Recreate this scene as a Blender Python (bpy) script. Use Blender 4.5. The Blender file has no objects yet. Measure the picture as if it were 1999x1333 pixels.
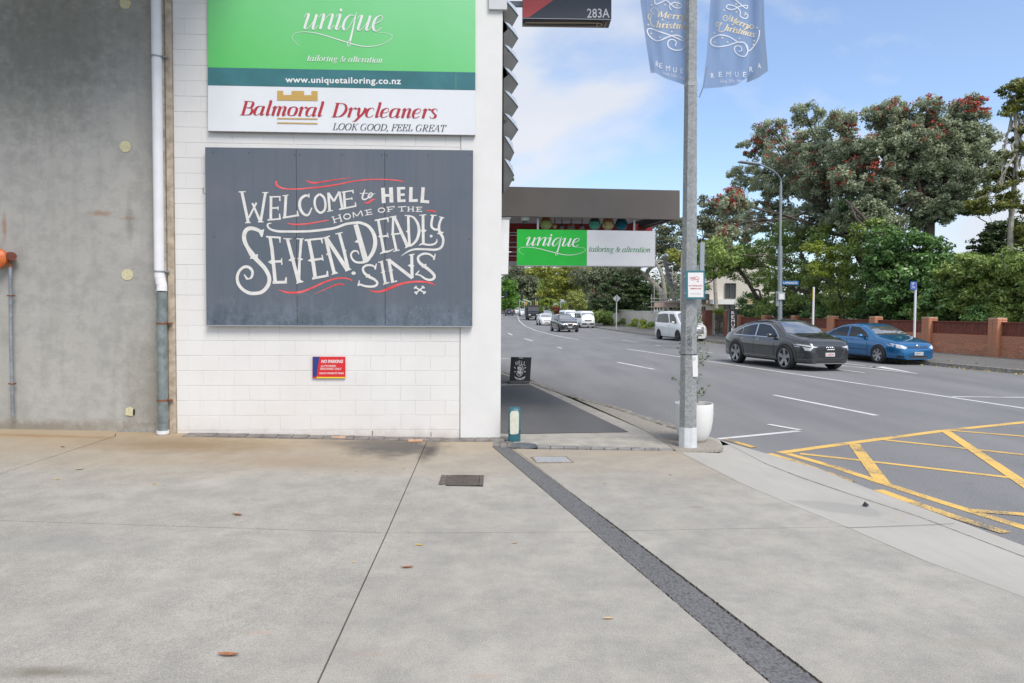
import bpy, bmesh, math, random
import numpy as np
from mathutils import Vector, Matrix
from mathutils.bvhtree import BVHTree
R = math.radians
random.seed(7); rng = np.random.default_rng(7)
sc = bpy.context.scene
COL = sc.collection

# ------------------------------------------------------------------ camera, sky, sun, exposure
FPX, CX, CY, HCAM = 1333.0, 999.5, 655.3, 1.73
PITCH, ROLL = math.atan(0.0355), 0.006
F_ = Vector((0, math.cos(PITCH), -math.sin(PITCH)))
R0 = Vector((1, 0, 0)); U0 = R0.cross(F_)
R_ = R0 * math.cos(ROLL) + U0 * math.sin(ROLL)
U_ = -R0 * math.sin(ROLL) + U0 * math.cos(ROLL)
CAM = Vector((0, 0, HCAM))
cam_d = bpy.data.cameras.new('camera'); cam = bpy.data.objects.new('camera', cam_d); COL.objects.link(cam)
cam.matrix_world = Matrix(((R_.x, U_.x, -F_.x, 0), (R_.y, U_.y, -F_.y, 0), (R_.z, U_.z, -F_.z, HCAM), (0, 0, 0, 1)))
cam_d.sensor_width = 36; cam_d.lens = FPX / 1999 * 36
cam_d.shift_y = (CY - 666.5) / 1999
cam_d.clip_start = 0.05; cam_d.clip_end = 3000
sc.camera = cam
SUN_EL, SUN_AZ = R(52), R(150)      # azimuth measured from +Y towards +X
world = bpy.data.worlds.new('World'); sc.world = world; world.use_nodes = True
def build_world():
    nt = world.node_tree; N = nt.nodes; L = nt.links
    N.clear()
    out = N.new('ShaderNodeOutputWorld'); bg = N.new('ShaderNodeBackground')
    bg.inputs['Strength'].default_value = 0.1
    sky = N.new('ShaderNodeTexSky'); sky.sky_type = 'NISHITA'; sky.sun_disc = False
    sky.sun_elevation = SUN_EL; sky.sun_rotation = SUN_AZ
    sky.air_density = 1.0; sky.dust_density = 1.0; sky.ozone_density = 1.5
    tc = N.new('ShaderNodeTexCoord')
    mp = N.new('ShaderNodeMapping'); mp.inputs['Scale'].default_value = (1.0, 1.0, 1.9)
    mp.inputs['Location'].default_value = (0.35, 0.1, 0.25)
    nz = N.new('ShaderNodeTexNoise'); nz.inputs['Scale'].default_value = 2.1; nz.inputs['Detail'].default_value = 7
    nz.inputs['Roughness'].default_value = 0.52; nz.inputs['Distortion'].default_value = 0.3
    ramp = N.new('ShaderNodeValToRGB'); ramp.color_ramp.elements[0].position = 0.40; ramp.color_ramp.elements[1].position = 0.54
    ramp.color_ramp.elements[0].color = (.1, .1, .1, 1)
    ramp.color_ramp.elements[1].color = (.97, .97, .97, 1)
    nz2 = N.new('ShaderNodeTexNoise'); nz2.inputs['Scale'].default_value = 3.3; nz2.inputs['Detail'].default_value = 4
    cc = N.new('ShaderNodeMixRGB'); cc.inputs[1].default_value = (3.0, 3.4, 4.0, 1); cc.inputs[2].default_value = (4.35, 4.25, 4.35, 1)
    skyg = N.new('ShaderNodeMixRGB'); skyg.blend_type = 'MULTIPLY'; skyg.inputs[0].default_value = 1
    skyg.inputs[2].default_value = (.92, .98, 1.06, 1)
    mix = N.new('ShaderNodeMixRGB')
    L.new(tc.outputs['Generated'], mp.inputs[0]); L.new(mp.outputs[0], nz.inputs[0]); L.new(nz.outputs[0], ramp.inputs[0])
    L.new(mp.outputs[0], nz2.inputs[0]); L.new(nz2.outputs[0], cc.inputs[0])
    L.new(sky.outputs[0], skyg.inputs[1])
    L.new(ramp.outputs[0], mix.inputs[0]); L.new(skyg.outputs[0], mix.inputs[1]); L.new(cc.outputs[0], mix.inputs[2])
    L.new(mix.outputs[0], bg.inputs[0]); L.new(bg.outputs[0], out.inputs[0])
build_world()
sun_d = bpy.data.lights.new('sun', 'SUN'); sun = bpy.data.objects.new('sun', sun_d); COL.objects.link(sun)
sun_d.energy = 1.5; sun_d.angle = R(28); sun_d.color = (1, .93, .84)
sd = Vector((math.sin(SUN_AZ) * math.cos(SUN_EL), math.cos(SUN_AZ) * math.cos(SUN_EL), math.sin(SUN_EL)))
sun.rotation_euler = sd.to_track_quat('Z', 'Y').to_euler()
sc.view_settings.view_transform = 'Standard'; sc.view_settings.look = 'None'
sc.view_settings.exposure = 1.13; sc.view_settings.gamma = 1.0; sc.view_settings.use_curve_mapping = False
sc.cycles.max_bounces = 6; sc.cycles.transparent_max_bounces = 12

# ------------------------------------------------------------------ surveying helpers: photo position -> place in the world
def ray(px, py):
    return (F_ + R_ * ((px - CX) / FPX) - U_ * ((py - CY) / FPX))
def hz(x, y):     # the driveway rises gently to the left, along the wall
    return 0.024 * max(0.0, -x - .8) * min(1.0, max(0.0, (y - 2.5) / 6.5))
def G(px, py, z=None, h=0.0):
    d = ray(px, py)
    if z is not None:
        t = (z - HCAM) / d.z; p = CAM + d * t; return Vector((p.x, p.y, z))
    zz = 0
    for _ in range(6):
        t = (zz - HCAM) / d.z; p = CAM + d * t; zz = hz(p.x, p.y)
    return Vector((p.x, p.y, zz + h))
def D(px, py, Y):  # point at distance Y
    d = ray(px, py); return CAM + d * (Y / d.y)
WA, WB = Vector((-4.45, 9.02, 0)), Vector((-.15, 9.24, 0))
WD = (WB - WA).normalized(); WN = Vector((WD.y, -WD.x, 0))     # WN points to the camera
def plane_hit(px, py, p0, n):
    d = ray(px, py); t = (p0 - CAM).dot(n) / d.dot(n); return CAM + d * t
def W(px, py, off=0.0):
    return plane_hit(px, py, WB + WN * off, WN)
ROADDIR = Vector((-.226, .974, 0)).normalized()

# ------------------------------------------------------------------ object helpers
def put(name, me, m=None, parent=None, label=None, cat=None, group=None, kind=None, category=None):
    cat = cat or category
    o = bpy.data.objects.new(name, me); COL.objects.link(o)
    if m is not None and hasattr(me, 'materials') and len(me.materials) == 0:
        me.materials.append(m)
    if parent is not None:
        o.parent = parent
    for k, v in (('label', label), ('category', cat), ('group', group), ('kind', kind)):
        if v: o[k] = v
    return o
def thing(name, label, cat, loc=(0, 0, 0), rz=0.0, group=None):
    o = bpy.data.objects.new(name, None); COL.objects.link(o)
    o.location = loc; o.rotation_euler = (0, 0, rz); o.empty_display_size = .1
    o['label'] = label; o['category'] = cat
    if group: o['group'] = group
    return o
def minv(root):
    if root is None: return Matrix()
    M = Matrix.LocRotScale(root.location, root.rotation_euler, root.scale)
    if root.parent: M = minv(root.parent).inverted() @ M
    return M.inverted()
def copy_tree(o, parent=None):
    c = o.copy(); COL.objects.link(c); c.parent = parent
    for ch in list(o.children): copy_tree(ch, c)
    return c
class MB:
    """collects shapes, builds them as ONE mesh object"""
    def __init__(s): s.v = []; s.f = []; s.mi = []
    def add(s, vs, fs, mi=0):
        b = len(s.v); s.v += [tuple(v) for v in vs]; s.f += [tuple(i + b for i in f) for f in fs]; s.mi += [mi] * len(fs); return s
    def box(s, c, size, ax=None, mi=0):
        c = Vector(c); ax = ax or (Vector((1, 0, 0)), Vector((0, 1, 0)), Vector((0, 0, 1)))
        h = [ax[i] * (size[i] / 2) for i in range(3)]
        vs = [c + h[0] * a + h[1] * b + h[2] * d for a in (-1, 1) for b in (-1, 1) for d in (-1, 1)]
        return s.add(vs, [(0, 1, 3, 2), (4, 6, 7, 5), (0, 4, 5, 1), (2, 3, 7, 6), (0, 2, 6, 4), (1, 5, 7, 3)], mi)
    def bbox(s, c, size, bev=.01, ax=None, mi=0):
        """box with chamfered long edges: stacked rings"""
        c = Vector(c); ax = ax or (Vector((1, 0, 0)), Vector((0, 1, 0)), Vector((0, 0, 1)))
        hx, hy, hz_ = size[0] / 2, size[1] / 2, size[2] / 2
        b = min(bev, hx * .9, hy * .9, hz_ * .9)
        def ring(ex, ey, z):
            return [(ex, ey - b, z), (ex - b, ey, z), (-ex + b, ey, z), (-ex, ey - b, z), (-ex, -ey + b, z), (-ex + b, -ey, z), (ex - b, -ey, z), (ex, -ey + b, z)]
        rings = [ring(hx - b, hy - b, -hz_), ring(hx, hy, -hz_ + b), ring(hx, hy, hz_ - b), ring(hx - b, hy - b, hz_)]
        vs = [c + ax[0] * p[0] + ax[1] * p[1] + ax[2] * p[2] for r in rings for p in r]
        fs = [tuple(range(7, -1, -1)), tuple(24 + i for i in range(8))]
        for k in range(3):
            for i in range(8):
                j = (i + 1) % 8; fs.append((k * 8 + i, k * 8 + j, k * 8 + 8 + j, k * 8 + 8 + i))
        return s.add(vs, fs, mi)
    def tube(s, pts, r, n=8, mi=0, caps=True, phase=0.0):
        pts = [Vector(p) for p in pts]; rs = r if isinstance(r, (list, tuple)) else [r] * len(pts)
        vs = []; fs = []; up = None
        for i, p in enumerate(pts):
            t = (pts[min(i + 1, len(pts) - 1)] - pts[max(i - 1, 0)])
            t = t.normalized() if t.length > 1e-9 else Vector((0, 0, 1))
            if up is None:
                up = Vector((0, 0, 1)) if abs(t.z) < .9 else Vector((1, 0, 0))
            a = (up - t * up.dot(t)).normalized(); up = a; b = t.cross(a)
            for k in range(n):
                g = 2 * math.pi * k / n + phase; vs.append(p + (a * math.cos(g) + b * math.sin(g)) * rs[i])
        for i in range(len(pts) - 1):
            for k in range(n):
                k2 = (k + 1) % n; fs.append((i * n + k, i * n + k2, (i + 1) * n + k2, (i + 1) * n + k))
        if caps:
            fs.append(tuple(range(n - 1, -1, -1))); fs.append(tuple((len(pts) - 1) * n + k for k in range(n)))
        return s.add(vs, fs, mi)
    def lathe(s, c, prof, n=24, ax=None, mi=0, cap=True):
        """prof: (radius, height) along ax[2]"""
        c = Vector(c); ax = ax or (Vector((1, 0, 0)), Vector((0, 1, 0)), Vector((0, 0, 1)))
        vs = []; fs = []
        for (r, h) in prof:
            for k in range(n):
                g = 2 * math.pi * k / n; vs.append(c + ax[0] * (r * math.cos(g)) + ax[1] * (r * math.sin(g)) + ax[2] * h)
        for i in range(len(prof) - 1):
            for k in range(n):
                k2 = (k + 1) % n; fs.append((i * n + k, i * n + k2, (i + 1) * n + k2, (i + 1) * n + k))
        if cap:
            fs.append(tuple(range(n - 1, -1, -1))); fs.append(tuple((len(prof) - 1) * n + k for k in range(n)))
        return s.add(vs, fs, mi)
    def prism(s, poly, ext, mi=0):
        """poly: list of 3D points (planar), ext: extrusion vector"""
        poly = [Vector(p) for p in poly]; ext = Vector(ext); n = len(poly)
        vs = poly + [p + ext for p in poly]
        fs = [tuple(range(n - 1, -1, -1)), tuple(range(n, 2 * n))] + [(i, (i + 1) % n, n + (i + 1) % n, n + i) for i in range(n)]
        return s.add(vs, fs, mi)
    def mesh(s, name, root=None, smooth=False, sharp=None, fixn=True, world=True):
        me = bpy.data.meshes.new(name); me.from_pydata(s.v, [], s.f)
        if any(s.mi): me.polygons.foreach_set('material_index', s.mi)
        if fixn:
            bm = bmesh.new(); bm.from_mesh(me); bmesh.ops.recalc_face_normals(bm, faces=bm.faces); bm.to_mesh(me); bm.free()
        if root is not None and world: me.transform(minv(root))
        if smooth:
            me.polygons.foreach_set('use_smooth', [True] * len(me.polygons))
            if sharp: me.set_sharp_from_angle(angle=R(sharp))
        me.update(); return me
    def build(s, name, m, parent=None, smooth=False, sharp=35, fixn=True, world=True, **kw):
        me = s.mesh(name, parent, smooth, sharp, fixn, world)
        for x in (m if isinstance(m, (list, tuple)) else [m]): me.materials.append(x)
        return put(name, me, None, parent, **kw)

# ------------------------------------------------------------------ materials
def nodes(name):
    m = bpy.data.materials.new(name); m.use_nodes = True
    nt = m.node_tree; b = nt.nodes['Principled BSDF']
    return m, nt, nt.nodes, nt.links, b
def noise(nt, vec, scale, detail=3, rough=.5, dist=0):
    n = nt.nodes.new('ShaderNodeTexNoise'); n.inputs['Scale'].default_value = scale; n.inputs['Detail'].default_value = detail
    n.inputs['Roughness'].default_value = rough; n.inputs['Distortion'].default_value = dist
    nt.links.new(vec, n.inputs['Vector']); return n.outputs['Fac']
def ramp(nt, fac, a, b, ca=(0, 0, 0, 1), cb=(1, 1, 1, 1)):
    r = nt.nodes.new('ShaderNodeValToRGB'); e = r.color_ramp.elements
    e[0].position = a; e[1].position = b; e[0].color = ca; e[1].color = cb
    nt.links.new(fac, r.inputs[0]); return r.outputs[0]
def mixc(nt, fac, a, b, mode='MIX'):
    n = nt.nodes.new('ShaderNodeMixRGB'); n.blend_type = mode
    for i, x in ((0, fac), (1, a), (2, b)):
        if isinstance(x, (int, float)): n.inputs[i].default_value = x
        elif isinstance(x, tuple): n.inputs[i].default_value = x if len(x) == 4 else (*x, 1)
        else: nt.links.new(x, n.inputs[i])
    return n.outputs[0]
def math_(nt, op, a, b=None, clamp=False):
    n = nt.nodes.new('ShaderNodeMath'); n.operation = op; n.use_clamp = clamp
    for i, x in ((0, a), (1, b)):
        if x is None: continue
        if isinstance(x, (int, float)): n.inputs[i].default_value = x
        else: nt.links.new(x, n.inputs[i])
    return n.outputs[0]
def wpos(nt):
    return nt.nodes.new('ShaderNodeNewGeometry').outputs['Position']
def stretch(nt, vec, s):
    mp = nt.nodes.new('ShaderNodeMapping'); mp.inputs['Scale'].default_value = s; nt.links.new(vec, mp.inputs[0]); return mp.outputs[0]
def bump(nt, b, h, strength=.3, dist=.01):
    n = nt.nodes.new('ShaderNodeBump'); n.inputs['Strength'].default_value = strength; n.inputs['Distance'].default_value = dist
    nt.links.new(h, n.inputs['Height']); nt.links.new(n.outputs[0], b.inputs['Normal'])
def blob(nt, pos, c, rx, ry, nzs=3.0, namp=.5, rot=0.0, soft=.5):
    """stain mask round a place on the ground, ragged by noise"""
    mp = nt.nodes.new('ShaderNodeMapping'); mp.vector_type = 'TEXTURE'
    mp.inputs['Location'].default_value = (c[0], c[1], c[2] if len(c) > 2 else 0); mp.inputs['Rotation'].default_value = (0, 0, rot)
    mp.inputs['Scale'].default_value = (rx, ry, 1e3 if len(c) < 3 else ry); nt.links.new(pos, mp.inputs[0])
    l = nt.nodes.new('ShaderNodeVectorMath'); l.operation = 'LENGTH'; nt.links.new(mp.outputs[0], l.inputs[0])
    n = noise(nt, pos, nzs, 4, .6)
    d = math_(nt, 'ADD', l.outputs['Value'], math_(nt, 'MULTIPLY', math_(nt, 'SUBTRACT', n, .5), namp * 2))
    return ramp(nt, d, 1 - soft, 1.0, (1, 1, 1, 1), (0, 0, 0, 1))
_M = {}
def mat(name, c, rough=.6, metal=0.0, var=.0, scale=6.0, bmp=0.0, bscale=60.0, spec=None, coat=0.0, ior=None, c2=None):
    if name in _M: return _M[name]
    m, nt, N, L, b = nodes(name)
    b.inputs['Base Color'].default_value = (*c, 1); b.inputs['Roughness'].default_value = rough; b.inputs['Metallic'].default_value = metal
    if spec is not None: b.inputs['Specular IOR Level'].default_value = spec
    if ior: b.inputs['IOR'].default_value = ior
    if coat: b.inputs['Coat Weight'].default_value = coat; b.inputs['Coat Roughness'].default_value = .04
    p = wpos(nt)
    if var or c2:
        n = noise(nt, p, scale, 5, .6)
        lo = tuple(x * (1 - var) for x in c); hi = tuple(min(1, x * (1 + var)) for x in (c2 or c))
        L.new(ramp(nt, n, .35, .65, (*lo, 1), (*hi, 1)), b.inputs['Base Color'])
    if bmp: bump(nt, b, noise(nt, p, bscale, 3), bmp, .01)
    _M[name] = m; return m
def leafmat(name, lo, hi, rough=.45, trans=.25):
    if name in _M: return _M[name]
    m, nt, N, L, b = nodes(name)
    at = N.new('ShaderNodeAttribute'); at.attribute_name = 'tone'
    c = mixc(nt, at.outputs['Fac'], lo, hi)
    L.new(c, b.inputs['Base Color']); b.inputs['Roughness'].default_value = rough
    tr = N.new('ShaderNodeBsdfTranslucent'); L.new(c, tr.inputs[0])
    ms = N.new('ShaderNodeMixShader'); ms.inputs[0].default_value = trans
    L.new(b.outputs[0], ms.inputs[1]); L.new(tr.outputs[0], ms.inputs[2]); L.new(ms.outputs[0], N['Material Output'].inputs[0])
    _M[name] = m; return m

# ---- big surface materials
def m_driveway():
    m, nt, N, L, b = nodes('driveway concrete'); p = wpos(nt)
    n1 = noise(nt, p, .55, 5, .6); n2 = noise(nt, p, 2.6, 9, .8); n3 = noise(nt, p, 120, 3, .8); n4 = noise(nt, p, 45, 3, .7)
    c = mixc(nt, ramp(nt, n1, .3, .7), (.35, .331, .292), (.445, .42, .37))
    c = mixc(nt, ramp(nt, n2, .40, .60), c, mixc(nt, 1.0, c, (.77, .78, .80), 'MULTIPLY'))
    c = mixc(nt, math_(nt, 'MULTIPLY', ramp(nt, n3, .36, .47, (1, 1, 1, 1), (0, 0, 0, 1)), .6), c, (.15, .145, .135))
    c = mixc(nt, math_(nt, 'MULTIPLY', ramp(nt, n3, .56, .65), .5), c, (.58, .56, .52))
    c = mixc(nt, math_(nt, 'MULTIPLY', ramp(nt, n4, .6, .7), .35), c, (.2, .2, .19))
    # tan dirt along the foot of the wall, drain stain, oil patch, red marks
    gx = N.new('ShaderNodeSeparateXYZ'); L.new(p, gx.inputs[0])
    dist = math_(nt, 'SUBTRACT', 9.2, gx.outputs[1])
    dd = math_(nt, 'ADD', dist, math_(nt, 'MULTIPLY', noise(nt, stretch(nt, p, (.5, 1.5, 1)), 1.3, 5), 1.6))
    band = ramp(nt, math_(nt, 'MULTIPLY', dd, .25), .22, .85, (1, 1, 1, 1), (0, 0, 0, 1))
    left = ramp(nt, math_(nt, 'MULTIPLY', gx.outputs[0], -.25), -.1, .8)
    c = mixc(nt, math_(nt, 'MULTIPLY', band, math_(nt, 'ADD', math_(nt, 'MULTIPLY', left, .3), .62)), c, (.36, .275, .17))
    for (px, py, rx, ry, col, a, sf) in ((365, 868, 1.5, .6, (.22, .145, .075), .75, .8), (560, 900, 1.7, .55, (.30, .21, .12), .4, .9), (60, 850, 1.6, .12, (.30, .19, .09), .8, .8),
            (770, 872, .75, .75, (.10, .092, .082), .95, .6), (690, 866, .7, .35, (.14, .125, .11), .7, .8), (838, 880, .14, .7, (.08, .07, .06), .95, .8),
            (95, 1312, .35, .07, (.16, .145, .11), .75, .8), (1360, 990, .09, .04, (.2, .18, .14), .6, .8),
            (505, 1235, .12, .03, (.42, .3, .24), .5, .9), (720, 1275, .2, .05, (.40, .29, .22), .3, .9), (945, 1320, .12, .03, (.42, .29, .22), .4, .9),
            (120, 1060, 1.0, .35, (.24, .24, .235), .45, .9), (430, 960, .8, .25, (.27, .27, .255), .4, .9), (1900, 1255, .3, .08, (.3, .27, .21), .5, .9)):
        q = G(px, py); c = mixc(nt, math_(nt, 'MULTIPLY', blob(nt, p, q, rx, ry, 4.5, .45, soft=sf), a), c, col)
    L.new(c, b.inputs['Base Color']); b.inputs['Roughness'].default_value = .82
    bump(nt, b, math_(nt, 'ADD', n3, n4), .35, .004)
    return m
def m_apron():
    m, nt, N, L, b = nodes('pale kerb crossing concrete'); p = wpos(nt)
    n1 = noise(nt, p, .9, 5); n2 = noise(nt, stretch(nt, p, (3, .6, 1)), 3, 5, .6); n3 = noise(nt, p, 220, 2)
    c = mixc(nt, ramp(nt, n1, .3, .7), (.38, .365, .33), (.44, .425, .385))
    c = mixc(nt, math_(nt, 'MULTIPLY', ramp(nt, n2, .45, .7), .4), c, (.35, .34, .31))
    c = mixc(nt, math_(nt, 'MULTIPLY', ramp(nt, n3, .3, .42, (1, 1, 1, 1), (0, 0, 0, 1)), .3), c, (.2, .2, .19))
    q = G(1640, 985); c = mixc(nt, math_(nt, 'MULTIPLY', blob(nt, p, q, .42, .24, 3, .4, rot=-.3, soft=.25), .5), c, (.27, .265, .25))
    L.new(c, b.inputs['Base Color']); b.inputs['Roughness'].default_value = .8
    bump(nt, b, n3, .15, .003); return m
def m_asphalt(name='road asphalt', dark=1.0, ns=75, tint=(1, 1, 1)):
    m, nt, N, L, b = nodes(name); p = wpos(nt)
    n1 = noise(nt, stretch(nt, p, (1, .25, 1)), 1.0, 4); n3 = noise(nt, p, ns, 2, .7); n2 = noise(nt, p, 6, 4); n4 = noise(nt, p, 34, 3, .7)
    a = .18 * dark; bb = .24 * dark
    c = mixc(nt, ramp(nt, n1, .3, .7), (a * tint[0], a * 1.01 * tint[1], a * 1.04 * tint[2]), (bb * tint[0], bb * tint[1], bb * 1.01 * tint[2]))
    c = mixc(nt, math_(nt, 'MULTIPLY', ramp(nt, n3, .35, .5, (1, 1, 1, 1), (0, 0, 0, 1)), .75), c, (.05 * dark, .05 * dark, .052 * dark))
    c = mixc(nt, math_(nt, 'MULTIPLY', ramp(nt, n3, .58, .68), .6), c, (.3 * dark, .3 * dark, .29 * dark))
    c = mixc(nt, math_(nt, 'MULTIPLY', ramp(nt, n4, .55, .7), .25), c, (.08 * dark, .08 * dark, .08 * dark))
    n6 = noise(nt, stretch(nt, p, (.9, .07, 1)), 1.0, 3); c = mixc(nt, math_(nt, 'MULTIPLY', ramp(nt, n6, .45, .62), .18), c, (.27 * dark, .27 * dark, .27 * dark))
    c = mixc(nt, math_(nt, 'MULTIPLY', ramp(nt, n2, .6, .75), .25), c, (.09 * dark, .09 * dark, .09 * dark))
    L.new(c, b.inputs['Base Color']); b.inputs['Roughness'].default_value = .8
    bump(nt, b, n3, .6, .006); return m
def m_paint(name, c, wear):
    m, nt, N, L, b = nodes(name); p = wpos(nt)
    n = noise(nt, p, 75, 4, .75); n0 = noise(nt, p, 2.0, 3); s = math_(nt, 'ADD', n, math_(nt, 'MULTIPLY', math_(nt, 'SUBTRACT', n0, .5), .7))
    q = mixc(nt, noise(nt, p, 12, 3), tuple(x * .86 for x in c), c)
    L.new(mixc(nt, ramp(nt, s, wear - .03, wear + .05), (.14, .14, .135), q), b.inputs['Base Color'])
    b.inputs['Roughness'].default_value = .7; return m
def m_precast():
    m, nt, N, L, b = nodes('grey precast concrete'); p = wpos(nt)
    n1 = noise(nt, p, .6, 5); n2 = noise(nt, p, 4, 8, .7); n3 = noise(nt, p, 90, 3, .7); st = noise(nt, stretch(nt, p, (7, 7, .4)), 1.2, 5)
    n5 = noise(nt, stretch(nt, p, (1, 1, 2)), 1.7, 7, .75, 1.5)
    c = mixc(nt, ramp(nt, n1, .3, .7), (.355, .347, .322), (.44, .428, .398))
    c = mixc(nt, ramp(nt, n2, .44, .60), c, mixc(nt, 1.0, c, (.84, .85, .86), 'MULTIPLY'))
    c = mixc(nt, math_(nt, 'MULTIPLY', ramp(nt, n5, .52, .68), .3), c, (.48, .475, .45))
    c = mixc(nt, math_(nt, 'MULTIPLY', ramp(nt, st, .5, .72), .25), c, (.25, .24, .21))
    c = mixc(nt, math_(nt, 'MULTIPLY', ramp(nt, n3, .62, .68), .55), c, (.13, .13, .125))
    gx = N.new('ShaderNodeSeparateXYZ'); L.new(p, gx.inputs[0])
    for (px, py, rx, rz, col, a) in ((190, 415, .2, .05, (.30, .15, .06), .6), (300, 760, .5, 1.1, (.20, .19, .15), .55), (60, 100, 1.2, 1.4, (.15, .155, .12), .55), (245, 425, .16, .03, (.35, .17, .06), .45),  # broad dark patches high on the left: overhang's shade put into the colour
                                      (2, 440, .04, .25, (.3, .12, .05), .6), (30, 835, 2.5, .12, (.2, .17, .12), .7), (248, 430, .07, .4, (.19, .18, .16), .5), (150, 60, 1.4, .8, (.17, .175, .15), .4)):
        q = W(px, py)
        mp = N.new('ShaderNodeMapping'); mp.vector_type = 'TEXTURE'; mp.inputs['Location'].default_value = q
        mp.inputs['Scale'].default_value = (rx, 50, rz); L.new(p, mp.inputs[0])
        l = N.new('ShaderNodeVectorMath'); l.operation = 'LENGTH'; L.new(mp.outputs[0], l.inputs[0])
        d = math_(nt, 'ADD', l.outputs['Value'], math_(nt, 'MULTIPLY', math_(nt, 'SUBTRACT', noise(nt, p, 9, 5, .7), .5), 1.6))
        c = mixc(nt, math_(nt, 'MULTIPLY', ramp(nt, d, .2, 1.0, (1, 1, 1, 1), (0, 0, 0, 1)), a), c, col)
    L.new(c, b.inputs['Base Color']); b.inputs['Roughness'].default_value = .75
    bump(nt, b, math_(nt, 'ADD', n3, n2), .3, .006); return m
def m_whitewall():
    m, nt, N, L, b = nodes('white painted blockwork'); p = wpos(nt)
    gx = N.new('ShaderNodeSeparateXYZ'); L.new(p, gx.inputs[0])
    n = noise(nt, p, 1.5, 5); st = noise(nt, stretch(nt, p, (10, 10, .6)), 1.5, 5); n3 = noise(nt, p, 140, 3)
    c = mixc(nt, ramp(nt, n, .3, .7), (.68, .67, .65), (.735, .725, .705))
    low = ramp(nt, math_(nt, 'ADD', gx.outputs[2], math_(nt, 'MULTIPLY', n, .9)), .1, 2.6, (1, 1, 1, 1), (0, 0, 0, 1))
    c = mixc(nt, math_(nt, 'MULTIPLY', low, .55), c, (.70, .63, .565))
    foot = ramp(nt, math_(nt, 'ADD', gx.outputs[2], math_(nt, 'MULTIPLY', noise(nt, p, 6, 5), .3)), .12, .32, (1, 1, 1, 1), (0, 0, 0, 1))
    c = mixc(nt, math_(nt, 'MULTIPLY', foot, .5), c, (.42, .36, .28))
    c = mixc(nt, math_(nt, 'MULTIPLY', ramp(nt, st, .55, .8), .25), c, (.6, .6, .58))
    L.new(c, b.inputs['Base Color']); b.inputs['Roughness'].default_value = .6
    bump(nt, b, n3, .25, .004); return m
def m_galv(name='galvanised steel', base=.42, metal=.35):
    m, nt, N, L, b = nodes(name); p = wpos(nt)
    v = N.new('ShaderNodeTexVoronoi'); v.inputs['Scale'].default_value = 45; L.new(p, v.inputs[0])
    n = noise(nt, p, 10, 6, .7); sp = N.new('ShaderNodeSeparateColor'); L.new(v.outputs['Color'], sp.inputs[0])
    f = math_(nt, 'ADD', math_(nt, 'MULTIPLY', sp.outputs[0], .45), math_(nt, 'MULTIPLY', n, .6))
    L.new(ramp(nt, f, .25, .75, (base * .72, base * .76, base * .76, 1), (base * 1.12, base * 1.16, base * 1.16, 1)), b.inputs['Base Color'])
    b.inputs['Metallic'].default_value = metal; b.inputs['Roughness'].default_value = .5; return m
def m_board():
    m, nt, N, L, b = nodes('faded blue grey board'); p = wpos(nt)
    gx = N.new('ShaderNodeSeparateXYZ'); L.new(p, gx.inputs[0])
    n = noise(nt, p, 1.1, 5); st = noise(nt, stretch(nt, p, (12, 12, .5)), 1.6, 6, .6); n2 = noise(nt, stretch(nt, p, (1, 1, .7)), 4.5, 9, .8)
    c = mixc(nt, ramp(nt, n, .35, .65), (.095, .12, .148), (.125, .136, .165))
    c = mixc(nt, math_(nt, 'MULTIPLY', ramp(nt, st, .45, .7), .35), c, (.075, .1, .13))
    zl = W(600, 575).z; zt = W(600, 636).z
    low = math_(nt, 'DIVIDE', math_(nt, 'SUBTRACT', zl, gx.outputs[2]), zl - zt)
    low = ramp(nt, math_(nt, 'ADD', low, math_(nt, 'MULTIPLY', math_(nt, 'SUBTRACT', n, .5), 1.5)), 0, .9)
    c = mixc(nt, math_(nt, 'MULTIPLY', low, .6), c, mixc(nt, ramp(nt, n2, .4, .6), (.045, .07, .09), (.17, .22, .28)))
    L.new(c, b.inputs['Base Color']); b.inputs['Roughness'].default_value = .42; return m
def m_brick(name, c1, c2, mort=None):
    m, nt, N, L, b = nodes(name)
    oi = N.new('ShaderNodeObjectInfo'); at = N.new('ShaderNodeAttribute'); at.attribute_name = 'tone'
    p = wpos(nt); n = noise(nt, p, 1.7, 4); n2 = noise(nt, p, 30, 4)
    f = math_(nt, 'ADD', math_(nt, 'MULTIPLY', oi.outputs['Random'], .5), at.outputs['Fac'])
    c = mixc(nt, math_(nt, 'MINIMUM', f, 1.0), c1, c2)
    c = mixc(nt, math_(nt, 'MULTIPLY', ramp(nt, n, .5, .7), .45), c, (.42, .26, .18))
    c = mixc(nt, math_(nt, 'MULTIPLY', ramp(nt, n2, .55, .75), .3), c, (.12, .06, .04))
    L.new(c, b.inputs['Base Color']); b.inputs['Roughness'].default_value = .85; return m
def m_cloth(name, c, c2, tr=.45, alpha=1.0):
    m, nt, N, L, b = nodes(name); p = wpos(nt)
    q = mixc(nt, noise(nt, stretch(nt, p, (4, 4, .7)), 2, 4), c, c2)
    L.new(q, b.inputs['Base Color']); b.inputs['Roughness'].default_value = .7
    t = N.new('ShaderNodeBsdfTranslucent'); L.new(q, t.inputs[0])
    ms = N.new('ShaderNodeMixShader'); ms.inputs[0].default_value = tr; L.new(b.outputs[0], ms.inputs[1]); L.new(t.outputs[0], ms.inputs[2])
    o = ms.outputs[0]
    if alpha < 1:
        tp = N.new('ShaderNodeBsdfTransparent'); m2 = N.new('ShaderNodeMixShader'); m2.inputs[0].default_value = alpha
        L.new(tp.outputs[0], m2.inputs[1]); L.new(o, m2.inputs[2]); o = m2.outputs[0]
    L.new(o, N['Material Output'].inputs[0]); return m
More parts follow.
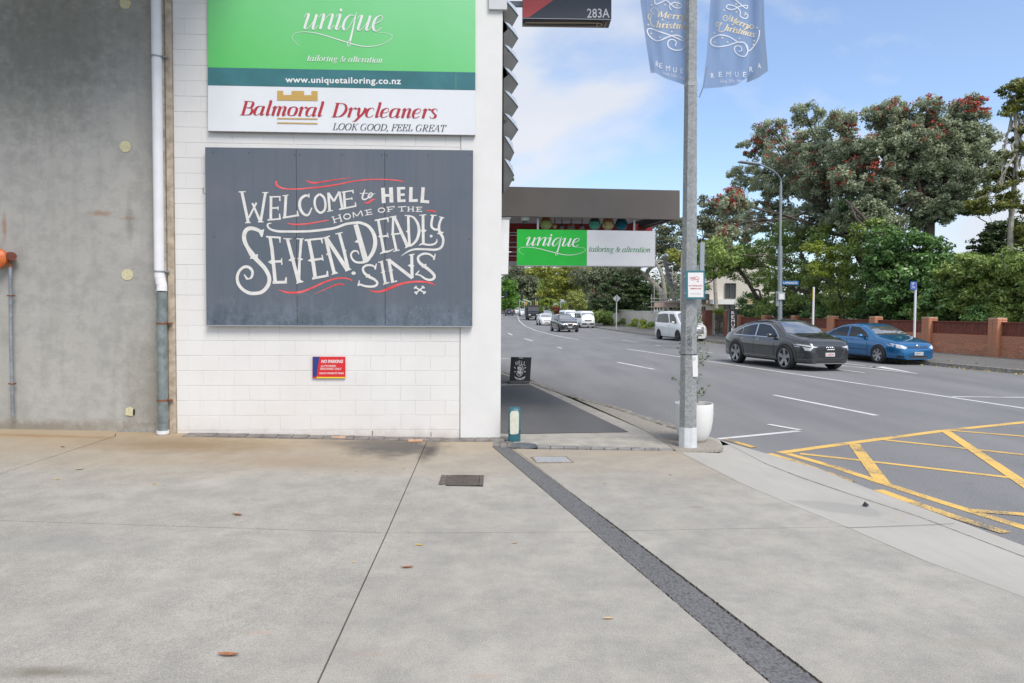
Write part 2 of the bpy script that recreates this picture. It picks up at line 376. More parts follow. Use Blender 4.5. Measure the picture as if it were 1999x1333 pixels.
M_DRIVE = m_driveway(); M_APRON = m_apron(); M_ROAD = m_asphalt(); M_STRIP = m_asphalt('strip asphalt', .72, 60); M_FOOT = m_asphalt('footpath asphalt', .62, 160); M_FARFOOT = m_asphalt('far footpath asphalt', .72, 60, (1.04, 1, .94))
M_WHITEP = m_paint('white road paint', (.72, .72, .71), .34); M_YELP = m_paint('yellow road paint', (.80, .51, .13), .40); M_YELW = m_paint('worn yellow road paint', (.80, .52, .14), .49)
M_PRECAST = m_precast(); M_WALL = m_whitewall(); M_GALV = m_galv(); M_BOARD = m_board()
M_BRICK = m_brick('orange brick', (.50, .20, .11), (.76, .37, .21)); M_BRICKR = m_brick('red brick', (.22, .07, .045), (.34, .11, .07))
M_MORTAR = mat('mortar', (.46, .37, .29), .9, var=.2, scale=8)
M_KERB = mat('bluestone kerb', (.24, .225, .20), .85, var=.35, scale=9, bmp=.6, bscale=40)
M_PAVER = mat('grey paver', (.19, .175, .165), .85, var=.3, scale=7, bmp=.4)
M_AGG = mat('exposed aggregate', (.30, .275, .235), .9, var=.35, scale=60, bmp=.5, bscale=120)
M_DARK = mat('dark void', (.02, .02, .02), .9)
M_WHITE = mat('white paint', (.74, .74, .74), .4, var=.03, scale=4)
M_PVC = mat('white pvc', (.74, .74, .76), .3, var=.05, scale=3)
M_BLACK = mat('black paint', (.016, .016, .018), .4)
M_BLACKM = mat('black satin', (.02, .02, .022), .55)
M_LET = mat('off white lettering paint', (.66, .65, .62), .5, var=.08, scale=12)
M_REDL = mat('red lettering paint', (.70, .045, .04), .45, var=.12, scale=5, c2=(.75, .12, .13))
M_RUST = mat('rust', (.20, .07, .03), .85, var=.4, scale=15)
M_STEEL = mat('grey steel', (.33, .34, .35), .45, .5, var=.15)
M_CREAM = mat('cream render', (.62, .57, .49), .8, var=.06, scale=.8)
M_BARK = mat('grey brown bark', (.10, .085, .068), .9, var=.35, scale=7, bmp=.8, bscale=20)
M_BARKP = mat('pale bark', (.33, .31, .26), .9, var=.3, scale=5, bmp=.5, bscale=20)
# ------------------------------------------------------------------ GROUND
def wl(u, z, off=0.0):      # along the wall from its corner WB (u negative to the left)
    return WB + WD * u + WN * off + Vector((0, 0, z))
def u_of(px, py=500): return (W(px, py) - WB).dot(WD)
def rz_(y):      # the road climbs slowly in the distance
    return -.12 + (0 if y < 70 else (.00016 * (y - 70) ** 2 if y < 148 else .9734 + .018 * (y - 148)))
def sheet(name, poly, zf, m, thick=0.0, parent=None, grid=None, **kw):
    """polygon in plan -> surface following zf(x, y), with a downward skirt"""
    bm = bmesh.new(); vs = [bm.verts.new((p[0], p[1], 0)) for p in poly]; bm.faces.new(vs)
    if grid:
        xs = [v.co.x for v in bm.verts]; ys = [v.co.y for v in bm.verts]
        x = math.ceil(min(xs) / grid) * grid
        while x < max(xs):
            bmesh.ops.bisect_plane(bm, geom=bm.verts[:] + bm.edges[:] + bm.faces[:], plane_co=(x, 0, 0), plane_no=(1, 0, 0)); x += grid
        y = math.ceil(min(ys) / grid) * grid
        while y < max(ys):
            bmesh.ops.bisect_plane(bm, geom=bm.verts[:] + bm.edges[:] + bm.faces[:], plane_co=(0, y, 0), plane_no=(0, 1, 0)); y += grid
    bmesh.ops.recalc_face_normals(bm, faces=bm.faces)
    for f in bm.faces:
        if f.normal.z < 0: f.normal_flip()
    if thick:
        ed = [e for e in bm.edges if len(e.link_faces) == 1]
        r = bmesh.ops.extrude_edge_only(bm, edges=ed)
        nv = [g for g in r['geom'] if isinstance(g, bmesh.types.BMVert)]; ids = set(nv)
        for v in bm.verts: v.co.z = zf(v.co.x, v.co.y) - (thick if v in ids else 0)
        bmesh.ops.recalc_face_normals(bm, faces=bm.faces)
    else:
        for v in bm.verts: v.co.z = zf(v.co.x, v.co.y)
    me = bpy.data.meshes.new(name); bm.to_mesh(me); bm.free()
    return put(name, me, m, parent, **kw)
def g2(px, py, z=None):
    p = G(px, py, z); return (p.x, p.y)
def strip(name, left, right, m, parent=None, **kw):
    """ribbon between two 3D polylines of equal count"""
    b = MB(); n = len(left); b.add(list(left) + list(right), [(i, i + 1, n + i + 1, n + i) for i in range(n - 1)])
    return b.build(name, m, parent, fixn=True, **kw)
def smooth2(pts, k=6):
    """Catmull-Rom through points of any dimension"""
    P = [Vector(p) for p in pts]
    if len(P) < 3: return P
    P = [P[0] * 2 - P[1]] + P + [P[-1] * 2 - P[-2]]; out = []
    for i in range(1, len(P) - 2):
        for j in range(k):
            t = j / k; a, b, c, d = P[i - 1], P[i], P[i + 1], P[i + 2]
            out.append(.5 * ((2 * b) + (c - a) * t + (2 * a - 5 * b + 4 * c - d) * t * t + (3 * b - a - 3 * c + d) * t ** 3))
    out.append(P[-2]); return out

sheet('ground', [(-900, -200), (900, -200), (900, 1400), (-900, 1400)], lambda x, y: -.35 + .018 * max(0, y - 120), mat('distant grass', (.06, .085, .03), .9, var=.3, scale=.3), kind='structure', grid=100)
# road: edge polylines in plan
near_edge = [(7.2, -30), (5.6, -6), (4.75, 2.0)] + [g2(x, y, -.12) for x, y in ((1999, 1066), (1850, 1010), (1712, 960), (1600, 916), (1504, 888), (1400, 858), (1316, 836), (1200, 797), (1120, 775.5), (1036, 746), (980, 725))] + [(-3.6, 33), (-5.6, 47), (-7.2, 67), (-8.2, 90), (-8.8, 150), (-9.5, 320)]
far_edge = [(26, -30), (20.6, -2), (18.6, 8)] + [(15.75, 21.3), (14.95, 25), (13.7, 32.5), (12.6, 40.4), (11.0, 53.5), (9.9, 73), (9.2, 95), (8.8, 150), (8.6, 320)]
sheet('road', near_edge + far_edge[::-1], lambda x, y: rz_(y), M_ROAD, kind='structure', grid=8)
def poly_at(line, y):
    for (a, b) in zip(line, line[1:]):
        if min(a[1], b[1]) <= y <= max(a[1], b[1]) and a[1] != b[1]:
            t = (y - a[1]) / (b[1] - a[1]); return a[0] + (b[0] - a[0]) * t
    return line[-1][0]
# near footpath base (under everything on this side)
fp_base = near_edge[:]
sheet('footpath', [(-40, -30)] + [(x - .02, y) for x, y in near_edge[:3]] + [g2(1999, 1066, -.12), g2(1712, 960, -.12), g2(1504, 888, -.12), g2(1400, 858, -.12)] + [g2(1345, 905, 0)] + [(-40, 7.0)], lambda x, y: -.16, M_DARK, kind='structure', grid=None)
# --- driveway slabs, with real joints
def lext(p, q, y):   # continue a photo line to row y
    return (p[0] + (q[0] - p[0]) * (y - p[1]) / (q[1] - p[1]), y)
def shrink(poly, g):
    c = Vector((sum(p[0] for p in poly) / len(poly), sum(p[1] for p in poly) / len(poly)))
    out = []; n = len(poly); P = [Vector(p) for p in poly]
    area = sum(P[i].x * P[(i + 1) % n].y - P[(i + 1) % n].x * P[i].y for i in range(n)); s = 1 if area > 0 else -1
    for i in range(n):
        a = (P[i] - P[i - 1]).normalized(); b = (P[(i + 1) % n] - P[i]).normalized()
        na = Vector((-a.y, a.x)) * s; nb = Vector((-b.y, b.x)) * s; k = (na + nb)
        if k.length < .2: k = na
        k.normalize(); out.append(P[i] + k * (g / max(.4, k.dot(na))))
    return [(p.x, p.y) for p in out]
drive = thing('driveway', 'broad worn concrete driveway with thin joints in front of the white wall', 'driveway'); del drive['category'], drive['label']; drive['kind'] = 'structure'
J1 = ((832, 873), (620, 1333)); SL = ((962, 872), (1505, 1333)); SR = ((998, 872), (1605, 1333)); J3 = ((225, 850), (0, 925))
fl, fr = (372, 851), (978, 866)
def X(l, y): return lext(l[0], l[1], y)
def isect(l, m_):
    (x1, y1), (x2, y2) = l; (x3, y3), (x4, y4) = m_
    d = (x1 - x2) * (y3 - y4) - (y1 - y2) * (x3 - x4)
    a = x1 * y2 - y1 * x2; b = x3 * y4 - y3 * x4
    return ((a * (x3 - x4) - (x1 - x2) * b) / d, (a * (y3 - y4) - (y1 - y2) * b) / d)
J2a = ((0, 1016), (750, 1040)); J2b = ((750, 1040), (1155, 1038)); J2c = ((1215, 1036), (1652, 1030))
pa = isect(J1, J2a); pb = isect(SL, J2b)
lo = 3200
jn = [G(x, y) for x, y in ((1322, 880), (1440, 940), (1528, 978), (1652, 1028), (1800, 1092), (1999, 1165))] + [Vector((3.75, 2.2, 0)), Vector((4.3, -.6, 0)), Vector((6.0, -8, 0))]
slabs = [
    [g2(*p) for p in ((225, 851), J1[0], pa, (0, 1016), (-900, 1000), J3[1])],
    [g2(*p) for p in ((-420, 836), (225, 850), (0, 925), (-900, 1225.0), (-900, 836))],
    [g2(*p) for p in (J1[0], (962, 871), pb, pa)],
    [g2(-900, 1000), g2(0, 1016), g2(*pa), g2(*X(J1, lo)), (-9, -.2)],
    [g2(*p) for p in (pa, pb, X(SL, lo), X(J1, lo))],
]
_w2 = lambda px: tuple(wl(u_of(px, 850), 0, -.08))[:2]
slabs[1] = [_w2(-420), _w2(224), g2(224, 851), g2(0, 925), g2(-900, 1000), (-12, 8.7)]
_w = lambda px: tuple(wl(u_of(px, 850), 0, -.02))[:2]
slabs[2] = [_w(836), _w(975), g2(962, 872), g2(*pb), g2(*pa)]
slabs[0] = [g2(225, 851), _w(225), _w(836), g2(*pa), g2(0, 1016), g2(-900, 1000), g2(0, 925)]
rstop = g2(998, 876)
slabs.append([rstop, g2(1322, 880), (jn[1].x, jn[1].y), (jn[2].x, jn[2].y), (jn[3].x, jn[3].y), g2(*isect(SR, J2c))])
slabs.append([g2(*isect(SR, J2c)), (jn[3].x, jn[3].y), (jn[4].x, jn[4].y), (jn[5].x, jn[5].y), (jn[6].x, jn[6].y), (jn[7].x, jn[7].y), g2(*X(SR, lo))])
for s in slabs:
    sheet('concrete_slab', shrink(s, .005), lambda x, y: hz(x, y), M_DRIVE, thick=.08, parent=drive, grid=.5)
# asphalt strip with ragged edge
ls = [G(*X(SL, y)) for y in (872, 885, 900, 920, 950, 990, 1040, 1100, 1180, 1280, 1400, 1700, lo)]
rs = [G(*X(SR, y)) for y in (872, 885, 900, 920, 950, 990, 1040, 1100, 1180, 1280, 1400, 1700, lo)]
def rag(line, amp, k=10, dz=-.006):
    o = []
    for a, b in zip(line, line[1:]):
        for i in range(k):
            p = a.lerp(b, i / k); q = p + Vector((random.uniform(-amp, amp), 0, dz)); o.append(q)
    o.append(line[-1] + Vector((0, 0, dz))); return o
strip('asphalt_strip', rag(ls, .006), rag(rs, .006), M_STRIP, kind='structure')
# dark moss line in the seam
def moss(line, name):
    b = MB()
    P = rag(line, .005, 70, .0)
    for p in P:
        if random.random() < .5:
            b.bbox(p + Vector((0, 0, -.004)), (random.uniform(.004, .013), random.uniform(.01, .035), .010), .003)
    b.build(name, mat('seam grit', (.07, .055, .04), .95, var=.4, scale=30), kind='stuff', label='dark grit and moss in the seam of the asphalt strip')
moss(ls[:-2], 'seam_moss'); moss(rs[:-2], 'seam_moss')
# sloping crossing, gutter nib
gut = [G(x, y, -.065) for x, y in ((1424, 868), (1496, 906), (1562, 932), (1650, 962), (1792, 1008), (1999, 1087))] + [Vector((4.3, 2.2, -.065)), Vector((4.95, -.6, -.065)), Vector((6.6, -8, -.065))]
edg = [G(x, y, -.105) for x, y in ((1404, 858.5), (1506, 888), (1600, 915.5), (1690, 951.5), (1830, 1002), (1999, 1065))] + [Vector((4.78, 2.2, -.105)), Vector((5.35, -.6, -.105)), Vector((7.0, -8, -.105))]
off = Vector((.009, 0, -.004))
strip('kerb_crossing', [p + off for p in jn], gut, M_APRON, kind='structure')
gl = [p + Vector((-.006, 0, .0025)) for p in gut]; gm = [p.lerp(q, .06) + Vector((0, 0, .0005)) for p, q in zip(gut, edg)]
strip('gutter_seam', gl, gm, mat('gutter grit', (.25, .235, .21), .9, var=.4, scale=20), kind='structure')
strip('gutter_nib', gm, [e + Vector((0, 0, .0)) for e in edg], M_APRON, kind='structure')
_c = [G(1652, 1030.5, 0), G(1800, 1025, -.045), G(1863, 1022, -.07)]
strip('crossing_joint', [p + Vector((0, .003, .002)) for p in _c], [p + Vector((0, -.003, .002)) for p in _c], M_DARK, kind='structure')
strip('gutter_lip', edg, [e + Vector((.012, 0, -.03)) for e in edg], mat('dark lip', (.07, .07, .07), .9), kind='structure')
# --- footpath past the corner: concrete, asphalt, pale edges, kerb
def q3(l, z=0.0): return [Vector((x, y, z)) for x, y in l]
kerbpx = [(1402, 858), (1372, 849), (1316, 834), (1200, 795.5), (1120, 774.5), (1036, 745), (980, 724)]
kline = [G(x, y, 0) for x, y in kerbpx] + [Vector((-3.9, 33, 0)), Vector((-5.9, 47, 0)), Vector((-7.5, 67, 0)), Vector((-9.1, 150, .8))]
kb = near_edge[8:]
inner = [Vector((p.x - .42, p.y - .05, 0)) for p in kline]
fpoly = [g2(1322, 877), g2(1000, 868), (-.12, 9.3), (-.8, 12), (-3.6, 24), (-9, 47), (-11, 67), (-14, 150)] + [(p.x + .02, p.y) for p in kline[::-1]] + [g2(1412, 872)]
sheet('footpath', fpoly, lambda x, y: (rz_(y) + .12) - .002, mat('pale footpath concrete', (.36, .34, .30), .85, var=.15, scale=4, bmp=.3), thick=.3, kind='structure', grid=6)
apx = [(1228, 843.5), (1016, 847), (940, 845), (940, 755), (1034, 750.5)]
sheet('asphalt_footpath', [g2(*p) for p in apx] , lambda x, y: .004, M_FOOT, kind='structure')
sheet('asphalt_footpath', [g2(1034, 748), g2(900, 748), (-5.5, 33), (-4.5, 33)], lambda x, y: .004, M_FOOT, kind='structure')
sheet('exposed_aggregate_edge', [g2(*p) for p in ((1322, 882), (1310, 872), (1255, 838), (1062, 751), (1005, 728), (1020, 733), (1066, 757), (1130, 779), (1200, 798.5), (1316, 837), (1372, 852), (1400, 862), (1412, 874), (1406, 878))], lambda x, y: .004, M_AGG, thick=.03, kind='structure')
# bluestone kerb stones
kt = thing('stone_kerb', 'x', 'x'); del kt['label'], kt['category']; kt['kind'] = 'structure'
path = smooth2([(p.x, p.y) for p in kline[1:7]], 8); acc = 0; cur = Vector(path[0]); segs = []
tot = 0
for a, b in zip(path, path[1:]): tot += (b - a).length
def along(path, s):
    for a, b in zip(path, path[1:]):
        l = (b - a).length
        if s <= l: return a.lerp(b, s / l), (b - a).normalized()
        s -= l
    return path[-1], (path[-1] - path[-2]).normalized()
s = 0
while s < tot - .5:
    L_ = random.uniform(.28, .62)
    p, d = along(path, s + L_ / 2); n = Vector((-d.y, d.x)); 
    if n.x > 0: n = -n
    ax = (Vector((d.x, d.y, 0)), Vector((n.x, n.y, 0)), Vector((0, 0, 1)))
    MB().bbox((p.x - n.x * -.02, p.y, -.057 + random.uniform(-.008, .012)), (L_ - .015, .17 + random.uniform(-.02, .02), .14), .018, ax).build('kerb_stone', M_KERB, kt)
    s += L_
# far kerb, far footpath
fe = [(x, y) for x, y in far_edge]
kf = MB(); fk = smooth2(fe[2:10], 5)
strip('far_kerb', [Vector((p.x, p.y, rz_(p.y))) for p in fk], [Vector((p.x + .03, p.y, rz_(p.y) + .13)) for p in fk], M_KERB, kind='structure')
strip('far_kerb', [Vector((p.x + .03, p.y, rz_(p.y) + .13)) for p in fk], [Vector((p.x + .2, p.y, rz_(p.y) + .134)) for p in fk], M_KERB, kind='structure')
strip('far_footpath', [Vector((p.x + .2, p.y, rz_(p.y) + .13)) for p in fk], [Vector((p.x + 7.5, p.y + 1, rz_(p.y) + .21)) for p in fk], M_FARFOOT, kind='structure')

# --- road markings (4 mm above the road)
def rp(px, py): return G(px, py, -.12)
def paint(name, pts, w, m, zo=.004, **kw):
    P = [p if isinstance(p, Vector) else rp(*p) for p in pts]; Lf = []; Rt = []
    for i, p in enumerate(P):
        a = P[max(0, i - 1)]; c = P[min(len(P) - 1, i + 1)]; d = (c - a); d.z = 0; d.normalize(); n = Vector((-d.y, d.x, 0))
        ww = w[i] if isinstance(w, (list, tuple)) else w
        for s_, l in ((1, Lf), (-1, Rt)):
            q = p + n * (ww / 2 * s_); q.z = rz_(q.y) + zo; l.append(q)
    return strip(name, Lf, Rt, m, **kw)
mk = thing('road_markings', 'x', 'x'); del mk['label'], mk['category']; mk['kind'] = 'structure'
def pm(pts, w, m=None, zo=.004, name='white_line'): paint(name, pts, w, m or M_WHITEP, zo, parent=mk)
pm([(2300, 842), (1999, 797), (1223, 681)], .11)
pm([(1130, 663), (1110, 660), (1080, 654), (1045, 645), (1025, 637), (1014, 630), (1008, 622), (1005, 616)], [.11] * 5 + [.13, .16, .2])
for a, b, w in (((1510, 771), (1711, 811), .12), ((1205, 707), (1277, 721), .12), ((1088, 677.5), (1097, 680), .12), ((1024, 661), (1040, 665.5), .13), ((992, 650), (1000, 654), .14),
                ((1214, 664), (1246, 668), .1), ((1280, 673.5), (1290, 675), .1), ((1366, 686), (1392, 689), .1), ((1636, 721), (1688, 727.6), .1), ((1420, 697.5), (1500, 708), .1),
                ((978, 700), (996, 700.5), .12)):
    pm([a, b], w)
pm([(1859, 775), (2300, 779)], .12, zo=.008)
pm([(1402, 857), (1560, 841.5)], .1); pm([(1563, 840), (1500, 829)], .1, zo=.008)
pm([(1630, 712.5), (1700, 719), (1792, 729.8)], [.13, .16, .05]); pm([(1640, 709), (1690, 714)], .12, zo=.008); pm([(1690, 718), (1712, 716), (1792, 729.8)], [.05, .45, .03], zo=.012)
for pts, w, m in (([(1522, 884), (1660, 865), (1841, 841), (1999, 824.5), (2400, 784)], .13, M_YELP), ([(1538, 886), (1630, 912), (1724, 943.5), (1830, 978), (1999, 1030), (2400, 1152)], .12, M_YELP),
                  ([(1562, 886), (1690, 900), (1979, 933.5)], .1, M_YELP), ([(1704, 856.5), (1999, 888)], .1, M_YELP), ([(1855, 840.5), (1999, 852)], .1, M_YELP),
                  ([(1667, 867), (1724, 944)], .15, M_YELP), ([(1846, 842), (1999, 945), (2300, 1148)], .14, M_YELP), ([(1895, 997), (1999, 1005), (2300, 1028)], .11, M_YELP)):
    _yi = globals().get('_yi', 0) + 1; pm(pts, w, m, zo=.003 + .0004 * _yi, name='yellow_line')
for pts, w, m in (([(1502, 886), (1545, 898.5)], .085, M_YELP), ([(1545, 898.5), (1620, 925), (1666, 941.5)], .085, M_YELW), ([(1714, 957), (1780, 981)], .12, M_YELP), ([(1780, 981), (1870, 1012), (1963, 1041)], .12, M_YELW), ([(1418, 858.5), (1472, 874)], .1, M_YELP)):
    pm(pts, w, m, zo=.007, name='yellow_dash')

# --- pavers along the wall foot and across the footpath mouth
pv = thing('paver_row', 'x', 'x'); del pv['label'], pv['category']; pv['kind'] = 'structure'
a = W(368, 846); s = 0; end = (W(962, 863) - a).length
while s < end:
    L_ = .2; p = a + WD * (s + L_ / 2) + WN * .11; z = hz(p.x, p.y) + .006
    MB().bbox((p.x, p.y, z - .015 + random.uniform(-.003, .003)), (L_ - .008, .22, .05), .005, (WD, WN, Vector((0, 0, 1)))).build('paver', M_PAVER, pv); s += L_
p0 = G(1049, 871); p1 = G(1318, 878); d = (p1 - p0); n = d.length; d.normalize(); s = 0
while s < n - .05:
    p = p0 + d * (s + .085); MB().bbox((p.x, p.y, -.018), (.162, .16, .05), .005, (d, Vector((-d.y, d.x, 0)), Vector((0, 0, 1)))).build('paver', mat('blue grey paver', (.24, .235, .225), .85, var=.3, scale=7), pv); s += .17

# ------------------------------------------------------------------ WHITE BLOCKWORK BUILDING
UZ = Vector((0, 0, 1))
bld = thing('white_building', 'white painted blockwork shop building with signs on its side wall', 'building', WB)
uL, uR = u_of(341, 500), u_of(898, 700)
H = 6.9
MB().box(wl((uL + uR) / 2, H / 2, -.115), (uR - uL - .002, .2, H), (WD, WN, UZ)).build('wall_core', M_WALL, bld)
nblk = 0; c = 0; z = -.10; z += .02
while z < 6.1:
    u = uR - (0.0 if c % 2 else .2)
    segs_ = []
    if c % 2 == 0: segs_.append((uR - .2, uR))
    while u > uL + .02:
        segs_.append((max(uL, u - .4), u)); u -= .4
    for (a_, b_) in segs_:
        zc = z + .1
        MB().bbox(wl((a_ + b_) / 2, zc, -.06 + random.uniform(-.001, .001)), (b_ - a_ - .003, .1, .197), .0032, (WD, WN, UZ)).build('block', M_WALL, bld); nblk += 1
    z += .2; c += 1
# smooth corner pillar and return along the street
cu = (uR + 0) / 2
fac = Vector((-.226, .974, 0)).normalized()
b = MB(); A = wl(uR + .006, -.1, 0); B = wl(0, -.1, 0); Bk = B + fac * 22; Ak = A + fac * 22
b.prism([A, B, Bk, Ak], (0, 0, H)); b.build('corner_pillar', mat('smooth white render', (.71, .705, .69), .5, var=.03, scale=2, bmp=.1, bscale=30), bld)
MB().box(wl(uL + 2, 6.95, -.6), (9, 1.6, .25), (WD, WN, UZ)).build('parapet', M_WALL, bld)
# small steel plate at the corner top
p1, p2 = W(955, -20), W(990, 22); MB().box((W(972, 0) + WN * .02) * 1.0, ((p2 - p1).dot(WD), .05, abs(p2.z - p1.z)), (WD, WN, UZ)).build('steel_plate', mat('pale grey steel', (.55, .56, .58), .5), bld)
# folded metal fins up the street front, seen end on
finm = mat('dark zinc fin', (.10, .10, .095), .45, .2, var=.25, scale=3); finl = mat('zinc fin edge sky sheen', (.50, .56, .63), .4, .3)
fy = 9.36
for k in range(-1, 7):
    y0 = 40 + 44.6 * k + 1; t = 27 if k < 5 else 19 if k == 5 else 19
    def P3(px, py, dy=0): return D(px, py, fy + dy)
    prof = [(983, y0), (990, y0 + 4), (1000, y0 + 15), (985 + t, y0 + 34), (985 + t * .52, y0 + 54), (983, y0 + 68)]
    fin = MB(); fin.prism([P3(*q) for q in prof], fac * 9); fo = fin.build('metal_fin', finm, bld)
    prof2 = [(985, y0 + 1), (994, y0 + 5), (985 + t * .8, y0 + 17), (985 + t, y0 + 33.5), (985 + t * .62, y0 + 20), (985 + t * .25, y0 + 9)]
    MB().prism([D(q[0], q[1], fy - .012) for q in prof2], fac * 9.02).build('fin_sheen_lip', finl, bld)  # curved sliver of the fin, its sky reflection put into the colour
# tuft growing under the lowest fin
def leafcloud(pts_c, rad, nrm, size, n, aspect=2.2, seed=1, flat=0.6, up=.5):
    """n leaf quads (rhombs) on a cloud: pts_c (k,3) centres, rad (k,), returns verts, faces arrays, tone"""
    g = np.random.default_rng(seed); k = len(pts_c)
    idx = g.integers(0, k, n)
    d = g.normal(size=(n, 3)); d /= np.linalg.norm(d, axis=1)[:, None]
    r = rad[idx] * (g.random(n) ** .45)
    c = pts_c[idx] + d * r[:, None] * np.array([1, 1, flat])
    nm = d * .7 + g.normal(size=(n, 3)) * .7 + np.array([0, 0, up]); nm /= np.linalg.norm(nm, axis=1)[:, None]
    t = g.normal(size=(n, 3)); t -= nm * (t * nm).sum(1)[:, None]; t /= np.linalg.norm(t, axis=1)[:, None]
    b_ = np.cross(nm, t); s_ = size * (.6 + .8 * g.random(n))
    L2 = (t * (s_ / 2)[:, None]); W2 = (b_ * (s_ / aspect / 2)[:, None])
    v = np.stack([c - L2, c + W2, c + L2 + nm * (s_ * .12)[:, None], c - W2], axis=1).reshape(-1, 3)
    clump_tone = g.random(k)
    tone = np.clip(clump_tone[idx] * .6 + g.random(n) * .5 + d[:, 2] * .08, 0, 1)
    return v, tone
def leaf_object(name, v, tone, m, parent=None, root=None, **kw):
    n = len(v) // 4
    me = bpy.data.meshes.new(name); me.vertices.add(4 * n); me.vertices.foreach_set('co', v.astype(np.float32).ravel())
    me.loops.add(4 * n); me.loops.foreach_set('vertex_index', np.arange(4 * n, dtype=np.int32))
    me.polygons.add(n); me.polygons.foreach_set('loop_start', np.arange(0, 4 * n, 4, dtype=np.int32)); me.polygons.foreach_set('loop_total', np.full(n, 4, dtype=np.int32))
    at = me.attributes.new('tone', 'FLOAT', 'POINT'); at.data.foreach_set('value', np.repeat(tone, 4).astype(np.float32))
    me.update(); me.validate()
    if parent is not None: me.transform(minv(parent))
    return put(name, me, m, parent, **kw)
ML_BRIGHT = leafmat('bright leaf', (.07, .12, .02), (.21, .30, .06))
q = D(1000, 350, 9.5)
v, t = leafcloud(np.array([q + Vector((0, 0, 0)), q + Vector((-.05, 0, -.02))]), np.array([.04, .04]), None, .04, 60, seed=3)
tf = leaf_object('weed_tuft', v, t, ML_BRIGHT, None, label='tiny green weed tuft growing from the lowest metal fin', category='plant') if False else leaf_object('weed_tuft', v, t, ML_BRIGHT)
tf['label'] = 'tiny green weed tuft growing from the lowest metal fin'; tf['category'] = 'plant'

# ------------------------------------------------------------------ GREY PRECAST WALL on the left, nib, pipes
gw = thing('concrete_wall', 'tall grey stained precast concrete wall left of the white blockwork', 'wall', W(150, 840))
u0, u1 = u_of(-900), u_of(311, 600)
MB().box(wl((u0 + u1) / 2, 3.6, -.16), (u1 - u0, .2, 7.6), (WD, WN, UZ)).build('wall_panel', M_PRECAST, gw)
nb = MB(); n0, n1 = u_of(313, 600), u_of(329, 600)
mnib = mat('weathered concrete edge', (.36, .33, .28), .85, var=.3, scale=12, bmp=.6, bscale=70)
MB().bbox(wl((n0 + n1) / 2 - .02, 3.5, -.03), (n1 - n0 + .04, .2, 7.3), .012, (WD, WN, UZ)).build('wall_edge', mnib, gw)
MB().bbox(wl((n1 + uL) / 2, 3.5, -.05), (uL - n1 - .004, .17, 7.3), .01, (WD, WN, UZ)).build('timber_bead', mat('weathered tan bead', (.42, .35, .27), .85, var=.25, scale=9, bmp=.4), gw)
MB().box(wl(u0 / 2 - 3.2, 7.0, 1.0), (12, 2.6, .3), (WD, WN, UZ)).build('overhead_slab', M_PRECAST, gw)
plugm = mat('tan filler plug', (.55, .52, .33), .8, var=.15, scale=30)
for (x, y) in ((245, 6), (245, 286), (249, 536)):
    q = W(x, y, -.06); MB().lathe(q, [(.0, -.01), (.074, -.01), (.074, .006), (.0, .006)], 24, (WD, UZ, WN), cap=False).build('filler_plug', plugm, gw)
q = W(253, 803, -.06); MB().prism([q + WD * a + UZ * b for a, b in ((-.05, -.05), (.045, -.06), (.05, .045), (.0, .06), (-.045, .04))], WN * .012).build('filler_plug', plugm, gw)
MB().prism([W(x, y, -.058) for x, y in ((260, 798), (264, 800), (263, 810), (259, 811))], WN * .004).build('chipped_hole', M_DARK, gw)

dp = thing('downpipe', 'white plastic downpipe joining a grey steel pipe at the wall corner', 'pipe', W(314, 850))
def wp(x, y, off): return W(x, y, off)
MB().tube([wp(304, -60, .1), wp(311, 529, .1)], .0625, 20).build('upper_pipe', M_PVC, dp, smooth=True)
MB().tube(smooth2([wp(311, 529, .1), wp(311.5, 537, .1), wp(313.5, 548, .1), wp(316, 558, .1), wp(316, 568, .1)], 4), .064, 20).build('offset_bend', M_PVC, dp, smooth=True)
for y, x in ((530, 311), (541, 312), (553, 314.5), (566, 316)):
    MB().tube([wp(x, y - 1.5, .1), wp(x, y + 1.5, .1)], .0665, 20).build('pipe_collar', M_PVC, dp, smooth=True)
MB().tube([wp(315.5, 570, .1), wp(318, 842, .1)], .064, 20).build('lower_pipe', mat('grey green steel pipe', (.20, .235, .235), .5, .25, var=.25, scale=9), dp, smooth=True)
MB().tube([wp(318, 840, .1), wp(318, 846, .1)], .078, 20).tube([wp(318, 846, .1), wp(318.2, 852, .1)], .066, 20).build('pipe_shoe', M_PVC, dp, smooth=True)
for x, y, mm in ((306, 111, M_STEEL), (311, 530, M_STEEL), (316.5, 631, M_RUST), (317.5, 781, M_RUST)):
    b = MB(); b.tube([wp(x, y - 1.6, .1), wp(x, y + 1.6, .1)], .069, 20); b.box(wp(x + 12, y, .06), (.1, .02, .02), (WD, WN, UZ)); b.tube([wp(x + 13, y, .06), wp(x + 13, y, .11)], .01, 6)
    b.build('pipe_clip', mm, dp)
gg = thing('sprinkler_gong', 'orange sprinkler alarm bell with a thin drain pipe at the left edge', 'bell', W(3, 505))
gor = mat('faded orange paint', (.55, .13, .03), .45, var=.2, scale=12)
q = W(1, 505, .0)
MB().lathe(q, [(.0, .02), (.12, .03), (.132, .05), (.128, .085), (.1, .115), (.055, .135), (.0, .14)], 32, (WD, UZ, WN), cap=False).build('bell_dome', gor, gg, smooth=True)
MB().lathe(q, [(.0, .13), (.03, .139), (.03, .148), (.0, .152)], 18, (WD, UZ, WN), cap=False).build('bell_centre', mat('pale grey plastic', (.5, .5, .5), .5), gg)
MB().tube([W(18, 500, -.03), W(23, 500, .075)], .055, 16).build('bell_motor', mat('dark rust red', (.16, .05, .03), .8, var=.3, scale=10), gg, smooth=True)
MB().tube([W(19.5, 508, .03), W(20, 522, .03)], .022, 10).build('pipe_union', M_RUST, gg, smooth=True)
